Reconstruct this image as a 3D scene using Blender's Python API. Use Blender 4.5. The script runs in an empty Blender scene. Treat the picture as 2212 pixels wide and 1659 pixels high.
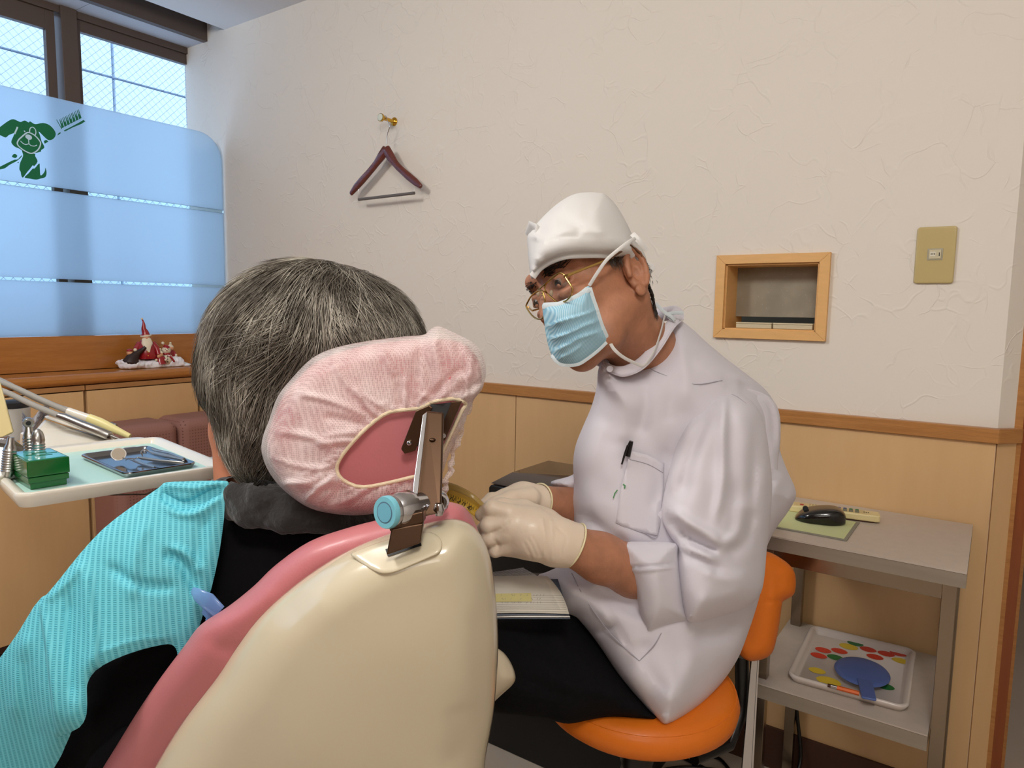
import bpy, bmesh, math, random
import numpy as np
from mathutils import Vector, Matrix, noise
from mathutils.geometry import delaunay_2d_cdt
PI = math.pi
random.seed(7)
S = bpy.context.scene
COL = S.collection
# ---------------------------------------------------------------- camera
FP = 1512.0
YAW, PITCH, ROLL = math.radians(34.6), math.radians(6.136), math.radians(0.91)
CAM = np.array([0.0, 0.0, 1.12])
_f = np.array([-math.sin(YAW)*math.cos(PITCH), math.cos(YAW)*math.cos(PITCH), -math.sin(PITCH)])
_r0 = np.array([math.cos(YAW), math.sin(YAW), 0.0])
_u0 = np.cross(_r0, _f)
_r = math.cos(ROLL)*_r0 + math.sin(ROLL)*_u0
_u = -math.sin(ROLL)*_r0 + math.cos(ROLL)*_u0
cd = bpy.data.cameras.new('camera')
cam = bpy.data.objects.new('camera', cd); COL.objects.link(cam)
M4 = Matrix(((_r[0], _u[0], -_f[0], CAM[0]), (_r[1], _u[1], -_f[1], CAM[1]), (_r[2], _u[2], -_f[2], CAM[2]), (0, 0, 0, 1)))
cam.matrix_world = M4
cd.sensor_fit = 'HORIZONTAL'; cd.sensor_width = 36.0; cd.lens = FP/2212.0*36.0
cd.clip_start = 0.02
cd.dof.use_dof = False
S.camera = cam
# ---------------------------------------------------------------- world and lamps
W = bpy.data.worlds.new('sky'); S.world = W; W.use_nodes = True
bg = W.node_tree.nodes['Background']
bg.inputs[0].default_value = (0.52, 0.72, 1.0, 1); bg.inputs[1].default_value = 2.7
def area(name, loc, aim, sx, sy, power, col):
    l = bpy.data.lights.new(name, 'AREA'); l.shape = 'RECTANGLE'; l.size = sx; l.size_y = sy
    l.energy = power; l.color = col
    o = bpy.data.objects.new(name, l); COL.objects.link(o); o.location = loc
    o.rotation_euler = (Vector(aim)-Vector(loc)).to_track_quat('-Z', 'Y').to_euler()
    return o
def lamp(name, loc, radius, power, col):
    l = bpy.data.lights.new(name, 'POINT'); l.energy = power; l.color = col; l.shadow_soft_size = radius
    o = bpy.data.objects.new(name, l); COL.objects.link(o); o.location = loc; return o
lamp('ceiling_lamp', (-1.35, -0.10, 2.02), 0.16, 36, (1.0, 0.965, 0.92))
lamp('ceiling_lamp', (0.15, -0.15, 2.02), 0.16, 29, (1.0, 0.955, 0.90))
area('rear_fill_light', (0.9, -1.8, 1.9), (-0.9, 1.7, 1.6), 1.2, 0.5, 9, (1.0, 0.96, 0.90))  # added fill lamp behind the camera, brightens the view from the front
vs = S.view_settings
vs.view_transform = 'Standard'; vs.look = 'None'; vs.gamma = 1.0; vs.exposure = 0.0; vs.use_curve_mapping = False
S.cycles.use_denoising = True
S.cycles.max_bounces = 10; S.cycles.transparent_max_bounces = 16; S.cycles.sample_clamp_indirect = 4.0
S.cycles.caustics_reflective = False; S.cycles.caustics_refractive = False
# ---------------------------------------------------------------- point helpers
def ray(x, y): return _f + _r*(x-1106.0)/FP - _u*(y-829.5)/FP
def A(x, y, d): return Vector(CAM + ray(x, y)*d)
def onX(x, y, v): r = ray(x, y); return Vector(CAM + r*((v-CAM[0])/r[0]))
def onY(x, y, v): r = ray(x, y); return Vector(CAM + r*((v-CAM[1])/r[1]))
def onZ(x, y, v): r = ray(x, y); return Vector(CAM + r*((v-CAM[2])/r[2]))
VR, VU, VF = Vector(_r), Vector(_u), Vector(_f)
# ---------------------------------------------------------------- materials
def lin(c):
    out = []
    for v in c[:3]:
        v = v/255.0
        out.append(v/12.92 if v <= 0.04045 else ((v+0.055)/1.055)**2.4)
    return (out[0], out[1], out[2], 1.0)
class NT:
    def __init__(s, m): s.t = m.node_tree; s.n = s.t.nodes; s.l = s.t.links
    def new(s, typ, **k):
        nd = s.n.new(typ)
        for a, b in k.items():
            if a.startswith('i_'):
                key = a[2:]
                key = int(key) if key.isdigit() else key.replace('_', ' ')
                nd.inputs[key].default_value = b
            else: setattr(nd, a, b)
        return nd
    def link(s, a, b): s.l.new(a, b)
def pm(name, col, rough=0.5, metal=0.0, spec=0.5, bump=None, var=None, trans=0.0, coat=0.0, sss=0.0, alpha=1.0, sheen=0.0, ior=1.45):
    m = bpy.data.materials.new(name); m.use_nodes = True
    k = NT(m); b = k.n['Principled BSDF']
    b.inputs['Base Color'].default_value = lin(col); b.inputs['Roughness'].default_value = rough
    b.inputs['Metallic'].default_value = metal; b.inputs['Specular IOR Level'].default_value = spec
    b.inputs['Transmission Weight'].default_value = trans; b.inputs['Coat Weight'].default_value = coat
    b.inputs['Coat Roughness'].default_value = 0.08; b.inputs['IOR'].default_value = ior
    b.inputs['Alpha'].default_value = alpha; b.inputs['Sheen Weight'].default_value = sheen
    if sss:
        b.inputs['Subsurface Weight'].default_value = sss; b.inputs['Subsurface Scale'].default_value = 0.01
        b.inputs['Subsurface Radius'].default_value = (1.0, 0.35, 0.2)
    tc = k.new('ShaderNodeTexCoord')
    if var:
        sc, amt = var[0], var[1]; stretch = var[2] if len(var) > 2 else (1, 1, 1)
        mp = k.new('ShaderNodeMapping'); mp.inputs['Scale'].default_value = stretch
        k.link(tc.outputs['Object'], mp.inputs[0])
        nz = k.new('ShaderNodeTexNoise', i_Scale=sc, i_Detail=5.0); k.link(mp.outputs[0], nz.inputs['Vector'])
        rp = k.new('ShaderNodeValToRGB')
        c = lin(col)
        lo = tuple(max(0, v*(1-amt)) for v in c[:3])+(1,); hi = tuple(min(1, v*(1+amt)) for v in c[:3])+(1,)
        rp.color_ramp.elements[0].position = 0.3; rp.color_ramp.elements[1].position = 0.7
        rp.color_ramp.elements[0].color = lo; rp.color_ramp.elements[1].color = hi
        k.link(nz.outputs['Fac'], rp.inputs[0]); k.link(rp.outputs[0], b.inputs['Base Color'])
    if bump:
        sc, st = bump[0], bump[1]; stretch = bump[2] if len(bump) > 2 else (1, 1, 1)
        mp = k.new('ShaderNodeMapping'); mp.inputs['Scale'].default_value = stretch
        k.link(tc.outputs['Object'], mp.inputs[0])
        nz = k.new('ShaderNodeTexNoise', i_Scale=sc, i_Detail=4.0); k.link(mp.outputs[0], nz.inputs['Vector'])
        bp = k.new('ShaderNodeBump', i_Strength=st, i_Distance=0.002); k.link(nz.outputs['Fac'], bp.inputs['Height'])
        k.link(bp.outputs[0], b.inputs['Normal'])
    return m
def wood(name, c1, c2, rough=0.35, scale=9.0, stretch=(1, 1, 9), coat=0.15, amt=0.5):
    m = bpy.data.materials.new(name); m.use_nodes = True
    k = NT(m); b = k.n['Principled BSDF']; b.inputs['Roughness'].default_value = rough; b.inputs['Coat Weight'].default_value = coat
    b.inputs['Coat Roughness'].default_value = 0.2
    tc = k.new('ShaderNodeTexCoord'); mp = k.new('ShaderNodeMapping'); mp.inputs['Scale'].default_value = stretch
    k.link(tc.outputs['Object'], mp.inputs[0])
    nz = k.new('ShaderNodeTexNoise', i_Scale=scale, i_Detail=6.0, i_Distortion=0.6); k.link(mp.outputs[0], nz.inputs['Vector'])
    n2 = k.new('ShaderNodeTexNoise', i_Scale=scale*7, i_Detail=3.0); k.link(mp.outputs[0], n2.inputs['Vector'])
    mx = k.new('ShaderNodeMix'); mx.data_type = 'FLOAT'; mx.inputs[0].default_value = 0.35
    k.link(nz.outputs['Fac'], mx.inputs[2]); k.link(n2.outputs['Fac'], mx.inputs[3])
    rp = k.new('ShaderNodeValToRGB'); rp.color_ramp.elements[0].position = 0.5-amt*0.4; rp.color_ramp.elements[1].position = 0.5+amt*0.4
    rp.color_ramp.elements[0].color = lin(c1); rp.color_ramp.elements[1].color = lin(c2)
    k.link(mx.outputs[0], rp.inputs[0]); k.link(rp.outputs[0], b.inputs['Base Color'])
    bp = k.new('ShaderNodeBump', i_Strength=0.12, i_Distance=0.001); k.link(n2.outputs['Fac'], bp.inputs['Height']); k.link(bp.outputs[0], b.inputs['Normal'])
    return m
# ---------------------------------------------------------------- objects
def link_mesh(name, verts, faces, mat=None, parent=None, smooth=False, mats=None, fix=True, edges=()):
    me = bpy.data.meshes.new(name)
    me.from_pydata([tuple(v) for v in verts], list(edges), [tuple(f) for f in faces])
    if fix and len(faces):
        bm = bmesh.new(); bm.from_mesh(me); bmesh.ops.recalc_face_normals(bm, faces=bm.faces); bm.to_mesh(me); bm.free()
    me.update()
    if smooth and len(me.polygons): me.polygons.foreach_set('use_smooth', [True]*len(me.polygons))
    o = bpy.data.objects.new(name, me); COL.objects.link(o)
    if mat: me.materials.append(mat)
    for x in (mats or []): me.materials.append(x)
    if parent is not None:
        o.parent = parent
        o.matrix_parent_inverse = WM(parent).inverted()
    return o
def WM(o):
    m = o.matrix_basis.copy()
    if o.parent is not None: m = WM(o.parent) @ o.matrix_parent_inverse @ m
    return m
def thing(name, loc, label, cat, group=None):
    o = bpy.data.objects.new(name, None); COL.objects.link(o); o.location = loc; o.empty_display_size = 0.02
    o['label'] = label; o['category'] = cat
    if group: o['group'] = group
    return o
def tag(o, label, cat, group=None, kind=None):
    o['label'] = label; o['category'] = cat
    if group: o['group'] = group
    if kind: o['kind'] = kind
    return o
def struct(o): o['kind'] = 'structure'; return o
def frame_of(d):
    d = Vector(d).normalized(); a = Vector((0, 0, 1)) if abs(d.z) < 0.9 else Vector((1, 0, 0))
    x = d.cross(a).normalized(); return x, d.cross(x).normalized(), d
class MB:
    def __init__(s): s.v = []; s.f = []
    def add(s, vs, fs):
        n = len(s.v); s.v += [Vector(v) for v in vs]; s.f += [tuple(i+n for i in f) for f in fs]; return s
    def box(s, x0, x1, y0, y1, z0, z1):
        c = [(x, y, z) for x in (x0, x1) for y in (y0, y1) for z in (z0, z1)]
        return s.add(c, [(0, 1, 3, 2), (4, 6, 7, 5), (0, 4, 5, 1), (2, 3, 7, 6), (0, 2, 6, 4), (1, 5, 7, 3)])
    def obox(s, c, ax, ay, az):     # centre and three half-axis vectors
        c, ax, ay, az = map(Vector, (c, ax, ay, az))
        p = [c+i*ax+j*ay+k*az for i in (-1, 1) for j in (-1, 1) for k in (-1, 1)]
        return s.add(p, [(0, 1, 3, 2), (4, 6, 7, 5), (0, 4, 5, 1), (2, 3, 7, 6), (0, 2, 6, 4), (1, 5, 7, 3)])
    def tube(s, pts, r, n=12, caps=True, flat=None):
        pts = [Vector(p) for p in pts]; m = len(pts)
        rs = r if isinstance(r, (list, tuple)) else [r]*m
        t0 = (pts[1]-pts[0]).normalized(); x, y, _ = frame_of(t0)
        if flat is not None:
            y = Vector(flat[0]).normalized(); y = (y - t0*y.dot(t0)).normalized(); x = y.cross(t0).normalized()
        base = len(s.v); prev = t0
        for i, p in enumerate(pts):
            t = (pts[min(i+1, m-1)]-pts[max(i-1, 0)]).normalized()
            q = prev.rotation_difference(t); x = q @ x; y = q @ y; prev = t
            fy = flat[1] if flat is not None else 1.0
            for k in range(n):
                a = 2*PI*k/n
                s.v.append(p + x*math.cos(a)*rs[i] + y*math.sin(a)*rs[i]*fy)
        for i in range(m-1):
            for k in range(n):
                a = base+i*n+k; b = base+i*n+(k+1) % n
                s.f.append((a, b, b+n, a+n))
        if caps:
            s.f.append(tuple(base+k for k in range(n))[::-1]); s.f.append(tuple(base+(m-1)*n+k for k in range(n)))
        return s
    def cyl(s, p0, p1, r0, r1=None, n=24): return s.tube([p0, p1], [r0, r0 if r1 is None else r1], n)
    def lathe(s, o, axis, prof, n=24):   # prof: (radius, height along the axis)
        x, y, d = frame_of(axis); o = Vector(o); base = len(s.v)
        for r, h in prof:
            for k in range(n):
                a = 2*PI*k/n; s.v.append(o+d*h+x*math.cos(a)*r+y*math.sin(a)*r)
        for i in range(len(prof)-1):
            for k in range(n):
                a = base+i*n+k; b = base+i*n+(k+1) % n; s.f.append((a, b, b+n, a+n))
        s.f.append(tuple(base+k for k in range(n))[::-1]); s.f.append(tuple(base+(len(prof)-1)*n+k for k in range(n)))
        return s
    def ball(s, c, r, n=16, m=10, ax=None):
        c = Vector(c); rx, ry, rz = r if isinstance(r, (list, tuple)) else (r, r, r)
        X, Y, Z = ax if ax else (Vector((1, 0, 0)), Vector((0, 1, 0)), Vector((0, 0, 1)))
        base = len(s.v)
        for i in range(m+1):
            th = PI*i/m
            for k in range(n):
                a = 2*PI*k/n
                s.v.append(c+X*(rx*math.sin(th)*math.cos(a))+Y*(ry*math.sin(th)*math.sin(a))+Z*(rz*math.cos(th)))
        for i in range(m):
            for k in range(n):
                a = base+i*n+k; b = base+i*n+(k+1) % n; s.f.append((a, b, b+n, a+n))
        return s
    def prism(s, poly, h):   # poly: list of Vector, h: extrude vector
        n = len(poly); h = Vector(h)
        v = [Vector(p) for p in poly]+[Vector(p)+h for p in poly]
        return s.add(v, [tuple(range(n))[::-1], tuple(range(n, 2*n))]+[(i, (i+1) % n, (i+1) % n+n, i+n) for i in range(n)])
    def build(s, name, mat, parent=None, smooth=False, bevel=0, seg=2, sub=0, ang=40, merge=False):
        o = link_mesh(name, s.v, s.f, mat, parent, smooth or bool(bevel))
        if merge or any(True for _ in ()): pass
        if bevel:
            b = o.modifiers.new('bevel', 'BEVEL'); b.width = bevel; b.segments = seg; b.limit_method = 'ANGLE'; b.angle_limit = math.radians(ang); b.harden_normals = True
        if sub:
            b = o.modifiers.new('sub', 'SUBSURF'); b.levels = sub; b.render_levels = sub
        if smooth and not bevel and not sub:
            w = o.modifiers.new('split', 'EDGE_SPLIT'); w.split_angle = math.radians(ang)
        return o
def text_mesh(body, size, depth=0.0002):
    c = bpy.data.curves.new('t', 'FONT'); c.body = body; c.size = size; c.extrude = depth; c.align_x = 'CENTER'; c.align_y = 'CENTER'
    o = bpy.data.objects.new('t', c); COL.objects.link(o)
    dg = bpy.context.evaluated_depsgraph_get(); me = bpy.data.meshes.new_from_object(o.evaluated_get(dg))
    v = [x.co.copy() for x in me.vertices]; f = [tuple(p.vertices) for p in me.polygons]
    bpy.data.objects.remove(o); bpy.data.curves.remove(c); bpy.data.meshes.remove(me)
    return v, f
def text_on(mb, body, size, c, ax, ay):
    v, f = text_mesh(body, size); c, ax, ay = Vector(c), Vector(ax).normalized(), Vector(ay).normalized(); az = ax.cross(ay)
    mb.add([c+ax*p.x+ay*p.y+az*p.z for p in v], f); return mb
def spline(pts, n=8, closed=False):   # Catmull-Rom through the points, any dimension
    P = [np.array(p, float) for p in pts]; m = len(P); out = []
    rng = range(m) if closed else range(m-1)
    for i in rng:
        a = P[(i-1) % m] if closed or i > 0 else 2*P[0]-P[1]
        b = P[i]; c = P[(i+1) % m]
        d = P[(i+2) % m] if closed or i+2 < m else 2*P[-1]-P[-2]
        for k in range(n):
            t = k/n
            out.append(0.5*((2*b)+(c-a)*t+(2*a-5*b+4*c-d)*t*t+(3*b-a-3*c+d)*t**3))
    if not closed: out.append(P[-1])
    return out
def vs3(l): return [Vector(p) for p in l]
# --- thin-plate interpolation of depth from a few known points
def tps(ctrl):
    c = np.array(ctrl, float); P = c[:, :2]/500.0; z = c[:, 2]; n = len(c)
    if n == 1: return lambda X: np.full(len(X), z[0])
    def U(d2): return 0.5*d2*np.log(d2+1e-12)
    K = U(((P[:, None]-P[None])**2).sum(-1))+np.eye(n)*1e-4
    Q = np.hstack([np.ones((n, 1)), P]); L = np.zeros((n+3, n+3)); L[:n, :n] = K; L[:n, n:] = Q; L[n:, :n] = Q.T
    w = np.linalg.lstsq(L, np.concatenate([z, np.zeros(3)]), rcond=None)[0]
    def f(X):
        X = np.asarray(X, float)/500.0
        return U(((X[:, None]-P[None])**2).sum(-1))@w[:n]+w[n]+X@w[n+1:]
    return f
def dist_poly(X, poly, closed=True):   # distance, arc parameter 0..1, side sign
    P = np.array(poly, float); Q = np.roll(P, -1, 0) if closed else P[1:]; P0 = P if closed else P[:-1]
    seg = np.linalg.norm(Q-P0, axis=1)+1e-9; cum = np.concatenate([[0], np.cumsum(seg)]); best = np.full(len(X), 1e9); tt = np.zeros(len(X)); sd = np.zeros(len(X))
    for i in range(len(P0)):
        e = Q[i]-P0[i]; w = X-P0[i]; t = np.clip((w@e)/(seg[i]**2), 0, 1); d = np.linalg.norm(w-t[:, None]*e, axis=1)
        m = d < best; best[m] = d[m]; tt[m] = (cum[i]+t[m]*seg[i])/cum[-1]; sd[m] = np.sign(e[0]*w[m, 1]-e[1]*w[m, 0])
    return best, tt, sd
def inside(X, poly):
    P = np.array(poly, float); Q = np.roll(P, -1, 0); c = np.zeros(len(X), bool)
    for a, b in zip(P, Q):
        if a[1] == b[1]: continue
        k = ((a[1] > X[:, 1]) != (b[1] > X[:, 1])) & (X[:, 0] < (b[0]-a[0])*(X[:, 1]-a[1])/(b[1]-a[1])+a[0]); c ^= k
    return c
def folds(X, fl):    # (polyline, width px, amount m, kind) ; amount > 0 raises towards the viewer
    h = np.zeros(len(X))
    for q in fl:
        pl, w, amt = q[0], q[1], q[2]; kind = q[3] if len(q) > 3 else 'g'
        pl = spline(pl, 5) if len(pl) > 2 else [np.array(p, float) for p in pl]
        d, t, s = dist_poly(X, pl, False); tp = np.clip(np.minimum(t, 1-t)*6+0.15, 0, 1)
        if kind == 'g': h += amt*np.exp(-(d/w)**2)*tp
        elif kind == 'l': h += amt*np.exp(-(d/w)**2)*tp*0+amt*np.where(s < 0, np.exp(-d/w), np.exp(-(d/(w*0.18))**2))*tp   # soft on one side, sharp on the other
        elif kind == 'r': h += amt*np.where(s > 0, np.exp(-d/w), np.exp(-(d/(w*0.18))**2))*tp
    return h
def inflate(name, outline, ctrl, T, R, mat, parent=None, back=None, step=9, fl=(), n=5, smooth=True, edge=0.0, power=0.5, noise_amt=None, closed_spline=True, extra=None, cut=None):
    """a solid whose outline stands where the photograph shows it, with its own distance, thickness and folds"""
    out = np.array(spline(outline, n, True) if closed_spline else outline, float)
    per = np.linalg.norm(np.roll(out, -1, 0)-out, axis=1).sum()
    area2 = (out[:, 0]*np.roll(out[:, 1], -1)-np.roll(out[:, 0], -1)*out[:, 1]).sum()
    # resample outline evenly
    m = max(24, int(per/step)); seg = np.linalg.norm(np.roll(out, -1, 0)-out, axis=1); cum = np.concatenate([[0], np.cumsum(seg)])
    cl = np.vstack([out, out[:1]])
    if closed_spline:
        s = np.linspace(0, cum[-1], m, endpoint=False); O = np.stack([np.interp(s, cum, cl[:, 0]), np.interp(s, cum, cl[:, 1])], 1)
    else:
        O = []
        for i in range(len(out)):
            k = max(1, int(seg[i]/step))
            for j in range(k): O.append(cl[i]+(cl[i+1]-cl[i])*j/k)
        O = np.array(O)
    nrm = np.roll(O, -1, 0)-np.roll(O, 1, 0); nrm = nrm/(np.linalg.norm(nrm, axis=1)[:, None]+1e-9)
    nrm = np.stack([-nrm[:, 1], nrm[:, 0]], 1)*(1 if area2 > 0 else -1)
    pts = []
    for ins in (R*0.02, R*0.08, R*0.18, R*0.34):
        if ins < 0.6: continue
        q = O+nrm*ins; d, _, _ = dist_poly(q, O); ok = inside(q, O) & (d > ins*0.93); pts.append(q[ok][::1])
    x0, y0 = O.min(0); x1, y1 = O.max(0)
    gx, gy = np.meshgrid(np.arange(x0, x1, step), np.arange(y0, y1, step*0.87)); gx = gx+(np.arange(gx.shape[0]) % 2)[:, None]*step*0.5
    G = np.stack([gx.ravel(), gy.ravel()], 1); G = G[inside(G, O)]; d, _, _ = dist_poly(G, O); G = G[d > max(R*0.34+step*0.4, step*0.5)]
    pts.append(G); I = np.vstack(pts) if pts else np.zeros((0, 2))
    allp = np.vstack([O, I]); nO = len(O)
    ed = [(i, (i+1) % nO) for i in range(nO)]
    if cut is not None:
        ct = np.array(cut, float); dk, _, _ = dist_poly(allp[nO:], ct); allp = np.vstack([O, allp[nO:][dk > 2.0]]); n0 = len(allp)
        allp = np.vstack([allp, ct]); ed += [(n0+i, n0+(i+1) % len(ct)) for i in range(len(ct))]
    cs = [Vector((float(p[0]), float(p[1]))) for p in allp]
    r = delaunay_2d_cdt(cs, ed, [tuple(range(nO))], 1, 1e-4)
    V = np.array([tuple(v) for v in r[0]]); F = [tuple(f) for f in r[2]]
    d, _, _ = dist_poly(V, O); bnd = d < 1e-3
    q = np.clip(d/R, 0, 1); hh = (q*(2-q))**power
    dc = tps(ctrl)(V); fo = folds(V, fl) if fl else 0*d
    if noise_amt:
        sc, am = noise_amt
        fo = fo+np.array([noise.noise(Vector((p[0]/sc, p[1]/sc, 3.3)))*am for p in V])
    if extra is not None: fo = fo+extra(V)
    fade = np.clip(d/(R*0.15+1e-6), 0, 1)
    Tb = T if back is None else back
    df = dc-T*hh-fo*fade-edge*0.5; db = dc+Tb*hh+edge*0.5
    verts = []; fi = {}; bi = {}
    for i in range(len(V)):
        fi[i] = len(verts); verts.append(A(V[i, 0], V[i, 1], df[i]))
    for i in range(len(V)):
        if bnd[i] and edge == 0.0: bi[i] = fi[i]
        else: bi[i] = len(verts); verts.append(A(V[i, 0], V[i, 1], db[i]))
    FF = F
    if cut is not None:
        cen = np.array([V[list(f)].mean(0) for f in F]); ic = inside(cen, ct); FF = [f for f, k in zip(F, ic) if not k]
    faces = [f for f in FF]+[tuple(bi[i] for i in f[::-1]) for f in F]
    faces = [f for f in faces if len(set(f)) >= 3]
    if edge > 0:
        cnt = {}
        for f in F:
            for a, b in zip(f, f[1:]+f[:1]):
                cnt[(a, b)] = 1
        for (a, b) in list(cnt):
            if (b, a) not in cnt: faces.append((b, a, bi[a], bi[b]))
    o = link_mesh(name, verts, faces, mat, parent, smooth, fix=(cut is None))
    global SURF
    _c = tps(ctrl)
    def SURF(x, y, off=0.0):     # a point on (or off) the near surface
        X = np.array([[x, y]], float); d_, _, _ = dist_poly(X, O); q_ = min(1.0, float(d_[0])/R)
        if not inside(X, O)[0]: q_ = 0.0
        h_ = T*(q_*(2-q_))**power+(float(folds(X, fl)[0])*min(1, float(d_[0])/(R*0.15+1e-6)) if fl else 0)
        return A(x, y, float(_c(X)[0])-h_-edge*0.5-off)
    return o
# --- signed-distance modelling: smooth unions meshed with surface nets
def cap(P, a, b, ra, rb=None):
    a = np.array(a, float); b = np.array(b, float); rb = ra if rb is None else rb
    e = b-a; L = e@e+1e-12; t = np.clip(((P-a)@e)/L, 0, 1)
    return np.linalg.norm(P-a-t[..., None]*e, axis=-1)-(ra+(rb-ra)*t)
def ell(P, c, r, M=None):
    q = P-np.array(c, float)
    if M is not None: q = q@np.array(M, float)      # columns are the ellipsoid's axes
    r = np.array(r, float); k0 = np.linalg.norm(q/r, axis=-1); k1 = np.linalg.norm(q/(r*r), axis=-1)+1e-9
    return k0*(k0-1)/k1
def su(a, b, k):
    h = np.clip(0.5+0.5*(b-a)/k, 0, 1); return b*(1-h)+a*h-k*h*(1-h)
def ss(a, b, k): return -su(-a, b, k)      # a minus b
def chain(P, pts, rs, k=0.01):
    d = None
    for i in range(len(pts)-1):
        c = cap(P, pts[i], pts[i+1], rs[i], rs[i+1]); d = c if d is None else su(d, c, k)
    return d
def nets(fn, lo, hi, h):
    lo = np.array(lo, float); hi = np.array(hi, float); n = np.ceil((hi-lo)/h).astype(int)+1
    xs = [lo[i]+h*np.arange(n[i]) for i in range(3)]
    D = np.empty(tuple(n), np.float32)
    Yg, Zg = np.meshgrid(xs[1], xs[2], indexing='ij')
    for i in range(0, n[0], 8):
        j = min(n[0], i+8); Pp = np.empty((j-i, n[1], n[2], 3)); Pp[..., 0] = xs[0][i:j, None, None]; Pp[..., 1] = Yg; Pp[..., 2] = Zg
        D[i:j] = fn(Pp)
    sg = D < 0
    c = [sg[a:n[0]-1+a, b:n[1]-1+b, e:n[2]-1+e] for a in (0, 1) for b in (0, 1) for e in (0, 1)]
    anyv = np.logical_or.reduce(c) & ~np.logical_and.reduce(c)
    idx = -np.ones(anyv.shape, int); cells = np.argwhere(anyv); idx[anyv] = np.arange(len(cells))
    acc = np.zeros((len(cells), 3)); cnt = np.zeros(len(cells))
    corners = [(a, b, e) for a in (0, 1) for b in (0, 1) for e in (0, 1)]
    vals = {co: D[cells[:, 0]+co[0], cells[:, 1]+co[1], cells[:, 2]+co[2]] for co in corners}
    for a in corners:
        for ax in range(3):
            if a[ax]: continue
            b = list(a); b[ax] = 1; b = tuple(b); va, vb = vals[a], vals[b]; m = (va < 0) != (vb < 0)
            t = np.where(m, va/(va-vb+1e-20), 0); p = np.array(a, float)[None].repeat(len(cells), 0); p[:, ax] += t
            acc[m] += p[m]; cnt[m] += 1
    V = lo+h*(cells+acc/np.maximum(cnt, 1)[:, None]); F = []
    for ax in range(3):
        o1, o2 = (ax+1) % 3, (ax+2) % 3
        s0 = [slice(0, n[k]-1) if k == ax else slice(1, n[k]-1) for k in range(3)]; s1 = list(s0); s1[ax] = slice(1, n[ax])
        m = sg[tuple(s0)] != sg[tuple(s1)]; e = np.argwhere(m)
        e[:, o1] += 1; e[:, o2] += 1
        ins = sg[e[:, 0], e[:, 1], e[:, 2]]
        def ci(d1, d2):
            q = e.copy(); q[:, o1] -= d1; q[:, o2] -= d2; return idx[q[:, 0], q[:, 1], q[:, 2]]
        quad = np.stack([ci(0, 0), ci(1, 0), ci(1, 1), ci(0, 1)], 1)
        quad[ins] = quad[ins][:, ::-1]
        F.append(quad[:, ::-1])
    F = np.vstack(F); F = F[(F >= 0).all(1)]
    return V, F
def sdf_obj(name, fn, lo, hi, h, mat, parent=None, sm=2, warp=None):
    V, F = nets(fn, lo, hi, h)
    # relax a little
    for _ in range(sm):
        a = np.zeros_like(V); c = np.zeros(len(V))
        for i in range(4):
            j = (i+1) % 4
            np.add.at(a, F[:, i], V[F[:, j]]); np.add.at(c, F[:, i], 1); np.add.at(a, F[:, j], V[F[:, i]]); np.add.at(c, F[:, j], 1)
        V = V*0.5+0.5*a/np.maximum(c, 1)[:, None]
    if warp is not None: V = warp(V)
    me = bpy.data.meshes.new(name); me.vertices.add(len(V)); me.vertices.foreach_set('co', V.astype(np.float32).ravel())
    me.loops.add(len(F)*4); me.polygons.add(len(F)); me.loops.foreach_set('vertex_index', F.astype(np.int32).ravel())
    me.polygons.foreach_set('loop_start', np.arange(len(F), dtype=np.int32)*4); me.update(calc_edges=True)
    bm = bmesh.new(); bm.from_mesh(me); bmesh.ops.recalc_face_normals(bm, faces=bm.faces); bm.to_mesh(me); bm.free()
    me.polygons.foreach_set('use_smooth', [True]*len(me.polygons)); me.update()
    o = bpy.data.objects.new(name, me); COL.objects.link(o); me.materials.append(mat)
    if parent is not None: o.parent = parent; o.matrix_parent_inverse = WM(parent).inverted()
    return o
def pixel_of(V):
    q = V-CAM; z = q@_f; return np.stack([1106+FP*(q@_r)/z, 829.5-FP*(q@_u)/z], 1), z
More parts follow.
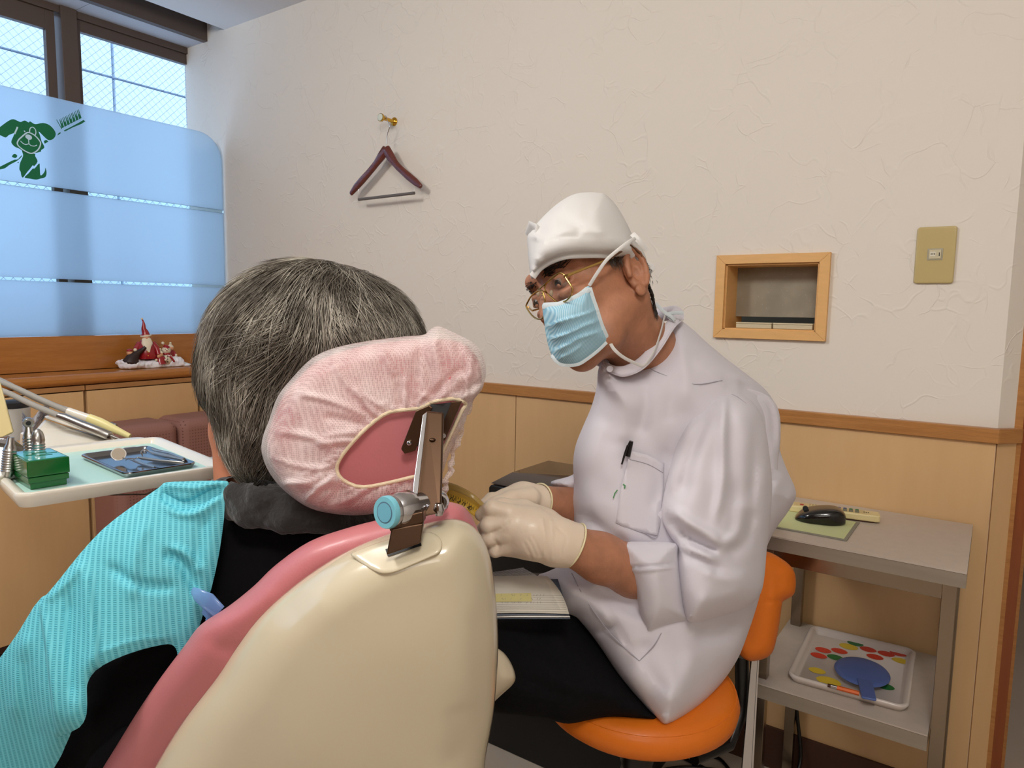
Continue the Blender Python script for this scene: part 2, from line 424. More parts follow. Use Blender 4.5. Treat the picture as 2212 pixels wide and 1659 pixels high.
# ================================================================ THE ROOM
YB = 1.722        # back wall
XL = -2.84        # window plane
ZC = 2.195
XR = 0.015        # outer corner at the right
def plaster():
    m = pm('plaster', (230, 222, 211), 0.85, spec=0.2)
    k = NT(m); b = k.n['Principled BSDF']; tc = k.new('ShaderNodeTexCoord')
    n1 = k.new('ShaderNodeTexNoise', i_Scale=7.0, i_Detail=2.0); k.link(tc.outputs['Object'], n1.inputs['Vector'])
    ad = k.new('ShaderNodeMix'); ad.data_type = 'RGBA'; ad.blend_type = 'LINEAR_LIGHT'; ad.inputs[0].default_value = 0.11
    k.link(tc.outputs['Object'], ad.inputs[6]); k.link(n1.outputs['Color'], ad.inputs[7])
    hs = []
    for sc, off in ((9.0, 0.0), (13.0, 5.3)):
        mp = k.new('ShaderNodeMapping'); mp.inputs['Location'].default_value = (off, off*0.7, off*1.3); k.link(ad.outputs[2], mp.inputs[0])
        vo = k.new('ShaderNodeTexVoronoi', feature='DISTANCE_TO_EDGE', i_Scale=sc); k.link(mp.outputs[0], vo.inputs['Vector'])
        rg = k.new('ShaderNodeMapRange'); rg.interpolation_type = 'SMOOTHSTEP'; rg.inputs[1].default_value = 0.0; rg.inputs[2].default_value = 0.045; rg.inputs[3].default_value = 1; rg.inputs[4].default_value = 0
        k.link(vo.outputs['Distance'], rg.inputs[0])
        n2 = k.new('ShaderNodeTexNoise', i_Scale=sc*0.9, i_Detail=2.0); k.link(mp.outputs[0], n2.inputs['Vector'])
        r2 = k.new('ShaderNodeMapRange'); r2.interpolation_type = 'SMOOTHSTEP'; r2.inputs[1].default_value = 0.48; r2.inputs[2].default_value = 0.62; k.link(n2.outputs['Fac'], r2.inputs[0])
        mu = k.new('ShaderNodeMath', operation='MULTIPLY'); k.link(rg.outputs[0], mu.inputs[0]); k.link(r2.outputs[0], mu.inputs[1]); hs.append(mu)
    a = k.new('ShaderNodeMath', operation='ADD'); k.link(hs[0].outputs[0], a.inputs[0]); k.link(hs[1].outputs[0], a.inputs[1])
    n3 = k.new('ShaderNodeTexNoise', i_Scale=60.0, i_Detail=4.0); k.link(tc.outputs['Object'], n3.inputs['Vector'])
    m3 = k.new('ShaderNodeMath', operation='MULTIPLY_ADD'); m3.inputs[1].default_value = 0.35; k.link(n3.outputs['Fac'], m3.inputs[0]); k.link(a.outputs[0], m3.inputs[2])
    bp = k.new('ShaderNodeBump', i_Strength=0.6, i_Distance=0.0013); k.link(m3.outputs[0], bp.inputs['Height']); k.link(bp.outputs[0], b.inputs['Normal'])
    return m
M_plaster = plaster()
M_white = pm('ceiling_paint', (226, 224, 222), 0.9)
M_maple = wood('maple_laminate', (206, 166, 117), (221, 183, 134), 0.42, 3.0, (2.2, 2.2, 0.35), 0.1, 0.9)
M_oak = wood('oak', (158, 104, 52), (190, 134, 74), 0.38, 7.0, (1.2, 1.2, 22), 0.2, 0.5)
M_oakY = wood('oak_counter', (150, 92, 38), (186, 122, 58), 0.25, 4.0, (10, 1.1, 14), 0.5, 0.7)
M_brown = pm('bronze_frame', (92, 78, 70), 0.45, 0.2)
M_skirt = pm('brown_skirting', (74, 46, 34), 0.55)
M_floor = pm('vinyl_floor', (196, 184, 168), 0.45, var=(3.0, 0.05), spec=0.4)
M_door = wood('door_wood', (128, 62, 22), (152, 80, 32), 0.35, 4.0, (9, 9, 0.5), 0.3, 0.6)
M_frame = pm('apricot_frame', (226, 176, 112), 0.5, var=(20, 0.04, (1, 1, 6)))
struct(MB().box(-3.1, 2.6, -2.2, 4.6, -0.06, 0.0).build('floor', M_floor))
struct(MB().box(-2.59, 2.6, -2.2, 4.6, ZC, ZC+0.05).build('ceiling', M_white))
# recess over the window: slot, brown rail, soffit
struct(MB().box(-2.73, -2.59, -2.2, YB, ZC+0.16, ZC+0.2).box(-2.60, -2.59, -2.2, YB, ZC+0.05, ZC+0.2).build('ceiling_recess', M_white))
struct(MB().box(-2.735, -2.708, -2.2, YB, ZC-0.022, ZC+0.2).build('trim_2', M_brown))
struct(MB().box(-2.86, -2.735, -2.2, 0.0, ZC-0.02, ZC+0.2).box(-2.86, -2.735, 0.002, 1.288, ZC-0.02, ZC+0.2).box(-2.86, -2.735, 1.290, YB, ZC-0.02, ZC+0.2).build('trim_3', pm('soffit_grey', (190, 186, 188), 0.8)))
# back wall with the pass-through opening
hx0, hx1, hz0, hz1 = -0.556, -0.342, 1.078, 1.236
wb = MB()
wb.box(-2.878, hx0, YB, YB+0.12, 0, 2.4).box(hx1, XR, YB, YB+0.12, 0, 2.4).box(hx0, hx1, YB, YB+0.12, 0, hz0).box(hx0, hx1, YB, YB+0.12, hz1, 2.4)
struct(wb.build('wall_back', M_plaster))
# chamfered corner turning to the doorway
cw = MB(); c0 = Vector((XR, YB, 0)); c1 = c0+Vector((0.030, 0.030, 0))
cw.prism([c0, c1, c1+Vector((0, 0.35, 0)), c0+Vector((0, 0.35, 0))], (0, 0, 2.4))
struct(cw.build('wall_right', M_plaster))
struct(MB().box(1.7, 1.8, -2.2, 4.6, 0, 2.4).build('wall_side', M_plaster))
struct(MB().box(-3.0, 1.8, -2.3, -2.2, 0, 2.4).build('wall_rear', wood('rear_panelling', (120, 76, 42), (140, 92, 54), 0.5)))
struct(MB().box(-0.1, 1.8, 4.5, 4.6, 0, 2.4).build('wall_corridor', pm('corridor_paint', (206, 196, 180), 0.8)))
struct(MB().box(-0.2, -0.1, YB+0.12, 4.5, 0, 2.4).build('wall_passage', pm('passage_wood', (150, 84, 38), 0.5)))
# doorway jamb beyond the corner
jb = MB(); jb.box(c1.x-0.002, c1.x+0.03, c1.y+0.004, c1.y+0.35, 0, 2.2)
dj = struct(jb.build('door_1', M_door))
link_mesh('door_frame', *(lambda b: (b.v, b.f))(MB().box(c1.x+0.008, c1.x+0.040, c1.y+0.10, c1.y+0.16, 0, 2.2).box(c1.x-0.01, c1.x+0.012, c1.y-0.002, c1.y+0.02, 0, 2.2)), M_oak, dj)
# wainscot panels, rail and skirting
wp = MB()
js = [-2.84, -2.04, -1.167, -0.30, 0.0]
for a, b in ((-2.84, -2.04), (-2.04, -1.167)): wp.box(a+0.0012, b-0.0012, YB-0.008, YB, 0.0, 0.866)
wp.box(-1.167+0.0012, XR-0.0005, YB-0.008, YB, 0.0, 0.866)
struct(wp.build('trim_4', M_maple))
struct(MB().prism([c0+Vector((0.002, -0.004, 0)), c1+Vector((0.004, -0.002, 0)), c1, c0], (0, 0, 0.866)).build('trim_5', M_maple))
rl = MB().box(-2.45, XR+0.004, YB-0.018, YB, 0.864, 0.894)
rl.prism([c0+Vector((0.004, -0.018, 0.864)), c1+Vector((0.014, -0.006, 0.864)), c1+Vector((0, 0, 0.864)), c0+Vector((0, 0, 0.864))], (0, 0, 0.030))
rb = rl.build('trim_6', M_oak, bevel=0.0015); struct(rb)
struct(MB().box(-2.4, XR, YB-0.016, YB-0.008, 0, 0.105).prism([c0+Vector((0, -0.016, 0)), c1+Vector((0.01, -0.006, 0)), c1, c0], (0, 0, 0.105)).build('baseboard_back', M_skirt))
# ---- pass-through frame
w2 = MB(); fw = 0.022
ox0, ox1, oz0, oz1 = -0.578, -0.3195, 1.0575, 1.2575
for (xa, za, xb, zb, xc, zc_, xd, zd) in ((ox0, oz1, ox1, oz1, hx1, hz1, hx0, hz1), (ox1, oz1, ox1, oz0, hx1, hz0, hx1, hz1), (ox1, oz0, ox0, oz0, hx0, hz0, hx1, hz0), (ox0, oz0, ox0, oz1, hx0, hz1, hx0, hz0)):
    w2.prism([Vector((x, YB-0.012, z)) for x, z in ((xa, za), (xb, zb), (xc, zc_), (xd, zd))], (0, 0.014, 0))
t_ = 0.004
w2.box(hx0-0.001, hx0+t_, YB-0.004, YB+0.13, hz0, hz1).box(hx1-t_, hx1+0.001, YB-0.004, YB+0.13, hz0, hz1).box(hx0, hx1, YB-0.004, YB+0.13, hz0-0.001, hz0+t_).box(hx0, hx1, YB-0.004, YB+0.13, hz1-t_, hz1+0.001)
pw = struct(w2.build('window_2', M_frame, bevel=0.0008))
def smudged():
    m = pm('smudged_acrylic', (150, 146, 136), 0.35, var=(26, 0.25))
    k = NT(m); b = k.n['Principled BSDF']; tc = k.n['Texture Coordinate']
    vo = k.new('ShaderNodeTexVoronoi', i_Scale=120.0); k.link(tc.outputs['Object'], vo.inputs['Vector'])
    rp = k.new('ShaderNodeValToRGB'); rp.color_ramp.elements[0].position = 0.06; rp.color_ramp.elements[1].position = 0.13
    rp.color_ramp.elements[0].color = lin((210, 206, 196)); rp.color_ramp.elements[1].color = lin((178, 168, 148))
    k.link(vo.outputs['Distance'], rp.inputs[0])
    nz = k.new('ShaderNodeTexNoise', i_Scale=14.0, i_Detail=5.0); k.link(tc.outputs['Object'], nz.inputs['Vector'])
    mx = k.new('ShaderNodeMix'); mx.data_type = 'RGBA'; mx.blend_type = 'MULTIPLY'; mx.inputs[0].default_value = 0.6
    k.link(rp.outputs[0], mx.inputs[6]); k.link(nz.outputs['Fac'], mx.inputs[7]); k.link(mx.outputs[2], b.inputs['Base Color'])
    return m
pan = MB().box(hx0-0.02, hx1+0.02, YB+0.078, YB+0.082, 1.110, 1.26).build('sliding_panel', smudged())
pan.parent = pw; pan.matrix_parent_inverse = WM(pw).inverted()
struct(MB().box(-0.9, -0.2, YB+0.12, YB+0.6, 1.03, 1.06).box(-0.9, -0.2, YB+0.6, YB+0.62, 0.9, 1.6).build('wall_beyond_opening', pm('grey_brown_paint', (110, 100, 84), 0.7)))  # room beyond the opening in a dark grey-brown
M_clear = pm('clear_acrylic', (240, 228, 196), 0.12, alpha=0.7)
for i, (xa, xb) in enumerate(((-0.528, -0.444), (-0.440, -0.352))):
    t = thing('acrylic_case', ((xa+xb)/2, YB+0.03, hz0+t_), ('left' if i == 0 else 'right')+' of two low clear acrylic cases lying in the wall opening', 'case')
    MB().box(xa, xb, YB+0.006, YB+0.05, hz0+t_+0.0005, hz0+t_+0.0105).build('case_base', M_clear, t, bevel=0.001)
    MB().box(xa-0.0005, xb+0.0005, YB+0.0055, YB+0.0505, hz0+t_+0.011, hz0+t_+0.0145).build('case_lid', M_clear, t, bevel=0.001)
# ---- light switch
t = thing('light_switch', (-0.118, YB, 1.245), 'tall olive-beige light switch plate with one small rocker on the plaster wall', 'light switch')
M_plate = pm('olive_plate', (192, 172, 118), 0.28, coat=0.3)
_sw = lambda ins, r: [Vector((-0.1185+ca_, YB, 1.245+sa_)) for ca_, sa_ in [(sx*(0.036-ins-r)+r*math.cos(math.radians(q)), sz*(0.0585-ins-r)+r*math.sin(math.radians(q))) for sx, sz, q0 in ((1, 1, 0), (-1, 1, 90), (-1, -1, 180), (1, -1, 270)) for q in range(q0, q0+91, 15)]]
MB().prism(_sw(0, 0.006), (0, -0.0075, 0)).build('plate', M_plate, t, bevel=0.0034, seg=4)
MB().box(-0.1325, -0.1045, YB-0.0085, YB-0.006, 1.2345, 1.2585).build('switch_frame', pm('silver_rim', (176, 172, 150), 0.3, 0.4), t, bevel=0.0006)
rk = MB().box(-0.1295, -0.1075, YB-0.0105, YB-0.008, 1.237, 1.256).build('rocker', pm('rocker_cream', (200, 190, 158), 0.4), t, bevel=0.0008)
mk = MB(); mk.box(-0.1115, -0.1100, YB-0.0108, YB-0.0104, 1.2425, 1.2500).build('position_mark', pm('dark_mark', (50, 44, 34), 0.5), rk)
MB().box(-0.1275, -0.1175, YB-0.0108, YB-0.0104, 1.2425, 1.2515).build('paper_label', pm('paper_label', (222, 216, 196), 0.7), rk)
mk = MB()
for i in range(3):
    cx = -0.1252+i*0.0028
    mk.box(cx-0.0010, cx+0.0010, YB-0.0110, YB-0.0108, 1.2466, 1.2478).box(cx-0.0004, cx+0.0004, YB-0.0110, YB-0.0108, 1.2452, 1.2484)
mk.build('label_writing', bpy.data.materials['dark_mark'], rk)
# ---- coat hook and hanger
M_gold = pm('polished_brass', (214, 168, 66), 0.18, 1.0)
M_chrome = pm('chrome', (205, 205, 208), 0.12, 1.0)
hb = onY(852, 263, YB)
t = thing('coat_hook', hb, 'polished brass coat hook with pale round end cap, holding the wooden hanger', 'coat hook')
tip = hb+Vector((0.0, -0.062, 0.0))
MB().lathe(hb, (0, -1, 0), [(0.0135, 0), (0.0135, 0.003), (0.010, 0.006), (0.006, 0.009)], 28).build('wall_flange', M_gold, t, True)
MB().lathe(hb+Vector((0, -0.006, 0)), (0, -1, 0), [(0.006, 0), (0.006, 0.040), (0.009, 0.047), (0.0125, 0.052), (0.0125, 0.058)], 28).build('stem', M_gold, t, True)
MB().lathe(tip+Vector((0, -0.002, 0)), (0, -1, 0), [(0.0108, 0), (0.0108, 0.0012), (0.009, 0.002)], 28).build('end_cap', pm('pearl_cap', (214, 220, 206), 0.3), t, True)
M_hang = pm('mahogany_lacquer', (98, 44, 34), 0.22, coat=0.5, var=(30, 0.2, (1, 1, 5)))
hy = YB-0.044
t = thing('coat_hanger', (hb.x, hy, hb.z), 'dark red-brown wooden coat hanger with a grey trouser bar hanging on the wall', 'coat hanger')
def HP(x, y, dy=0.0): p = onY(x, y, hy+dy); return p
# hanger swings slightly so its right arm comes forward of the left
lf = [(834, 322, .0), (812, 350, .0), (795, 375, .002), (775, 398, .004), (760, 416, .006), (753, 428, .008)]
body = MB()
def arm(pts, rads):
    P3 = vs3(spline([HP(*p) for p in pts], 6)); rr = [float(np.interp(i/(len(P3)-1), np.linspace(0, 1, len(rads)), rads)) for i in range(len(P3))]
    body.tube(P3, rr, 16, True, flat=((0, 1, 0), 0.62))
arm([(835, 320, 0), (822, 340, 0), (806, 362, .0), (788, 383, .0), (772, 401, .0), (757, 420, .0)], [.016, .0165, .0125, .0125, .0135, .013, .008])
arm([(833, 320, 0), (846, 342, 0), (860, 360, .0), (877, 376, 0), (895, 391, 0), (911, 404, 0)], [.016, .0165, .0125, .012, .013, .012, .007])
body.build('hanger_body', M_hang, t, True, sub=1)
wpts = [HP(836, 312), HP(836, 298), HP(838, 286), HP(841.5, 275), HP(842, 264)+Vector((0, 0, 0.0))]
c_ = Vector((hb.x, hy, hb.z))
hw = [HP(836, 312), HP(836, 295), HP(839, 283), HP(842, 272)]
for a in range(-20, 200, 20):
    hw.append(c_+Vector((math.cos(math.radians(a))*0.0085, 0, math.sin(math.radians(a))*0.0085)))
hw.append(c_+Vector((-0.011, 0, -0.008)))
MB().tube(vs3(spline(hw, 3)), 0.0013, 8).build('hook_wire', M_chrome, t, True)
b0, b1 = HP(775, 431, -.004), HP(895, 417, -.004)
MB().cyl(b0, b1, 0.0048, n=16).build('trouser_bar', pm('grey_bar', (104, 98, 94), 0.5), t, True)
MB().tube([HP(774, 409), HP(773.5, 420, -.002), b0+(b1-b0)*0.01], 0.0009, 6).build('bar_wire', M_chrome, t, True)
MB().tube([HP(894, 399), HP(895, 408, -.002), b1-(b1-b0)*0.01], 0.0009, 6).build('bar_wire', M_chrome, t, True)
# ================================================================ WINDOW
M_glass = bpy.data.materials.new('wired_glass'); M_glass.use_nodes = True
k = NT(M_glass); k.n.remove(k.n['Principled BSDF'])
tc = k.new('ShaderNodeTexCoord'); sp = k.new('ShaderNodeSeparateXYZ'); k.link(tc.outputs['Object'], sp.inputs[0])
ln = []
for sgn in (1, -1):
    a = k.new('ShaderNodeMath', operation='MULTIPLY_ADD'); a.inputs[1].default_value = float(sgn); k.link(sp.outputs['Y'], a.inputs[0]); k.link(sp.outputs['Z'], a.inputs[2])
    b = k.new('ShaderNodeMath', operation='MULTIPLY'); b.inputs[1].default_value = 1/0.030; k.link(a.outputs[0], b.inputs[0])
    c = k.new('ShaderNodeMath', operation='FRACT'); k.link(b.outputs[0], c.inputs[0])
    d = k.new('ShaderNodeMath', operation='LESS_THAN'); d.inputs[1].default_value = 0.045; k.link(c.outputs[0], d.inputs[0]); ln.append(d)
mxm = k.new('ShaderNodeMath', operation='MAXIMUM'); k.link(ln[0].outputs[0], mxm.inputs[0]); k.link(ln[1].outputs[0], mxm.inputs[1])
tr = k.new('ShaderNodeBsdfTransparent'); tr.inputs[0].default_value = (0.93, 0.97, 1, 1)
gl = k.new('ShaderNodeBsdfGlossy'); gl.inputs['Roughness'].default_value = 0.05
df = k.new('ShaderNodeBsdfDiffuse'); df.inputs[0].default_value = lin((120, 150, 180))
m1 = k.new('ShaderNodeMixShader'); m1.inputs[0].default_value = 0.04; k.link(tr.outputs[0], m1.inputs[1]); k.link(gl.outputs[0], m1.inputs[2])
m2 = k.new('ShaderNodeMixShader'); k.link(m1.outputs[0], m2.inputs[1]); k.link(df.outputs[0], m2.inputs[2])
mq = k.new('ShaderNodeMath', operation='MULTIPLY'); mq.inputs[1].default_value = 0.55; k.link(mxm.outputs[0], mq.inputs[0]); k.link(mq.outputs[0], m2.inputs[0])
k.link(m2.outputs[0], k.n['Material Output'].inputs[0])
wf = MB()
wf.box(-2.90, -2.84, 1.236, 1.29, 0.86, ZC)              # thick mullion
wf.box(-2.90, -2.85, -2.2, YB, ZC-0.045, ZC)            # head
wf.box(-2.90, -2.85, -2.2, YB, 0.86, 0.90)              # sill
win = struct(wf.build('window_1', M_brown, bevel=0.002))
def sash(y0, y1, z0, z1, t=0.018, x=-2.872):
    s = MB()
    s.box(x-.012, x+.012, y0, y0+t, z0, z1)
    if y1 < YB-0.01: s.box(x-.012, x+.012, y1-t, y1, z0, z1)
    else: y1 += t-0.0005
    s.box(x-.012, x+.012, y0+t, y1-t, z1-t*2.2, z1).box(x-.012, x+.012, y0+t, y1-t, z0, z0+t)
    o = s.build('sash', M_brown, win, bevel=0.001)
    MB().box(x-.0025, x+.0025, y0+t, y1-t, z0+t, z1-t*2.2).build('pane', M_glass, o)
sash(1.29, YB, 0.90, ZC-0.045)
sash(0.15, 1.222, 0.90, ZC-0.045, 0.030)
sash(-0.95, 0.15, 0.90, ZC-0.045, 0.030)
sash(-2.2, -0.95, 0.90, ZC-0.045, 0.030)
struct(MB().box(-3.0, -2.84, -2.2, YB, 0, 0.86).box(-3.0, -2.86, -2.2, YB, ZC, 2.4).build('wall_left', M_white))
# neighbouring facade seen through the glass
fc = MB(); ys = [-3.2, -0.9, 0.64, 2.235, 3.8, 6.0]; zs = [0.2, 1.34, 2.468, 3.6, 5.2]
for a, b in zip(ys[:-1], ys[1:]):
    for c, d in zip(zs[:-1], zs[1:]): fc.box(-4.54, -4.5, a+0.009, b-0.009, c+0.007, d-0.007)
bd = thing('neighbouring_building', (-4.6, 1.5, 0.2), 'pale panel-clad wall of the next building seen through the wired window glass', 'building')
fc.build('cladding_panels', pm('cladding', (236, 242, 248), 0.5), bd)
MB().box(-4.6, -4.541, -3.2, 6.0, 0.2, 5.2).build('panel_joints', pm('joint_grey', (130, 156, 190), 0.7), bd)
# ---- frosted glass screen
XP = -2.62
y1p, z0p, z1p, rr = 1.712, 1.004, 1.789, 0.10
def panel_shape(ya, yb, za, zb, r):
    pts = [(ya, za), (yb, za)]
    if r:
        for i in range(0, 13):
            a = PI/2*i/12; pts.append((yb-r+r*math.cos(a), zb-r+r*math.sin(a)))
    else: pts.append((yb, zb))
    pts.append((ya, zb)); return [Vector((XP-0.004, y, z)) for y, z in pts]
def frosted():
    m = bpy.data.materials.new('frosted_glass'); m.use_nodes = True
    k = NT(m); b = k.n['Principled BSDF']; b.inputs['Base Color'].default_value = (0.86, 0.93, 0.95, 1)
    b.inputs['Transmission Weight'].default_value = 1.0; b.inputs['Roughness'].default_value = 0.36; b.inputs['IOR'].default_value = 1.25
    tl = k.new('ShaderNodeBsdfTranslucent'); tl.inputs[0].default_value = (0.90, 0.96, 1.0, 1)
    mx = k.new('ShaderNodeMixShader'); mx.inputs[0].default_value = 0.50
    k.link(b.outputs[0], mx.inputs[1]); k.link(tl.outputs[0], mx.inputs[2])
    k.link(mx.outputs[0], k.n['Material Output'].inputs[0]); return m
M_frost = frosted()
M_gl2 = pm('clear_glass', (225, 242, 246), 0.02, trans=1.0, ior=1.2)
gs = thing('glass_screen', (XP, 0.5, z0p), 'frosted glass screen with rounded corner and green dog emblem on the wooden counter', 'glass screen')
st = [(z0p, 1.186), (1.196, 1.486), (1.498, z1p)]
for i, (a, b) in enumerate(st):
    o = MB().prism(panel_shape(-0.6, y1p, a, b, rr if i == 2 else 0), (0.008, 0, 0)).build('frosted_pane', M_frost, gs)
for a, b in ((1.186, 1.196), (1.486, 1.498)):
    MB().prism(panel_shape(-0.6, y1p, a, b, 0), (0.008, 0, 0)).build('clear_stripe', M_gl2, gs)
# green emblem, cut shapes on the room side of the glass
M_green = pm('emblem_green', (0, 104, 66), 0.5)
def Z2(x, y): return (x*220/2028.0, 220+y*180/1659.0)
def sheet(mb, pts, sm=True, xoff=0.0, n=5):
    P = [Z2(*p) for p in pts]
    if sm: P = [tuple(q) for q in spline(P, n, True)]
    cs = [Vector(p) for p in P]; r = delaunay_2d_cdt(cs, [], [tuple(range(len(cs)))], 1, 1e-4)
    X = XP+0.0042+xoff; v = [onX(p[0], p[1], X) for p in r[0]]
    mb.add(v, [tuple(f) for f in r[2]])
gm = MB()
sheet(gm, [(-140, 590), (0, 500), (150, 390), (265, 345), (400, 400), (450, 385), (500, 372), (570, 410), (600, 388), (700, 445), (850, 420), (980, 460), (1080, 560), (1110, 650), (1070, 730), (990, 765), (930, 740), (850, 665), (770, 590), (800, 680), (830, 790), (885, 905), (820, 960), (815, 990), (700, 1020), (600, 1035), (500, 1010), (380, 930), (290, 890), (225, 805), (260, 700), (310, 590), (280, 620), (180, 660), (110, 710), (0, 665), (-60, 690), (-150, 660)], n=3)
sheet(gm, [(440, 970), (520, 1010), (690, 1035), (700, 1080), (748, 1185), (680, 1280), (655, 1262), (600, 1330), (540, 1400), (460, 1505), (425, 1470), (410, 1390), (385, 1340), (400, 1220), (440, 1130), (460, 1060)], n=3)
sheet(gm, [(490, 1505), (570, 1420), (650, 1330), (690, 1325), (780, 1225), (792, 1300), (805, 1460), (860, 1430), (895, 1370), (905, 1310), (928, 1400), (915, 1480), (870, 1515), (800, 1530), (720, 1548), (600, 1530)], n=3)
sheet(gm, [(870, 780), (920, 755), (965, 790), (890, 835)], False)
sheet(gm, [(240, 1095), (260, 1050), (300, 1038), (340, 1065), (335, 1100), (300, 1118)])
sheet(gm, [(-80, 1320), (0, 1290), (150, 1215), (280, 1155), (350, 1145), (430, 1065), (420, 1105), (330, 1180), (200, 1250), (100, 1320), (20, 1342), (-60, 1350)])
sheet(gm, [(340, 1205), (380, 1195), (365, 1220)], False)
sheet(gm, [(1270, 570), (1400, 505), (1560, 420), (1660, 360), (1702, 385), (1620, 440), (1450, 510), (1290, 592)], False)
sheet(gm, [(1138, 672), (1160, 630), (1205, 600), (1205, 630)], False)
for i in range(7):      # bristle tufts
    bx, by = 1255+i*58, 500-i*30
    sheet(gm, [(bx-28, by+28), (bx-72, by-150), (bx-62, by-155), (bx-30, by-70), (bx-22, by-75), (bx-48, by-170), (bx-38, by-172), (bx+22, by+2)], False)
sheet(gm, [(1120, 355), (1132, 352), (1235, 535), (1222, 540)], False)
em = gm.build('emblem', M_green, gs)
gw = MB()   # pale lines of the face
def line(mb, pts, w, off=0.0003, closed=False):
    P = [np.array(Z2(*p)) for p in pts]; P = spline(P, 6, closed)
    if closed: P.append(P[0])
    mb.tube([onX(p[0], p[1], XP+0.0042+off) for p in P], w, 6, True, flat=((1, 0, 0), 0.12))
line(gw, [(430, 700), (520, 625), (580, 612), (680, 660), (770, 750), (808, 830), (760, 950), (640, 1025), (520, 990), (390, 900), (345, 830), (370, 760)], 0.0019, closed=True)
line(gw, [(590, 600), (600, 530), (650, 505), (700, 545), (715, 610), (700, 665)], 0.0014)
line(gw, [(410, 780), (450, 820), (510, 850), (575, 838), (620, 872), (690, 880), (735, 860)], 0.0013)
line(gw, [(570, 740), (575, 838)], 0.0013)
line(gw, [(350, 500), (320, 570), (290, 640)], 0.0022)
line(gw, [(478, 572), (500, 600)], 0.0017)
sheet(gw, [(505, 690), (520, 655), (570, 650), (630, 690), (630, 740), (575, 755), (520, 720)], True, 0.0004)
gw.build('emblem_lines', pm('pale_blue_film', (188, 218, 238), 0.6), em)
# ---- counter: backboard, shelf with rounded front
ct = thing('wooden_counter', (-2.55, 0.4, 0.845), 'orange oak counter with upright backboard below the frosted screen', 'counter')
MB().box(-2.838, XP+0.012, -1.6, YB, 0.885, 1.003).build('backboard', M_oakY, ct, bevel=0.002)
MB().box(XP+0.012, -2.455, -1.6, YB, 0.848, 0.885).build('counter_top', M_oakY, ct, bevel=0.016, seg=5)
# ---- cabinets below
yj = [-0.05, 0.53, 1.09, 1.492, 1.715]
for i, (a, b) in enumerate(zip(yj[:-1], yj[1:])):
    nm = ['maple wall cabinet below the counter at the left edge of the photo', 'wide maple cabinet door left of the dark gap, under the counter', 'maple cabinet right of the dark gap, below the figurines', 'narrow maple cabinet in the room corner beside the patient']
    t = thing('cabinet', (-2.47, (a+b)/2, 0.0), nm[i], 'cabinet')
    MB().box(-2.83, -2.49, a+0.002, b-0.002, 0.02, 0.846).build('cabinet_body', M_skirt if i < 2 else M_maple, t)
    MB().box(-2.488, -2.468, a+0.006, b-0.006, 0.05, 0.826).build('cabinet_door', M_maple, t, bevel=0.001)
    MB().box(-2.488, -2.466, a+0.002, b-0.002, 0.830, 0.846).build('top_rail', wood('dark_rail_wood', (160, 112, 66), (178, 130, 82), 0.4), t)  # top rail in a darker wood than the doors
# ================================================================ LEFT SIDE: SOFA, FIGURINES, DENTAL TRAY TABLE
def dotted(name, col, dark, cell):
    m = pm(name, col, 0.6, spec=0.25); k = NT(m); b = k.n['Principled BSDF']; tc = k.n['Texture Coordinate']
    vo = k.new('ShaderNodeTexVoronoi', i_Scale=1/cell, i_Randomness=0.0); k.link(tc.outputs['Object'], vo.inputs['Vector'])
    rp = k.new('ShaderNodeValToRGB'); rp.color_ramp.elements[0].position = 0.2; rp.color_ramp.elements[1].position = 0.34
    rp.color_ramp.elements[0].color = lin(dark); rp.color_ramp.elements[1].color = lin(col)
    k.link(vo.outputs['Distance'], rp.inputs[0]); k.link(rp.outputs[0], b.inputs['Base Color']); return m
M_sofa = dotted('perforated_mauve_vinyl', (150, 108, 98), (112, 76, 70), 0.0105)
M_sofap = pm('mauve_vinyl', (146, 104, 94), 0.55)
t = thing('sofa', (-2.2, 1.38, 0), 'mauve perforated vinyl sofa below the counter, half hidden behind the patient', 'sofa')
MB().box(-2.455, -1.80, 1.085, 1.705, 0.06, 0.28).build('sofa_base', M_sofap, t, bevel=0.01)
MB().box(-2.30, -1.80, 1.09, 1.70, 0.28, 0.43).build('seat_cushion', M_sofa, t, bevel=0.04, seg=5)
MB().box(-2.455, -2.27, 1.085, 1.30, 0.28, 0.722).build('back_cushion', M_sofa, t, bevel=0.035, seg=6)
MB().box(-2.455, -2.27, 1.302, 1.705, 0.28, 0.722).build('back_cushion', M_sofa, t, bevel=0.035, seg=6)
for y in (1.12, 1.67):
    MB().cyl((-1.85, y, 0), (-1.85, y, 0.06), 0.02).build('leg', M_skirt, t)
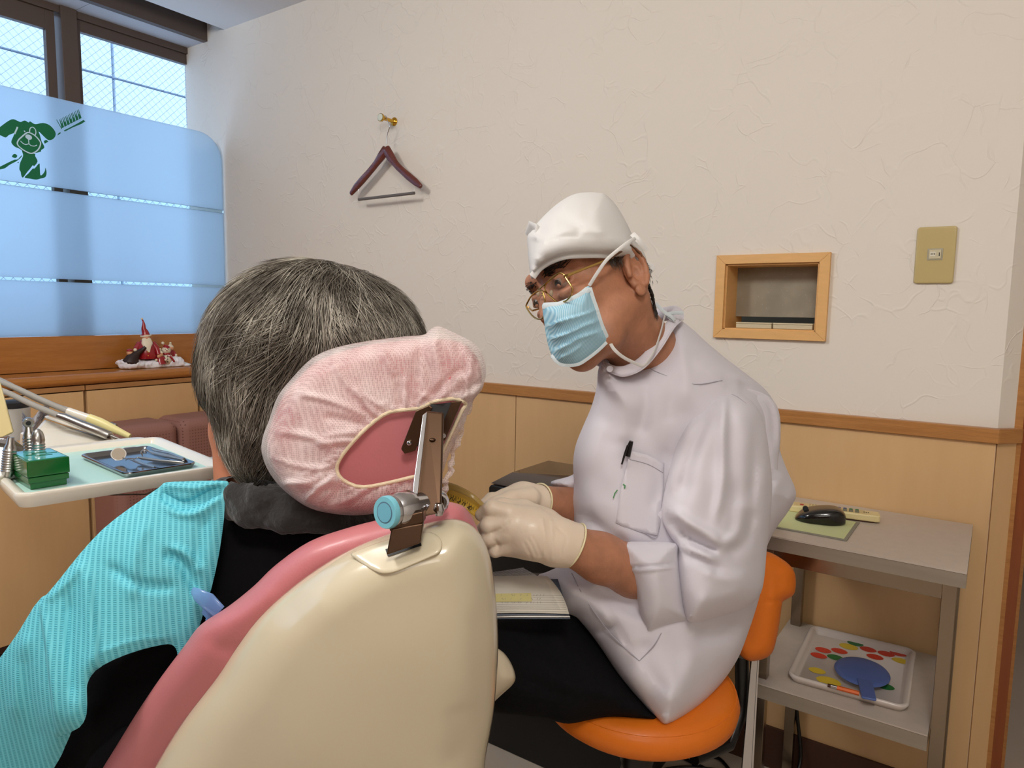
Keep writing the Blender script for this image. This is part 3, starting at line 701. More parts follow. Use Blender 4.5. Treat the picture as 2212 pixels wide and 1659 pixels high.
# ---- figurines
ZS = 0.885; XFg = -2.54
M_red = pm('glazed_red', (150, 22, 32), 0.25, coat=0.4); M_cream = pm('glazed_cream', (226, 214, 190), 0.35)
M_fskin = pm('glazed_skin', (214, 158, 122), 0.4); M_blk = pm('black_gloss', (18, 17, 17), 0.3); M_dbrown = pm('dark_sack', (44, 26, 22), 0.4)
def F(x, y, dx=0.0): return onX(x, y, XFg+dx)
def cotton(P):
    d = None
    for x, y, rx, rz, dx in ((285, 788, .045, .019, 0), (330, 787, .055, .021, .0), (372, 783, .045, .025, 0), (395, 789, .022, .012, 0), (268, 783, .020, .010, -.01), (352, 783, .04, .016, -.02)):
        c = F(x, y, dx); e = ell(P, c, (0.038, rx, rz)); d = e if d is None else su(d, e, 0.01)
    q = P*34.0
    w = np.sin(q[..., 0]*2.1+1.3*np.sin(q[..., 1]*1.7))*np.sin(q[..., 1]*2.3+np.sin(q[..., 2]*3))*np.sin(q[..., 2]*3.1+1)
    w2 = np.sin(q[..., 0]*6.1+2*np.sin(q[..., 1]*4.7))*np.sin(q[..., 1]*7.3+2*np.sin(q[..., 2]*5))
    d = d+0.004*w+0.0016*w2
    return np.maximum(d, ZS+0.0005-P[..., 2])
cot = sdf_obj('cotton_snow', cotton, (-2.61, 1.22, ZS-0.002), (-2.47, 1.53, ZS+0.06), 0.0022, pm('cotton', (238, 238, 246), 0.95, spec=0.1, sss=0.2), None, 1)
tag(cot, 'pad of white cotton wool snow under the figurines on the counter', 'cotton')
def figure(c, h, label, cat, build):
    t = thing(cat.replace(' ', '_'), c, label, cat, None); build(t, Vector(c), h)
    if h < 0.1: t.scale = (1.28, 1.28, 1.28)
    return t
def santa(t, c, h):
    up = Vector((0, 0, 1)); s = h/0.150; L = Vector((0, -1, 0)); Fw = Vector((1, -0.35, 0)).normalized(); Sd = Vector((0.35, 1, 0)).normalized()
    MB().lathe(c+up*0.018*s, up, [(x*s, y*s) for x, y in ((.004, 0), (.029, 0.001), (.031, .010), (.027, .034), (.022, .052), (.015, .062), (.004, .066))], 24).build('coat', M_red, t, True)
    m = MB()
    for k in (-1, 1):
        m.tube([c+Sd*k*0.018*s+up*0.070*s, c+Sd*k*0.030*s+up*0.052*s+Fw*0.006*s, c+Sd*k*0.033*s+up*0.032*s+Fw*0.016*s], [0.009*s, 0.009*s, 0.007*s], 12)
    a = m.build('sleeve', M_red, t, True)
    for k in (-1, 1): MB().ball(c+Sd*k*0.033*s+up*0.027*s+Fw*0.018*s, 0.006*s).build('hand', M_fskin, t, True)
    MB().ball(c+up*0.088*s+Fw*0.004*s, (0.0125*s, 0.0125*s, 0.0135*s)).ball(c+up*0.086*s+Fw*0.017*s, 0.003*s, 8, 6).build('head', M_fskin, t, True)
    MB().tube([c+up*0.084*s+Fw*0.012*s, c+up*0.070*s+Fw*0.020*s, c+up*0.056*s+Fw*0.026*s, c+up*0.042*s+Fw*0.030*s+Sd*0.004*s], [0.013*s, 0.0165*s, 0.010*s, 0.002*s], 16, flat=(Fw, 0.45)).build('beard', M_cream, t, True)
    hp = [c+up*0.092*s, c+up*0.104*s-Sd*0.001*s, c+up*0.116*s-Sd*0.005*s, c+up*0.130*s-Sd*0.0045*s, c+up*0.140*s-Sd*0.006*s, c+up*0.147*s-Sd*0.009*s]
    hat = MB().tube(vs3(spline(hp, 4)), [0.0155*s-(0.0155-0.0022)*s*min(1, (i/16.0))**0.7 for i in range(21)], 18).build('hat', M_red, t, True)
    MB().tube([c+up*0.0935*s+Vector((math.cos(a)*0.0142*s, math.sin(a)*0.0142*s, 0.002*math.sin(a)*s)) for a in [2*PI*i/20 for i in range(21)]], 0.0028*s, 8).build('hat_trim', M_cream, hat, True)
    MB().ball(c+up*0.148*s-Sd*0.009*s, 0.0036*s, 10, 8).build('pompom', M_cream, hat, True)
    for k in (-1, 1):
        MB().tube([c+Sd*k*0.011*s+up*0.022*s, c+Sd*k*0.011*s+up*0.006*s], 0.008*s, 12).ball(c+Sd*k*0.011*s+up*0.004*s+Fw*0.006*s, (0.011*s, 0.008*s, 0.005*s)).build('boot', M_dbrown, t, True)
        MB().tube([c+Sd*k*0.011*s+up*0.014*s+Vector((math.cos(a), math.sin(a), 0))*0.0082*s for a in [2*PI*i/12 for i in range(13)]], 0.0018*s, 6).build('sock_band', M_cream, t, True)
    for z in (0.030, 0.042): MB().ball(c+up*z*s+Fw*0.030*s, 0.0022*s, 8, 6).build('button', M_gold, t, True)
pz = F(317, 778); figure((XFg, pz.y, ZS+0.012), 0.168, 'tallest figurine, white-bearded man in red coat and long pointed hat, on cotton', 'figurine', santa)
def sack(t, c, h):
    up = Vector((0, 0, 1)); Sd = Vector((0.35, 1, 0)).normalized()
    MB().tube([c+up*0.001, c+up*0.014, c+up*0.028+Sd*0.006, c+up*0.040+Sd*0.018, c+up*0.050+Sd*0.032, c+up*0.056+Sd*0.038], [0.016, 0.022, 0.016, 0.008, 0.005, 0.0045], 18).build('sack_cloth', M_dbrown, t, True)
    MB().ball(c+up*0.040-Sd*0.002, 0.008, 12, 8).build('toy_head', M_fskin, t, True)
    MB().ball(c+up*0.047-Sd*0.002, (0.008, 0.008, 0.005), 12, 8).build('toy_hat', M_red, t, True)
    MB().ball(c+up*0.048+Sd*0.012, 0.005, 12, 8).build('toy_ball', M_cream, t, True)
pz = F(279, 782); figure((XFg+0.012, pz.y, ZS+0.006), 0.06, 'dark brown toy sack leaning left of the tall red figurine', 'figurine', sack)
def snowman(t, c, h):
    up = Vector((0, 0, 1)); Fw = Vector((1, -0.35, 0)).normalized(); Sd = Vector((0.35, 1, 0)).normalized()
    MB().ball(c+up*0.014, (0.018, 0.018, 0.018)).ball(c+up*0.040, (0.0125, 0.0125, 0.012)).build('snow_body', M_cream, t, True)
    MB().tube([c+up*0.030+Vector((math.cos(a), math.sin(a), 0))*0.010 for a in [2*PI*i/16 for i in range(17)]], 0.0035, 8).tube([c+up*0.030+Fw*0.010, c+up*0.020+Fw*0.016+Sd*0.010, c+up*0.008+Fw*0.014+Sd*0.018], 0.003, 8).build('scarf', M_red, t, True)
    MB().lathe(c+up*0.048, up-Sd*0.5, [(0.011, -0.003), (0.008, 0.003), (0.003, 0.009)], 14).build('cap', M_red, t, True)
    MB().ball(c+up*0.061-Sd*0.008, 0.0045, 10, 8).build('pompom', M_cream, t, True)
    MB().cyl(c+up*0.040+Fw*0.011, c+up*0.040+Fw*0.019, 0.0022, 0.0004, 8).build('nose', M_red, t)
    for z in (0.008, 0.016, 0.023): MB().ball(c+up*z+Fw*0.0175, 0.0017, 8, 6).build('button', M_blk, t, True)
    for k in (-1, 1): MB().ball(c+up*0.044+Fw*0.0115+Sd*k*0.004, 0.0013, 8, 6).build('eye', M_blk, t, True)
    MB().ball(c+up*0.020+Fw*0.014-Sd*0.010, (0.005, 0.004, 0.004), 10, 8).build('mitten', pm('dark_green_glaze', (20, 56, 34), 0.3), t, True)
pz = F(356, 780); figure((XFg+0.012, pz.y, ZS+0.010), 0.06, 'small cream snowman figurine with red scarf, between two children', 'figurine', snowman)
def child(hatm, kneel):
    def f(t, c, h):
        up = Vector((0, 0, 1)); Fw = Vector((1, -0.35, 0)).normalized(); Sd = Vector((0.35, 1, 0)).normalized(); z = 0.022 if kneel else 0.034
        MB().lathe(c, up, [(0.004, 0), (0.015, 0.001), (0.013, z*0.5), (0.008, z), (0.003, z+0.002)], 16).build('coat', M_red, t, True)
        MB().ball(c+up*(z+0.006)+Fw*0.001, 0.0082, 12, 8).build('head', M_fskin, t, True)
        MB().lathe(c+up*(z+0.009)-Fw*0.001, up-Sd*(0.4 if kneel else 0), [(0.009, 0), (0.0075, 0.004), (0.002, 0.010 if not kneel else 0.015)], 14).build('hat', hatm, t, True)
        MB().ball(c+up*(z+0.021), 0.0034, 10, 8).build('pompom', M_cream, t, True)
        for k in (-1, 1):
            a = MB().tube([c+Sd*k*0.006+up*z*0.9, c+Sd*k*0.012+up*z*0.6+Fw*0.008], [0.0045, 0.0038], 10).build('arm', M_red, t, True)
            MB().ball(c+Sd*k*0.012+up*z*0.6+Fw*0.011, 0.0036, 10, 8).build('mitten', M_cream, a, True)
    return f
pz = F(339, 780); figure((XFg+0.024, pz.y, ZS+0.012), 0.05, 'smallest kneeling child figurine in red, left of the snowman', 'figurine', child(M_cream, True))
pz = F(371, 772); figure((XFg-0.006, pz.y, ZS+0.016), 0.05, 'child figurine with white bobble hat, rightmost on the cotton', 'figurine', child(M_cream, False))
# ---- tray table
ZT = 0.868
O0 = Vector((-0.968, 0.615, 0)); EX = Vector((-0.983, 0.184, 0)).normalized(); EY = Vector((-EX.y, EX.x, 0)); EY = -EY if EY.y > 0 else EY
def TT(a, b, z=0.0): return O0+EX*a+EY*b+Vector((0, 0, ZT+z))
def rrect(a0, a1, b0, b1, r, n=6):
    out = []
    for (ca, cb, s) in ((a0+r, b0+r, 180), (a1-r, b0+r, 270), (a1-r, b1-r, 0), (a0+r, b1-r, 90)):
        for i in range(n+1):
            g = math.radians(s+90*i/n); out.append((ca+r*math.cos(g), cb+r*math.sin(g)))
    return out
def tray_solid(mb, fn, a0, a1, b0, b1, r, rim, h, floor_t, flare=0.0, n=6):
    """open tray: outer wall, rounded rim, inner wall, floor"""
    loops = []
    def lp(ins, z): return [fn(a, b, z) for a, b in rrect(a0+ins, a1-ins, b0+ins, b1-ins, max(r-ins, 0.002), n)]
    seq = [(flare, 0.0), (0.0, h*0.75), (rim*0.12, h*0.95), (rim*0.4, h), (rim*0.75, h*0.93), (rim, h*0.72), (rim+flare*0.6+0.001, floor_t)]
    base = len(mb.v); m = None
    for ins, z in seq:
        q = lp(ins, z); m = len(q); mb.v += q
    for i in range(len(seq)-1):
        for j in range(m): mb.f.append((base+i*m+j, base+i*m+(j+1) % m, base+(i+1)*m+(j+1) % m, base+(i+1)*m+j))
    mb.f.append(tuple(base+j for j in range(m))[::-1]); mb.f.append(tuple(base+(len(seq)-1)*m+j for j in range(m)))
M_enamel = pm('ivory_plastic', (226, 220, 206), 0.25, coat=0.4)
tt = thing('dental_tray_table', TT(0.3, 0.2, -0.03), 'ivory dental instrument table with pale green mat and hoses, left of the patient', 'instrument table')
mb = MB(); tray_solid(mb, TT, -0.012, 0.305, -0.012, 0.262, 0.022, 0.016, 0.020, 0.0085, 0.006, 8)
mb.v = [v-Vector((0, 0, 0.0125)) for v in mb.v]
mb.build('table_top', M_enamel, tt, True, ang=50)
mb = MB(); mb.prism([TT(a, b, -0.0038) for a, b in rrect(0.006, 0.287, 0.006, 0.244, 0.012)], (0, 0, 0.0025)); mb.build('green_mat', pm('pale_green_mat', (176, 214, 204), 0.3), tt)
# support arm below, and rear console with handpiece rests
MB().tube([TT(0.28, 0.20, -0.03), TT(0.5, 0.22, -0.05), TT(0.8, 0.25, -0.12)], 0.02, 16).build('support_arm', M_enamel, tt, True)
MB().tube([TT(0.06, 0.02, -0.014), TT(0.02, 0.10, -0.026), TT(0.05, 0.20, -0.016)], 0.0012, 6).build('bracket_wire', M_chrome, tt, True)
con = MB()
con.prism([TT(a, b, -0.004) for a, b in rrect(0.300, 0.36, 0.0, 0.34, 0.02)], (0, 0, 0.004))
con.build('rear_console', M_enamel, tt, bevel=0.004, seg=3)
rs = MB()   # sloping side wall behind the handpieces
P0 = [A(81, 930, 1.33), A(100, 908, 1.35), A(160, 927, 1.36), A(240, 950, 1.35), A(215, 964, 1.30), A(80, 966, 1.27)]
rs.prism(P0, EX*0.016); rs.build('rest_wall', M_enamel, tt, bevel=0.005, seg=3)
hr = MB(); hr.prism([A(100, 905, 1.36), A(108, 900, 1.36), A(250, 946, 1.34), A(246, 953, 1.33)], EX*0.03); hr.build('handpiece_rail', M_enamel, tt, bevel=0.003)
# cream control head at the picture's left edge
chd = MB().prism([A(-40, 815, 1.00), A(1, 822, 1.0), A(31, 932, 0.985), A(28, 938, 0.985), A(4, 946, .98), A(-40, 950, .98)], EX*0.03)
chd.build('control_head', pm('cream_control', (206, 190, 140), 0.35), tt, bevel=0.004, seg=3)
# hoses and handpieces
M_hose = pm('grey_hose', (150, 146, 138), 0.4); M_steel = pm('satin_steel', (178, 176, 172), 0.28, 1.0); M_yel = pm('pale_yellow_plastic', (222, 212, 150), 0.35)
M_dark = pm('dark_rubber', (40, 40, 42), 0.5)
def handpiece(pts, ds, rr, mat, label, tipm=None, hose=None, name='handpiece', extra=None, grp=None):
    P3 = [A(x, y, d) for (x, y), d in zip(pts, ds)]
    t = thing(name, P3[0], label, 'handpiece', grp)
    MB().tube(P3, rr, 18).build('body', mat, t, True, ang=60)
    if hose:
        MB().tube(vs3(spline([A(*h) for h in hose]+[P3[0]], 6)), 0.0055, 12).build('hose', M_hose, t, True)
    if extra: extra(t, P3)
    return t
def ringed(t, P3):
    d = (P3[-1]-P3[0]).normalized(); m = MB(); e = P3[-1]-d*0.014
    for i in range(4): m.cyl(e+d*i*0.0032, e+d*(i*0.0032+0.0016), 0.0052)
    m.build('grip_rings', M_dark, t, True)
    MB().tube([P3[-1]-d*0.002, P3[-1]+d*0.010, P3[-1]+d*0.02], [0.004, 0.0026, 0.0018], 12).build('chuck', M_steel, t, True)
handpiece([(127, 898), (140, 902), (180, 919), (182, 920), (236, 941), (240, 942)], [1.32]*6, [.0062, .0075, .0078, .0085, .0085, .006], M_steel, 'steel micromotor handpiece lying nearest on the rest, grey hose to the left', hose=[(-60, 822, 1.36), (10, 846, 1.36), (70, 874, 1.34)], extra=ringed)
def syr(t, P3):
    d = (P3[-1]-P3[0]).normalized()
    MB().tube([A(147, 888, 1.36), A(196, 905, 1.36)], 0.0075, 16).build('sleeve', M_enamel, t, True)
handpiece([(192, 903), (215, 912), (240, 924), (276, 941), (281, 943)], [1.36]*5, [.0085, .009, .008, .0055, .005], M_yel, 'pale yellow suction handpiece with its end past the table corner', hose=[(-60, 802, 1.42), (20, 832, 1.40), (90, 864, 1.38), (147, 888, 1.36)], extra=syr)
def tipx(t, P3):
    MB().cyl(P3[-1], P3[-1]+(P3[-1]-P3[0]).normalized()*0.012, 0.0055, 0.005).ball(A(244, 918, 1.40), 0.0045).build('spray_tip', M_steel, t, True)
handpiece([(140, 884), (200, 904), (238, 917)], [1.40]*3, [.006, .0055, .004], pm('grey_plastic', (170, 166, 156), 0.35), 'thin grey air syringe lying behind the pale yellow handpiece', hose=[(-60, 796, 1.46), (10, 826, 1.44), (80, 862, 1.42)], extra=tipx)
# upright scaler tips in a holder
def upright(x, ytop, ybot, d, head, label):
    a, b = A(x[0], ybot, d), A(x[1], ytop, d); t = thing('turbine_handpiece', a, label, 'handpiece', 'steel handpieces standing behind the green box')
    ax = (b-a); L = ax.length; n = 14; pr = []
    for i in range(9):
        h = L*0.12+L*0.06*i; pr += [(0.0078, h), (0.0088, h+L*0.018), (0.0088, h+L*0.036), (0.0078, h+L*0.05)]
    if head == 'dome': top = [(0.0086, L*0.72), (0.0080, L*0.82), (0.0062, L*0.92), (0.003, L*0.985), (0.0006, L)]
    else: top = [(0.0076, L*0.70), (0.0052, L*0.80), (0.0042, L*0.92), (0.004, L*0.95)]
    MB().lathe(a, ax, [(0.0055, 0), (0.0065, L*0.05)]+pr+top, 20).build('grip', M_steel, t, True, ang=60)
    if head == 'disc':
        c = b-ax.normalized()*0.003; dirr = (Vector(CAM)-c).normalized()+Vector((0, 0, -0.2))
        hd = MB().lathe(c-dirr*0.006, dirr, [(0.0062, 0), (0.0072, 0.003), (0.0072, 0.010), (0.006, 0.012)], 20).build('head', M_steel, t, True)
        MB().lathe(c+dirr*0.0058, dirr, [(0.0035, 0), (0.0032, 0.0012)], 14).build('bur_hole', M_dark, hd, True)
    return t
upright((68, 61), 908, 1012, 1.02, 'disc', 'steel handpiece with round angled head, behind the green box')
upright((85, 81), 926, 1018, 1.01, 'dome', 'steel handpiece with smooth domed end, right of the angled head')
upright((16, 24), 940, 1030, 0.98, 'plain', 'ribbed steel handpiece nearest the left edge, below the cream panel')
hd = MB(); hd.prism([A(52, 940, 1.06), A(62, 938, 1.06), A(62, 985, 1.06), A(50, 985, 1.06)], EX*0.03).build('tip_holder', M_enamel, tt, bevel=0.002)
sb = thing('steel_box', A(20, 1000, 1.0), 'small mirror-steel box with rounded edges behind the green box', 'box')
MB().prism([A(-40, 945, 1.04), A(30, 950, 1.04), A(54, 966, 1.04), A(56, 1010, 1.03), A(-40, 1030, 1.0)], EX*0.04).build('case_body', M_steel, sb, bevel=0.004, seg=3)
MB().prism([A(-40, 944, 1.035), A(29, 949, 1.035), A(53, 965, 1.035), A(53, 967, 1.035), A(-40, 950, 1.03)], EX*0.044).build('box_lid', M_chrome, sb, bevel=0.001)
wb_ = thing('white_tip_stand', A(10, 1032, 0.96), 'low white plastic stand under the ribbed handpiece at the left edge', 'stand')
MB().prism([onZ(x, y, ZT-0.001) for x, y in ((-30, 1030), (22, 1010), (40, 1030), (-5, 1052))], (0, 0, 0.012)).build('stand_base', M_enamel, wb_, bevel=0.003)
wc = thing('white_canister', A(20, 900, 1.5), 'white canister standing behind the hoses on the left', 'canister')
MB().lathe(A(36, 948, 1.55), (0, 0, 1), [(0.024, 0), (0.028, 0.012), (0.028, 0.06), (0.029, 0.07)], 28).build('canister_body', pm('white_plastic', (214, 212, 206), 0.4), wc, True)
MB().lathe(A(36, 948, 1.55)+Vector((0, 0, 0.0705)), (0, 0, 1), [(0.027, 0), (0.027, 0.012), (0.02, 0.016)], 28).build('canister_lid', M_dark, wc, True)
ps = thing('plastic_sleeve', A(75, 905, 1.42), 'clear striped plastic sleeve crumpled behind the steel handpieces', 'plastic sleeve')
m_ps = pm('striped_clear_plastic', (206, 210, 220), 0.2, alpha=0.55)
g = MB(); nx, ny = 12, 8; base = []
for i in range(nx):
    for j in range(ny):
        u, v = i/(nx-1), j/(ny-1); g.v.append(A(48+58*u, 888+16*math.sin(u*5)+v*(46-20*u), 1.44+0.03*math.sin(u*7+v*3)))
for i in range(nx-1):
    for j in range(ny-1): a = i*ny+j; g.f.append((a, a+1, a+ny+1, a+ny))
o = g.build('sleeve_film', m_ps, ps, True); sm_ = o.modifiers.new('thick', 'SOLIDIFY'); sm_.thickness = 0.0012
g = MB()
for j in range(5): g.tube([A(48+58*u, 893+16*math.sin(u*5)+j*7*(1-0.4*u), 1.438+0.03*math.sin(u*7+j*0.5)) for u in [q/10 for q in range(11)]], 0.0006, 5)
g.build('sleeve_stripes', pm('stripe_blue_grey', (110, 124, 150), 0.4), o)
# green box
M_gbox = pm('green_plastic', (6, 92, 34), 0.22, coat=0.4)
gb = thing('green_box', (0, 0, 0), 'green plastic bur box with raised lid on the near corner of the mat', 'box')
q0 = onZ(62, 1060, ZT-0.001); q1 = onZ(152, 1046, ZT-0.001); q2 = onZ(24, 1037, ZT-0.001)
gx = (q1-q0); gy = (q2-q0); gz = Vector((0, 0, 1))
gy = (gy-gx*gy.dot(gx)/gx.length_squared)
if gy.length < 0.05: gy = gy.normalized()*0.058
def gbx(ins, z0, z1): 
    ux, uy = gx.normalized()*ins, gy.normalized()*ins
    return [q0+ux+uy+gz*z0, q0+gx-ux+uy+gz*z0, q0+gx+gy-ux-uy+gz*z0, q0+gy+ux-uy+gz*z0], gz*(z1-z0)
gb.location = q0; bpy.context.view_layer.update()
MB().prism(*gbx(0.003, 0, 0.014)).build('base', M_gbox, gb, bevel=0.001)
MB().prism(*gbx(0.0005, 0.0085, 0.0165)).build('band', M_gbox, gb, bevel=0.001)
lid = MB().prism(*gbx(-0.0005, 0.0172, 0.0395)).build('lid', M_gbox, gb, bevel=0.0012)
MB().prism(*gbx(0.003, 0.0395, 0.0402)).build('lid_window', pm('turquoise_lid', (60, 170, 170), 0.08, coat=0.6), lid)
mk = MB(); tc_ = q0+gx*0.55+gy*0.35+gz*0.0405
for du, dv, w in ((0, 0, .010), (-.012, .012, .006), (.012, .012, .007), (.0, .022, .009)): mk.obox(tc_+gx.normalized()*du+gy.normalized()*dv, gx.normalized()*w, gy.normalized()*0.002, gz*0.0002)
mk.build('lid_marks', M_gbox, lid)
# steel instrument tray
c = [onZ(170, 985, ZT+0.004), onZ(320, 965, ZT+0.004), onZ(424, 1002, ZT+0.004), onZ(272, 1028, ZT+0.004)]
tc0 = (c[0]+c[1]+c[2]+c[3])/4; tx = ((c[3]-c[0])+(c[2]-c[1]))/2; ty = ((c[1]-c[0])+(c[2]-c[3]))/2
ty = ty-tx*ty.dot(tx)/tx.length_squared; TL, TW = tx.length, ty.length; txn, tyn = tx.normalized(), ty.normalized()
def TR(a, b, z=0.0): return Vector((tc0.x, tc0.y, ZT-0.0012))+txn*a+tyn*b+Vector((0, 0, z))
it = thing('instrument_tray', TR(0, 0), 'shiny rectangular steel tray holding dental instruments on the pale green mat', 'tray')
M_mirror = pm('mirror_steel', (150, 152, 156), 0.12, 1.0)
mb = MB(); tray_solid(mb, TR, -TL/2, TL/2, -TW/2, TW/2, 0.012, 0.006, 0.0085, 0.0015, 0.004, 6); mb.build('tray_body', M_mirror, it, True, ang=50)
MB().prism([TR(-TL/2-0.010, TW*0.18, 0.006), TR(-TL/2+0.002, TW*0.10, 0.007), TR(-TL/2+0.002, TW*0.34, 0.007), TR(-TL/2-0.010, TW*0.30, 0.006)], (0, 0, 0.0012)).build('tray_tab', M_mirror, it)
ZI = ZT+0.004
def inst(name, label, pts, rr, extra=None, cat='dental instrument'):
    P3 = [onZ(x, y, ZI+z) for x, y, z in pts]; t = thing(name, P3[0], label, cat)
    MB().tube(P3, rr, 12).build('handle', M_steel, t, True)
    if extra: extra(t, P3)
    return t
def mir(t, P3):
    c = A(256, 980, (P3[0]-Vector(CAM)).dot(VF)); n = (Vector(CAM)-c).normalized()+Vector((0.1, 0.0, 0.5)); n.normalize()
    c = onZ(256, 981, ZI+0.010)
    MB().tube([P3[0], c-VU*0.006+VR*0.006], 0.0011, 8).build('neck', M_steel, t, True)
    MB().lathe(c, n, [(0.0108, -0.001), (0.0112, 0), (0.0108, 0.0008)], 28).build('mirror_rim', M_steel, t, True)
    MB().lathe(c+n*0.0009, n, [(0.0096, 0), (0.0096, 0.0003)], 28).build('mirror_glass', pm('mirror_glass', (150, 138, 122), 0.35, 0.3), t, True)
inst('dental_mirror', 'round dental mirror raised at its tip, nearest instrument in the steel tray', [(281, 992, 0.005), (290, 995, 0.004), (310, 1003, 0.003), (334, 1010, 0.003)], [.0012, .0024, .0024, .0016], mir)
def expl(t, P3):
    MB().tube(vs3(spline([P3[0], onZ(290, 991, ZI+0.006), onZ(278, 990, ZI+0.010), onZ(272, 994, ZI+0.004)], 4)), 0.0009, 8).build('probe_tip', M_steel, t, True)
inst('dental_explorer', 'steel explorer lying in the middle of the tray, thin tip beside the mirror', [(297, 988, 0.004), (308, 990, 0.003), (350, 996, 0.003), (388, 999, 0.003), (398, 1000, 0.003)], [.0012, .0026, .0026, .0028, .0018], expl)
def hookt(t, P3):
    MB().tube(vs3(spline([P3[0], onZ(313, 971, ZI+0.010), onZ(305, 976, ZI+0.012), onZ(308, 985, ZI+0.006)], 4)), 0.0011, 8).build('hooked_tip', M_steel, t, True)
inst('dental_tweezers', 'steel tweezers at the back of the tray, tips bent toward the mirror', [(322, 975, 0.006), (335, 980, 0.005), (365, 986, 0.004), (396, 993, 0.003)], [.0014, .0034, .0034, .0022], hookt)
inst('dental_scaler', 'steel scaler furthest back along the tray edge', [(328, 969, 0.008), (334, 972, 0.006), (365, 979, 0.005), (398, 991, 0.004)], [.0012, .0026, .0026, .0020])
cg = thing('clear_cup', A(474, 1020, 1.25), 'clear faceted plastic cup beside the patient neck at the table corner', 'cup')
MB().lathe(A(476, 1040, 1.30), (0, 0, 1), [(0.016, 0), (0.020, 0.045)], 8).build('cup_wall', pm('clear_plastic', (220, 224, 226), 0.08, alpha=0.5), cg)
M_tch = pm('table_chrome', (150, 136, 120), 0.2, 1.0)
# ================================================================ CART
cx0, cx1, cy0, cy1, cz = -0.362, -0.012, 1.375, 1.708, 0.690
M_top = pm('beige_laminate', (196, 184, 172), 0.4, var=(60, 0.03)); M_edge = pm('metal_edge', (160, 150, 136), 0.38, 0.35, var=(5, 0.06, (1, 1, 14)))
ca = thing('side_table', ((cx0+cx1)/2, (cy0+cy1)/2, 0), 'two-tier chrome framed side table with beige tops, against the wall', 'table')
MB().box(cx0, cx1, cy0, cy1, cz-0.003, cz).build('table_top', M_top, ca)
MB().box(cx0, cx1, cy0, cy1, cz-0.028, cz-0.0034).build('top_edge', M_edge, ca)
M_dl = pm('dark_line', (44, 34, 28), 0.5)
MB().box(cx0-0.0002, cx1+0.0002, cy0-0.0002, cy1, cz-0.0034, cz-0.003).build('edge_line', M_dl, ca)
MB().box(cx0+0.012, cx1-0.028, cy0+0.012, cy0+0.030, cz-0.058, cz-0.0285).build('apron', M_tch, ca, bevel=0.0008)
MB().box(cx0+0.012, cx1-0.028, cy1-0.030, cy1-0.012, cz-0.058, cz-0.0285).build('apron', M_tch, ca, bevel=0.0008)
for x in (cx0+0.012, cx1-0.034):
    for y in (cy0+0.010, cy1-0.032):
        l = MB().box(x, x+0.022, y, y+0.022, 0.008, cz-0.0285).build('leg', M_tch, ca, bevel=0.001)
        MB().box(x-0.001, x+0.023, y-0.001, y+0.023, 0.0, 0.010).build('foot', M_dark, l)
zs = 0.392
MB().box(cx0+0.004, cx1-0.036, cy0-0.012, cy1-0.004, zs-0.003, zs).build('shelf', M_top, ca)
MB().box(cx0+0.004, cx1-0.036, cy0-0.012, cy1-0.004, zs-0.030, zs-0.0034).build('shelf_edge', M_edge, ca)
MB().box(cx0+0.0038, cx1-0.0358, cy0-0.0122, cy1-0.004, zs-0.0034, zs-0.003).build('edge_line', M_dl, ca)
# mouse pad, mouse, remote

p = [onZ(1829, 1170, cz), onZ(1857, 1130, cz)]
dx = Vector((-1, 0.0, 0)); e = (p[1]-p[0]); e.z = 0; dx = Vector((-e.y, e.x, 0)).normalized(); dx = dx if dx.x < 0 else -dx
mp = thing('mouse_pad', p[0], 'pale green mouse pad with grey rim on the table top', 'mouse pad')
MB().prism([p[0], p[1], p[1]+dx*0.165, p[0]+dx*0.165], (0, 0, 0.0025)).build('pad_base', pm('grey_rubber', (140, 136, 122), 0.6), mp, bevel=0.0006)
ii = e.normalized()*0.006
MB().prism([p[0]+ii+dx*0.006+Vector((0, 0, .0025)), p[1]-ii+dx*0.006+Vector((0, 0, .0025)), p[1]-ii+dx*0.159+Vector((0, 0, .0025)), p[0]+ii+dx*0.159+Vector((0, 0, .0025))], (0, 0, 0.0005)).build('pad_surface', pm('pale_green_cloth', (206, 212, 158), 0.8), mp)
a, b = onZ(1714, 1126, cz+0.004), onZ(1829, 1139, cz+0.004); mc = (a+b)/2; ml = (b-a).normalized(); msd = Vector((-ml.y, ml.x, 0)); mL = (b-a).length/2; mc = mc+msd*0.027
t = thing('computer_mouse', mc, 'glossy black computer mouse on the pale green pad', 'computer mouse')
def mouse(P):
    q = P-np.array(mc); u = q@np.array(ml)/mL; v = q@np.array(msd)/0.031; z = q[..., 2]-(-0.004)
    top = 0.041*np.sqrt(np.clip(1-(np.abs(u-0.12)/1.12)**2.3, 0, 1))*np.clip(0.80+0.20*u, 0.55, 1)
    wid = np.clip(1-np.abs(u)**3.2*0.55, 0.1, 1)
    r = np.sqrt(u**4+(v/wid)**4+1e-9)**0.5
    d1 = (r-1)*0.022; d2 = (z-top*np.sqrt(np.clip(1-(v/1.15)**4*0.6, 0.1, 1)))*0.8
    return np.maximum(su(d1, d2, -0.006) if False else -su(-d1, -d2, 0.008), 0.0035-(q[..., 2]+0.004))
sdf_obj('shell', mouse, tuple(np.array(mc)-0.07), tuple(np.array(mc)+np.array([.07, .07, .05])), 0.0016, pm('black_gloss_plastic', (12, 11, 11), 0.16, coat=0.5), t, 2)
MB().lathe(mc-ml*mL*0.55+Vector((0, 0, 0.0225))-msd*0.002, msd, [(0.0055, 0), (0.0055, 0.004)], 20).build('scroll_wheel', M_dark, t, True)
r0_, r1_ = onZ(1703, 1094, cz+0.014), onZ(1902, 1119, cz+0.014)
rd = (r1_-r0_).normalized(); rs_ = Vector((-rd.y, rd.x, 0)); rl_ = (r1_-r0_).length; r0_.z = cz; 
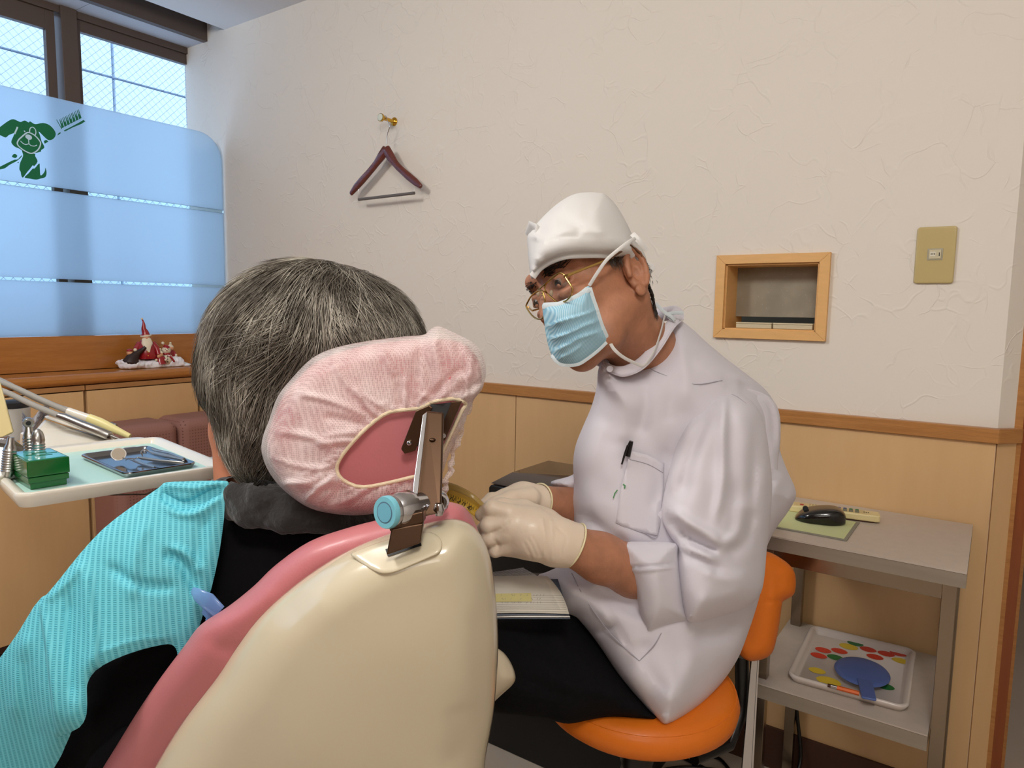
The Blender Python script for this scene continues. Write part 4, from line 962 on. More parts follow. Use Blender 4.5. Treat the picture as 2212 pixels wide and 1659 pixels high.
t = thing('remote_control', r0_, 'long cream remote control with many buttons, behind the black mouse', 'remote control')
def RC(a, b, z): return r0_+rd*a+rs_*b+Vector((0, 0, z))
MB().prism([RC(a, b, 0.003) for a, b in rrect(0, rl_, 0, 0.038, 0.007)], (0, 0, 0.014)).build('remote_body', pm('cream_plastic', (226, 210, 156), 0.35), t, bevel=0.003, seg=3)
MB().prism([RC(a, b, 0.0) for a, b in rrect(0.01, rl_-0.01, 0.004, 0.034, 0.004)], (0, 0, 0.0035)).build('remote_back', M_skirt, t)
MB().prism([RC(a, b, 0.0171) for a, b in rrect(0.010, rl_-0.028, 0.006, 0.033, 0.004)], (0, 0, 0.0004)).build('face_plate', pm('face_plate', (206, 186, 134), 0.45), t)
M_bg, M_bb, M_btnr, M_bgr = pm('button_grey', (112, 116, 104), 0.4), pm('button_blue', (70, 90, 130), 0.4), pm('button_red', (180, 40, 40), 0.4), pm('button_green', (40, 120, 60), 0.4)
MB().cyl(RC(0.026, 0.016, 0.017), RC(0.026, 0.016, 0.0185), 0.004).build('button', M_btnr, t, True)
for i in range(4):
    MB().cyl(RC(rl_*0.56+i*0.0115, 0.029, 0.017), RC(rl_*0.56+i*0.0115, 0.029, 0.0188), 0.0034).build('button', M_bb if i < 2 else M_bgr, t, True)
    for j in range(3):
        MB().prism([RC(rl_*0.56+i*0.0115+a, 0.009+j*0.006+b, 0.0172) for a, b in ((-.004, -.002), (.004, -.002), (.004, .002), (-.004, .002))], (0, 0, 0.0012)).build('button', M_bg, t)
mk = MB()
for i in range(11):
    for j in range(4):
        if random.random() < 0.8: mk.obox(RC(0.042+i*0.0058, 0.010+j*0.0062, 0.0177), rd*0.0016*random.uniform(.5, 1.2), rs_*0.0006, Vector((0, 0, .0002)))
for i in range(3): mk.obox(RC(rl_*0.83+i*0.004, 0.018, 0.0177), rd*0.001, rs_*0.003, Vector((0, 0, .0002)))
mk.build('printed_marks', pm('print_grey', (96, 88, 70), 0.6), t)
# leaf tray on the shelf
c = [onZ(1738, 1346, zs+0.012), onZ(1985, 1403, zs+0.012), onZ(1966, 1541, zs+0.012), onZ(1706, 1466, zs+0.012)]
lc = (c[0]+c[1]+c[2]+c[3])/4; lx = ((c[1]-c[0])+(c[2]-c[3]))/2; ly = ((c[0]-c[3])+(c[1]-c[2]))/2; ly = ly-lx*ly.dot(lx)/lx.length_squared
LX, LY = lx.length*0.97, ly.length*0.95; lxn, lyn = lx.normalized(), ly.normalized()
def LT(a, b, z=0.0): return Vector((lc.x, lc.y, zs+0.0005))+lxn*a+lyn*b+Vector((0, 0, z))
t = thing('melamine_tray', LT(0, 0), 'white tray printed with red, yellow and green leaves on the lower shelf', 'tray')
M_mel = pm('white_melamine', (216, 206, 198), 0.22, coat=0.3)
mb = MB(); tray_solid(mb, LT, -LX/2, LX/2, -LY/2, LY/2, 0.022, 0.012, 0.016, 0.003, 0.008, 7)
mb.build('tray_body', M_mel, t, True, ang=60)
M_lr, M_ly, M_lg = pm('leaf_red', (214, 60, 40), 0.35), pm('leaf_yellow', (226, 196, 60), 0.35), pm('leaf_green', (30, 118, 56), 0.35)
def lf_(zx, zy): p = onZ(1700+zx*300/2164.0, 1330+zy*230/1659.0, zs+0.0046); return p
leaves = {'r': [(565, 535, 1), (815, 548, 1), (495, 620, 1), (1265, 525, 1), (1370, 640, 1), (1545, 592, 1), (1735, 588, 1)], 'y': [(960, 480, 1.15), (470, 855, 1), (650, 1020, 1.4), (1770, 700, 1)], 'g': [(1065, 432, 1), (755, 648, 1), (1530, 1100, 1)]}
for kcol, mt in (('r', M_lr), ('y', M_ly), ('g', M_lg)):
    for zx, zy, s in leaves[kcol]:
        mb = MB()
        c = lf_(zx, zy); n = 20; L_ = 0.0165*s; vv = []
        for i in range(n):
            a = 2*PI*i/n; ca, sa = math.cos(a), math.sin(a); w = 0.0125*s*(abs(sa)**1.15)*(1 if sa > 0 else -1)
            vv.append(c+lxn*ca*L_+lyn*w)
        mb.add(vv, [tuple(range(n))]); mb.build('printed_leaf', mt, t)
hm = onZ(1862, 1452, zs+0.018); h1 = onZ(1869, 1478, zs+0.018); h2 = onZ(1877, 1512, zs+0.021)
t = thing('hand_mirror', hm, 'blue plastic hand mirror lying face down on the leaf tray', 'hand mirror')
M_blue = pm('blue_plastic', (84, 106, 166), 0.4, var=(8, 0.1))
a_ = onZ(1802, 1436, zs+0.018); b_ = onZ(1924, 1464, zs+0.018); mxd = (b_-a_)/2; f_ = onZ(1866, 1424, zs+0.018); myd = (f_-hm); hm = (a_+b_)/2
myd = (myd-mxd*myd.dot(mxd)/mxd.length_squared); up = Vector((0, 0, 1))
myd = myd.normalized()*max(myd.length, 0.036)
mb = MB(); prof = [(0.0, 0.0045), (.5, .0042), (0.85, .003), (0.97, 0.001), (1.0, -0.001), (0.97, -0.003), (0.0, -0.003)]
rows = []
for r, z in prof:
    rows.append([hm+mxd*math.cos(2*PI*i/36)*r+myd*math.sin(2*PI*i/36)*r+up*z for i in range(36)])
base = 0
for r in rows: mb.v += r
for i in range(len(rows)-1):
    for j in range(36): mb.f.append((i*36+j, i*36+(j+1) % 36, (i+1)*36+(j+1) % 36, (i+1)*36+j))
mb.build('mirror_back', M_blue, t, True, ang=50)
hd_ = (h2-h1).normalized(); hs_ = Vector((-hd_.y, hd_.x, 0)).normalized()
MB().prism([h1-hd_*0.012-hs_*0.0135, h1-hd_*0.012+hs_*0.0135, h2+hs_*0.0125, h2+hd_*0.002+hs_*0.009, h2+hd_*0.002-hs_*0.009, h2-hs_*0.0125], (0, 0, 0.005)).build('handle', M_blue, t, bevel=0.002, seg=3)
e0, e1 = onZ(1788, 1480, zs+0.0185), onZ(1856, 1498, zs+0.0185)
t = thing('pencil', e0, 'short orange stick with silver ferrule beside the blue mirror handle', 'pencil')
ed = (e1-e0)
MB().cyl(e0, e0+ed*0.1, 0.0034, n=8).build('eraser', M_skirt, t)
MB().cyl(e0+ed*0.1, e0+ed*0.3, 0.0036, n=14).build('ferrule', M_chrome, t, True)
MB().cyl(e0+ed*0.3, e1, 0.0042, n=6).build('shaft', pm('orange_paint', (226, 104, 30), 0.35), t)
# black cable
def cable(name, pts, r, label):
    o = MB().tube(vs3(spline(pts, 8)), r, 10).build(name, M_blk, None, True); tag(o, label, 'cable'); return o
cable('power_cable', [(-0.335, 1.70, 0.60), (-0.335, 1.70, 0.36), (-0.330, 1.695, 0.2), (-0.31, 1.68, 0.06), (-0.33, 1.60, 0.006), (-0.42, 1.60, 0.006), (-0.50, 1.66, 0.006), (-0.54, 1.60, 0.006), (-0.46, 1.55, 0.006), (-0.36, 1.58, 0.0135), (-0.30, 1.66, 0.006), (-0.2, 1.67, 0.006)], 0.0042, 'black cable hanging behind the side table and coiled on the floor')
cable('power_cable', [(-0.40, 1.695, 0.006), (-0.45, 1.62, 0.014), (-0.56, 1.57, 0.006), (-0.60, 1.50, 0.006), (-0.50, 1.46, 0.006), (-0.40, 1.50, 0.006), (-0.42, 1.57, 0.014), (-0.5, 1.60, 0.006), (-0.7, 1.62, 0.006)], 0.0042, 'black cable lying in loops on the floor behind the stool')
# black equipment box on the wall side behind the gloved hands
t = thing('black_equipment_box', (-0.95, 1.52, 0), 'tall black equipment box with sloping top, behind the gloved hands', 'equipment box')
ys0, ys1 = 1.375, 1.70
p0 = onY(1055, 1046, ys0); p1 = onY(1098, 1026, ys0); 
xa, xb = p0.x, -0.60
mb = MB(); mb.prism([Vector((xa, ys0, 0.0)), Vector((xb, ys0, 0.0)), Vector((xb, ys0, p0.z)), Vector((xa+0.008, ys0, p0.z)), Vector((xa, ys0, p0.z-0.007))], (0, ys1-ys0, 0))
mb.build('box_body', pm('black_plastic', (14, 13, 13), 0.35), t, bevel=0.004)
MB().prism([Vector((xa+0.002, ys0+0.002, p0.z+0.002)), Vector((xb, ys0+0.002, p0.z+0.002)), Vector((xb, ys0+0.05, p0.z+0.026)), Vector((xa+0.035, ys0+0.05, p0.z+0.026))], (0, 0.18, 0)).build('box_lid', pm('smoky_brown_lid', (52, 40, 34), 0.2, coat=0.4), t, bevel=0.003)
MB().box(-0.84, -0.80, 1.52, 1.56, p0.z+0.026, p0.z+0.055).build('lid_catch', M_blk, t, bevel=0.003)
# ================================================================ DENTAL CHAIR
M_shell = pm('ivory_shell', (212, 200, 172), 0.22, coat=0.5, var=(2.5, 0.02)); M_pink = pm('pink_vinyl', (194, 116, 120), 0.42, bump=(420, 0.10), coat=0.1)
dc = thing('dental_chair', A(760, 1700, 0.9)*1.0, 'dental chair with ivory shell, pink cushion and pink headrest on a chrome bracket', 'dental chair')
dc.location.z = 0.0
shell_out = [(334, 1659), (397, 1556), (469, 1461), (512, 1396), (556, 1338), (620, 1278), (690, 1226), (759, 1186), (826, 1158), (890, 1138), (951, 1124), (985, 1121), (1018, 1134), (1044, 1165), (1061, 1213), (1071, 1290), (1076, 1380), (1074, 1450), (1066, 1540), (1050, 1630), (1040, 1700), (1000, 1790), (640, 1830), (300, 1800), (300, 1730)]
sh = inflate('back_shell', shell_out, [(990, 1150, .735), (700, 1250, .735), (400, 1600, .80), (700, 1650, .76), (1030, 1650, .80), (860, 1400, .735)], 0.055, 120, M_shell, dc, back=0.01, step=10, power=0.62,
    fl=[([(640, 1330), (760, 1240), (900, 1190), (1010, 1210)], 60, 0.004), ([(1035, 1300), (1040, 1450), (1030, 1600)], 22, -0.003), ([(980, 1520), (1000, 1600), (960, 1659)], 30, -0.004)])
shell_surf = SURF
pink_out = [(222, 1659), (246, 1620), (298, 1536), (346, 1465), (397, 1397), (433, 1350), (493, 1310), (548, 1266), (596, 1220), (670, 1169), (759, 1138), (835, 1118), (890, 1098), (930, 1087), (960, 1083), (1000, 1093), (1024, 1125), (1040, 1180), (1048, 1300), (1052, 1500), (1030, 1700), (900, 1800), (500, 1830), (150, 1800), (180, 1730)]
inflate('back_cushion', pink_out, [(990, 1150, .79), (700, 1250, .79), (330, 1600, .86), (700, 1650, .83), (1030, 1650, .86), (400, 1420, .81), (860, 1400, .80)], 0.045, 60, M_pink, dc, back=0.045, step=11, power=0.5,
    fl=[([(440, 1372), (480, 1400), (530, 1400)], 18, -0.003), ([(450, 1345), (520, 1330), (600, 1270)], 20, 0.003)])
# raised collar plate with the slot
def plate(name, pts, surf, mat, parent, off0, off1, sm=True):
    P = spline(pts, 6, True) if sm else pts
    top = [surf(x, y, off1) for x, y in P]; bot = [surf(x, y, off0) for x, y in P]; n = len(P)
    v = top+bot; f = [tuple(range(n)), tuple(range(n, 2*n))[::-1]]+[(i, (i+1) % n, (i+1) % n+n, i+n) for i in range(n)]
    o = link_mesh(name, v, f, mat, parent); b = o.modifiers.new('b', 'BEVEL'); b.width = 0.0015; b.segments = 3; b.limit_method = 'ANGLE'; return o
inflate('collar_plate', [(757, 1197), (775, 1188), (800, 1178), (839, 1165), (870, 1157), (900, 1151), (925, 1149), (940, 1154), (950, 1162), (955, 1172), (954, 1184), (946, 1196), (920, 1208), (890, 1221), (862, 1233), (840, 1239), (820, 1238), (798, 1228), (778, 1215), (764, 1204)],
        [(x, y, (shell_surf(x, y)-Vector(CAM)).dot(VF)) for x, y in ((800, 1195), (850, 1225), (850, 1175), (900, 1162), (940, 1170), (900, 1200), (820, 1225))], 0.0035, 9, M_shell, dc, back=0.006, step=5, power=0.6)
cp_surf = SURF
MB().prism([cp_surf(x, y, 0.0) for x, y in ((833, 1186), (838, 1201), (911, 1178), (906, 1162))], VF*-0.0015).build('slot', M_dark, dc)
# armrest on the far side
inflate('armrest', [(1040, 1395), (1078, 1402), (1100, 1425), (1113, 1456), (1110, 1476), (1085, 1500), (1046, 1534), (1000, 1560), (960, 1540), (960, 1440)], [(1000, 1400, .90), (1100, 1500, .90), (1000, 1550, .90)], 0.03, 40, M_shell, dc, back=0.05, step=7, fl=[([(1098, 1428), (1104, 1455), (1100, 1482)], 2.2, -0.002)])
# hidden lower structure: seat and pedestal
lo_ = A(560, 1700, 1.05)
fh = (VR*-0.75+VF*0.62); fh.z = 0; fh.normalize(); fs_ = Vector((-fh.y, fh.x, 0)); cS = A(560, 1720, 1.0); cS = Vector((cS.x, cS.y, 0))+fh*0.18
MB().obox(cS+Vector((0, 0, 0.43)), fh*0.28, fs_*0.22, Vector((0, 0, 0.06))).build('seat_cushion', M_pink, dc, bevel=0.05, seg=5)
MB().obox(cS+Vector((0, 0, 0.21)), fh*0.12, fs_*0.12, Vector((0, 0, 0.16))).build('pedestal', M_shell, dc, bevel=0.03)
MB().obox(cS+Vector((0, 0, 0.025)), fh*0.25, fs_*0.2, Vector((0, 0, 0.025))).build('base_plate', M_dark, dc, bevel=0.01)
# ---- headrest
hr_out = [(1036, 785), (1040, 830), (1020, 868), (1006, 875), (985, 920), (956, 980), (930, 1040), (880, 1080), (820, 1098), (760, 1104), (690, 1096), (635, 1066), (595, 1018), (578, 970), (580, 930), (605, 865), (640, 820), (690, 778), (780, 748), (870, 736), (960, 732), (1010, 748)]
inflate('headrest_cushion', hr_out, [(700, 950, .85), (850, 800, .845), (980, 820, .84), (850, 1050, .85), (620, 950, .87)], 0.040, 48, M_pink, dc, back=0.05, step=8, power=0.42)
hr_surf = SURF
cov_out = [(948, 705), (986, 721), (1022, 740), (1044, 768), (1050, 803), (1042, 839), (1026, 860), (1016, 880), (1006, 905), (990, 940), (968, 985), (950, 1035), (905, 1080), (870, 1098), (826, 1106), (781, 1113), (728, 1111), (670, 1098), (621, 1066), (585, 1026), (566, 982), (567, 946), (580, 910), (599, 857), (630, 817), (670, 777), (715, 754), (781, 739), (871, 727), (915, 723), (929, 712)]
hole = [(930, 871), (906, 882), (870, 886), (835, 893), (795, 922), (759, 959), (734, 992), (728, 1015), (740, 1036), (777, 1052), (826, 1046), (893, 1030), (925, 1022), (948, 990), (975, 935), (996, 890), (1006, 872), (985, 862), (955, 864)]
hole_s = [tuple(p) for p in spline(hole, 5, True)]
random.seed(3)
fl = []
hc = np.mean(hole_s, 0)
for i in range(0, 95, 1):
    p = np.array(hole_s[i % len(hole_s)]); v = p-hc; v = v/np.linalg.norm(v); v2 = np.array([-v[1], v[0]])
    L = random.choice([12, 18, 28, 45, 80, 120])*random.uniform(0.7, 1.2); k = random.uniform(-.25, .25)
    fl.append(([tuple(p+v*2), tuple(p+v*L*0.5+v2*k*L*0.3), tuple(p+v*L+v2*k*L)], random.uniform(2.0, 4.5)*(1+L/90), random.choice([1, 1, -1])*random.uniform(0.0018, 0.0042)*(1+L/120)))
for pl, w, a in (([(640, 850), (720, 870), (800, 905)], 8, .006), ([(590, 930), (680, 950), (740, 985)], 9, .006), ([(575, 985), (650, 1010), (728, 1010)], 7, .005), ([(820, 745), (850, 800), (880, 880)], 9, .006), ([(930, 720), (950, 790), (960, 860)], 12, .008), ([(715, 770), (760, 840), (835, 890)], 8, .006), ([(985, 735), (1000, 800), (990, 860)], 9, -.006), ([(600, 1040), (680, 1050), (740, 1035)], 8, .005), ([(700, 1100), (750, 1080), (800, 1050)], 8, .004), ([(905, 735), (925, 800), (935, 865)], 7, -.005), ([(1020, 760), (1015, 820), (1000, 865)], 6, .005)):
    fl.append((pl, w, a)); fl.append(([(x+w*1.3, y+w) for x, y in pl], w*0.8, -a*0.5))
M_cover = bpy.data.materials.new('nonwoven_cover'); M_cover.use_nodes = True
k = NT(M_cover); b = k.n['Principled BSDF']; b.inputs['Base Color'].default_value = lin((250, 236, 232)); b.inputs['Roughness'].default_value = 0.7; b.inputs['Sheen Weight'].default_value = 0.3
tc = k.new('ShaderNodeTexCoord'); vo = k.new('ShaderNodeTexVoronoi', i_Scale=420.0, i_Randomness=0.25); k.link(tc.outputs['Object'], vo.inputs['Vector'])
nz = k.new('ShaderNodeTexNoise', i_Scale=28.0, i_Detail=4.0); k.link(tc.outputs['Object'], nz.inputs['Vector'])
rg = k.new('ShaderNodeMapRange'); rg.inputs[1].default_value = 0.25; rg.inputs[2].default_value = 0.65; rg.inputs[3].default_value = 0.30; rg.inputs[4].default_value = 0.56; k.link(vo.outputs['Distance'], rg.inputs[0])
mu = k.new('ShaderNodeMath', operation='MULTIPLY_ADD'); mu.inputs[1].default_value = 0.7; k.link(nz.outputs['Fac'], mu.inputs[0]); k.link(rg.outputs[0], mu.inputs[2])
su_ = k.new('ShaderNodeMath', operation='SUBTRACT'); su_.inputs[1].default_value = 0.32; k.link(mu.outputs[0], su_.inputs[0]); k.link(su_.outputs[0], b.inputs['Alpha'])
cv = thing('headrest_cover', A(700, 1100, .84), 'translucent white disposable cover with gathered elastic edge over the pink headrest', 'headrest cover')
inflate('cover_fabric', cov_out, [(700, 950, .848), (850, 800, .843), (980, 820, .838), (850, 1050, .848), (620, 950, .868)], 0.047, 46, M_cover, cv, back=0.055, step=5, power=0.42, fl=fl, cut=hole_s)
cs_ = SURF
rimp = [cs_(x, y, 0.0005)+VR*0.0 for x, y in hole_s[::2]]; rimp.append(rimp[0])
MB().tube(rimp, 0.0022, 8, False).build('elastic_edge', pm('elastic_beige', (226, 208, 176), 0.7, bump=(500, 0.5)), cv, True)
# ruffled excess on the right side
rf = MB(); random.seed(11); rp = []
for i in range(26):
    t_ = i/25.0; rp.append(A(1012-58*t_+random.uniform(-5, 5), 872+200*t_, .84+random.uniform(-.004, .004)))
rf.tube(rp, [random.uniform(0.002, 0.006) for _ in rp], 8)
rf.build('gathered_hem', M_cover, cv, True)
# ---- chrome bracket
M_bch = pm('brushed_chrome', (98, 76, 60), 0.38, 1.0)
br = link_mesh('bracket', *(lambda m: (m.v, m.f))(MB().prism([A(920, 888, .765), A(958, 892, .765), A(952, 1108, .695), A(893, 1122, .695), A(893, 1090, .70), A(902, 1000, .73)], VF*0.010)), M_bch, dc)
bb = br.modifiers.new('b', 'BEVEL'); bb.width = 0.002; bb.segments = 3; bb.limit_method = 'ANGLE'
MB().prism([A(913, 896, .762), A(923, 889, .762), A(906, 1040, .712), A(897, 1115, .69), A(887, 1112, .69), A(893, 1040, .712)], VF*0.016).build('bar_flange', M_chrome, br, bevel=0.001)
MB().prism([A(926, 876, .782), A(898, 888, .785), A(866, 970, .790), A(874, 981, .790), (A(897, 974, .790)), A(915, 925, .786), A(934, 880, .782)], VF*0.004).build('mount_plate', M_bch, br, bevel=0.001)
MB().prism([A(975, 868, .786), A(998, 866, .786), A(962, 950, .79), A(952, 960, .79), A(952, 925, .79)], VF*0.004).build('mount_plate', M_bch, br, bevel=0.001)
MB().prism([A(930, 874, .792), A(985, 868, .792), A(965, 915, .792), A(950, 960, .792), A(895, 965, .792)], VF*0.003).build('mount_channel', M_dark, br, bevel=0.001)
for x, y, d in ((884, 957, .787), (957, 941, .785)):
    s_ = MB().ball(A(x, y, d), (0.0032, 0.0032, 0.0032), 14, 8).build('screw', M_chrome, br, True)
    MB().obox(A(x, y, d)-VF*0.0031, VR*0.0018, VU*0.0004, VF*0.0003).obox(A(x, y, d)-VF*0.0031, VR*0.0004, VU*0.0018, VF*0.0003).build('screw_cross', M_dark, s_)
MB().ball(A(934, 950, .744), (0.0036, 0.0036, 0.0020), 14, 8).build('rivet', M_bch, br, True)
# clamp: knurled knob facing the camera's left
kc = A(838, 1106, .672); ka = (A(955, 1082, .735)-kc).normalized()
MB().lathe(kc, ka, [(0.0155, 0.0), (0.0165, 0.002), (0.0165, 0.005), (0.0140, 0.007), (0.0175, 0.012), (0.0175, 0.028), (0.013, 0.031), (0.013, 0.046), (0.010, 0.047), (0.010, 0.066), (0.0125, 0.067), (0.0125, 0.074), (0.008, 0.080)], 36).build('clamp_barrel', M_chrome, dc, True, ang=50)
kf = MB().lathe(kc-ka*0.0005, ka, [(0.0150, -0.004), (0.0160, -0.002), (0.0160, 0.002)], 36).build('knob_face', pm('blue_pink_cap', (120, 190, 206), 0.25, coat=0.5), dc, True)
MB().lathe(kc-ka*0.0046, ka, [(0.0105, 0), (0.0105, 0.0006)], 30).build('cap_ring', pm('cap_ring', (90, 120, 140), 0.3), kf, True)
MB().lathe(kc-ka*0.0050, ka, [(0.0092, 0), (0.0092, 0.0006)], 30).build('cap_centre', pm('cap_centre', (110, 176, 196), 0.3), kf, True)
mbk = MB().prism([A(838, 1136, .672), A(843, 1150, .672), A(915, 1130, .676), A(914, 1104, .676), A(880, 1112, .674)], VF*0.02)
mbk.prism([A(845, 1143, .671), A(834, 1200, .671), A(908, 1174, .671), A(914, 1130, .675)], VF*0.010)
mbk.build('bracket_foot', M_bch, dc, bevel=0.0015)
MB().lathe(A(948, 1100, .700), (0, 0, 1), [(0.004, -0.006), (0.006, 0.0), (0.004, 0.006)], 14).build('clamp_bolt', M_chrome, dc, True)
# ================================================================ PATIENT
M_skin = pm('skin', (196, 128, 96), 0.5, sss=0.12, var=(30, 0.08), bump=(300, 0.10))
M_coatb = pm('black_cloth', (11, 10, 13), 0.9, bump=(300, 0.3), spec=0.2); M_fleece = pm('charcoal_fleece', (38, 37, 36), 0.95, bump=(160, 1.0), sheen=0.3)
pt = thing('person', A(600, 1500, .95), 'grey-haired person in black coat, seen from behind in the dental chair', 'person')
def hp(x, y, d): return np.array(A(x, y, d))
HC = hp(672, 745, .985)     # middle of the skull
Vx, Vy, Vz = np.array(VR), np.array(VF), np.array(VU)
MV = np.stack([Vx, Vy, Vz], 1)
# face direction: left and away
fa = -0.75*Vx+0.62*Vy-0.05*Vz; fa /= np.linalg.norm(fa); rt = np.cross(fa, Vz); rt /= np.linalg.norm(rt); up_ = np.cross(rt, fa)
MF = np.stack([rt, fa, up_], 1)
def body(P):
    d = ell(P, HC+0.012*fa*0, (0.088, 0.105, 0.108), MF)
    d = su(d, ell(P, HC+fa*0.035-up_*0.075, (0.062, 0.072, 0.075), MF), 0.03)
    d = su(d, cap(P, HC+fa*0.075-up_*0.115, HC+fa*0.055-up_*0.12, 0.026, 0.03), 0.03)             # chin
    d = su(d, cap(P, HC+fa*0.105-up_*0.01, HC+fa*0.122-up_*0.045, 0.009, 0.014), 0.012)             # nose
    for s in (-1, 1):
        d = su(d, ell(P, HC+rt*s*0.089-up_*0.035+fa*0.0, (0.010, 0.020, 0.034), MF), 0.006)          # ears
        d = ss(d, ell(P, HC+rt*s*0.032+fa*0.108-up_*0.008, (0.015, 0.012, 0.010), MF), 0.01)
        d = su(d, ell(P, HC+rt*s*0.032+fa*0.094-up_*0.008, (0.013, 0.011, 0.010), MF), 0.003)
        d = su(d, cap(P, HC+rt*s*0.012+fa*0.112-up_*0.078, HC+fa*0.114-up_*0.078, 0.006), 0.004)
    d = su(d, chain(P, [hp(488, 860, .965), hp(490, 930, .96), hp(505, 1040, .955)], [.018, .020, .026], .02), 0.02)
    d = su(d, ell(P, hp(478, 900, .95), (0.008, 0.02, 0.030), MV), 0.006)
    nb = HC-up_*0.18-fa*0.0+0.0*Vx
    d = su(d, cap(P, HC-up_*0.08-fa*0.012, hp(575, 1100, .99), 0.055, 0.05), 0.035)
    sh0, sh1 = hp(330, 1230, 1.03), hp(800, 1250, 1.05)
    d = su(d, cap(P, sh0, hp(585, 1160, 1.03), 0.036, 0.045), 0.04); d = su(d, cap(P, hp(585, 1160, 1.03), sh1, 0.045, 0.036), 0.04)
    d = su(d, ell(P, hp(560, 1420, 1.07), (0.14, 0.08, 0.22), MV), 0.05)
    d = su(d, cap(P, sh0, hp(170, 1600, 1.04), 0.036, 0.03), 0.03)
    d = su(d, cap(P, hp(560, 1560, 1.03), hp(300, 1750, 1.2), 0.11, 0.09), 0.05)
    return d
allp = np.array([HC, hp(-100, 1900, .8), hp(900, 1800, 1.3), hp(600, 500, .9), hp(300, 1700, 1.2)])
sdf_obj('body', body, allp.min(0)-[0.12, 0.12, 0.0], allp.max(0)+[0.12, 0.12, 0.1], 0.006, M_skin, pt, 3)
# ---- coat
coat_out = [(478, 1052), (520, 1052), (600, 1075), (700, 1100), (820, 1108), (900, 1130), (940, 1180), (900, 1400), (800, 1700), (700, 1850), (60, 1850), (-80, 1850), (-80, 1640), (60, 1600), (120, 1500), (170, 1380), (215, 1280), (260, 1200), (330, 1120), (400, 1070)]
inflate('coat', coat_out, [(480, 1100, .985), (800, 1150, .99), (250, 1300, .965), (470, 1250, .975), (100, 1650, .97), (500, 1700, 1.02), (600, 1350, .96)], 0.07, 120, M_coatb, pt, back=0.14, step=14,
    fl=[([(500, 1180), (560, 1170), (680, 1160)], 14, -0.006), ([(240, 1440), (330, 1400), (400, 1400)], 25, 0.012), ([(200, 1500), (210, 1600), (190, 1700)], 20, 0.008)])
coat_surf = SURF
def roll(P):
    a = chain(P, [hp(488, 1062, .92), hp(520, 1068, .90), hp(570, 1078, .885), hp(640, 1090, .885), hp(720, 1105, .90), hp(800, 1118, .93)], [.020, .022, .022, .020, .018, .014], .01)
    b = chain(P, [hp(492, 1092, .905), hp(540, 1106, .885), hp(620, 1120, .875), hp(720, 1130, .885), hp(810, 1140, .92)], [.016, .018, .017, .014, .010], .01)
    c = chain(P, [hp(560, 1050, 1.04), hp(600, 1055, 1.06), hp(700, 1060, 1.02), hp(800, 1090, .97)], [.02, .02, .02, .016], .01)
    d = su(su(a, b, .008), c, .01); q = P*90
    return d+0.0015*np.sin(q[..., 0]*3.1+1.7*np.sin(q[..., 1]*2.3))*np.sin(q[..., 1]*3.7+q[..., 2])*np.sin(q[..., 2]*2.9)
lo = np.min([hp(470, 1160, .85), hp(850, 1160, .85), hp(470, 1040, 1.1), hp(850, 1040, 1.1)], 0)-.05; hi = np.max([hp(470, 1160, .85), hp(850, 1160, .85), hp(470, 1040, 1.1), hp(850, 1040, 1.1)], 0)+.05
sdf_obj('fleece_collar', roll, lo, hi, 0.0032, M_fleece, pt, 1)
# ---- hair
def hairf(P):
    d = ell(P, hp(676, 744, .985), (0.135, 0.125, 0.115), MV)
    d = su(d, ell(P, hp(612, 800, .975), (0.098, 0.11, 0.115), MV), 0.03)
    d = su(d, ell(P, hp(585, 930, .950), (0.055, 0.06, 0.075), MV), 0.03)
    d = su(d, ell(P, hp(780, 760, .985), (0.085, 0.10, 0.085), MV), 0.03)
    d = su(d, ell(P, hp(494, 815, .985), (0.026, 0.05, 0.045), MV), 0.03)
    d = ss(d, ell(P, HC+fa*0.125-up_*0.05, (0.085, 0.060, 0.10), MF), 0.02)      # open towards the face
    d = ss(d, ell(P, hp(440, 985, .96), (0.035, 0.14, 0.070), MV), 0.015)
    return d
def hair_mat(name, c0, c1, c2):
    m = pm(name, c1, 0.45, spec=0.35); k = NT(m); b = k.n['Principled BSDF']
    g = k.new('ShaderNodeNewGeometry'); rp = k.new('ShaderNodeValToRGB'); e = rp.color_ramp.elements
    e[0].position = 0.0; e[0].color = lin(c0); e[1].position = 1.0; e[1].color = lin(c2); x = e.new(0.55); x.color = lin(c1)
    tc = k.n['Texture Coordinate']; nz = k.new('ShaderNodeTexNoise', i_Scale=16.0, i_Detail=2.0); k.link(tc.outputs['Object'], nz.inputs['Vector'])
    mx = k.new('ShaderNodeMath', operation='MULTIPLY_ADD'); mx.inputs[1].default_value = 0.55; k.link(g.outputs['Random Per Island'], mx.inputs[0])
    r2 = k.new('ShaderNodeMapRange'); r2.inputs[1].default_value = 0.35; r2.inputs[2].default_value = 0.68; r2.inputs[3].default_value = 0; r2.inputs[4].default_value = 0.5; k.link(nz.outputs['Fac'], r2.inputs[0]); k.link(r2.outputs[0], mx.inputs[2])
    k.link(mx.outputs[0], rp.inputs[0]); k.link(rp.outputs[0], b.inputs['Base Color']); return m
M_hb = pm('hair_base', (62, 56, 48), 0.8, bump=(90, 1.0), var=(30, 0.3)); M_hair = hair_mat('grey_hair', (66, 60, 53), (128, 120, 108), (226, 220, 206))
hlo = HC-np.array([.22, .22, .22]); hhi = HC+np.array([.22, .22, .17])
hb_ = sdf_obj('hair', hairf, hlo, hhi, 0.005, M_hb, pt, 2)
def grad(fn, P, e=0.002):
    g = np.stack([fn(P+np.array(v)*e)-fn(P-np.array(v)*e) for v in ((1, 0, 0), (0, 1, 0), (0, 0, 1))], -1)
    return g/(np.linalg.norm(g, axis=-1, keepdims=True)+1e-9)
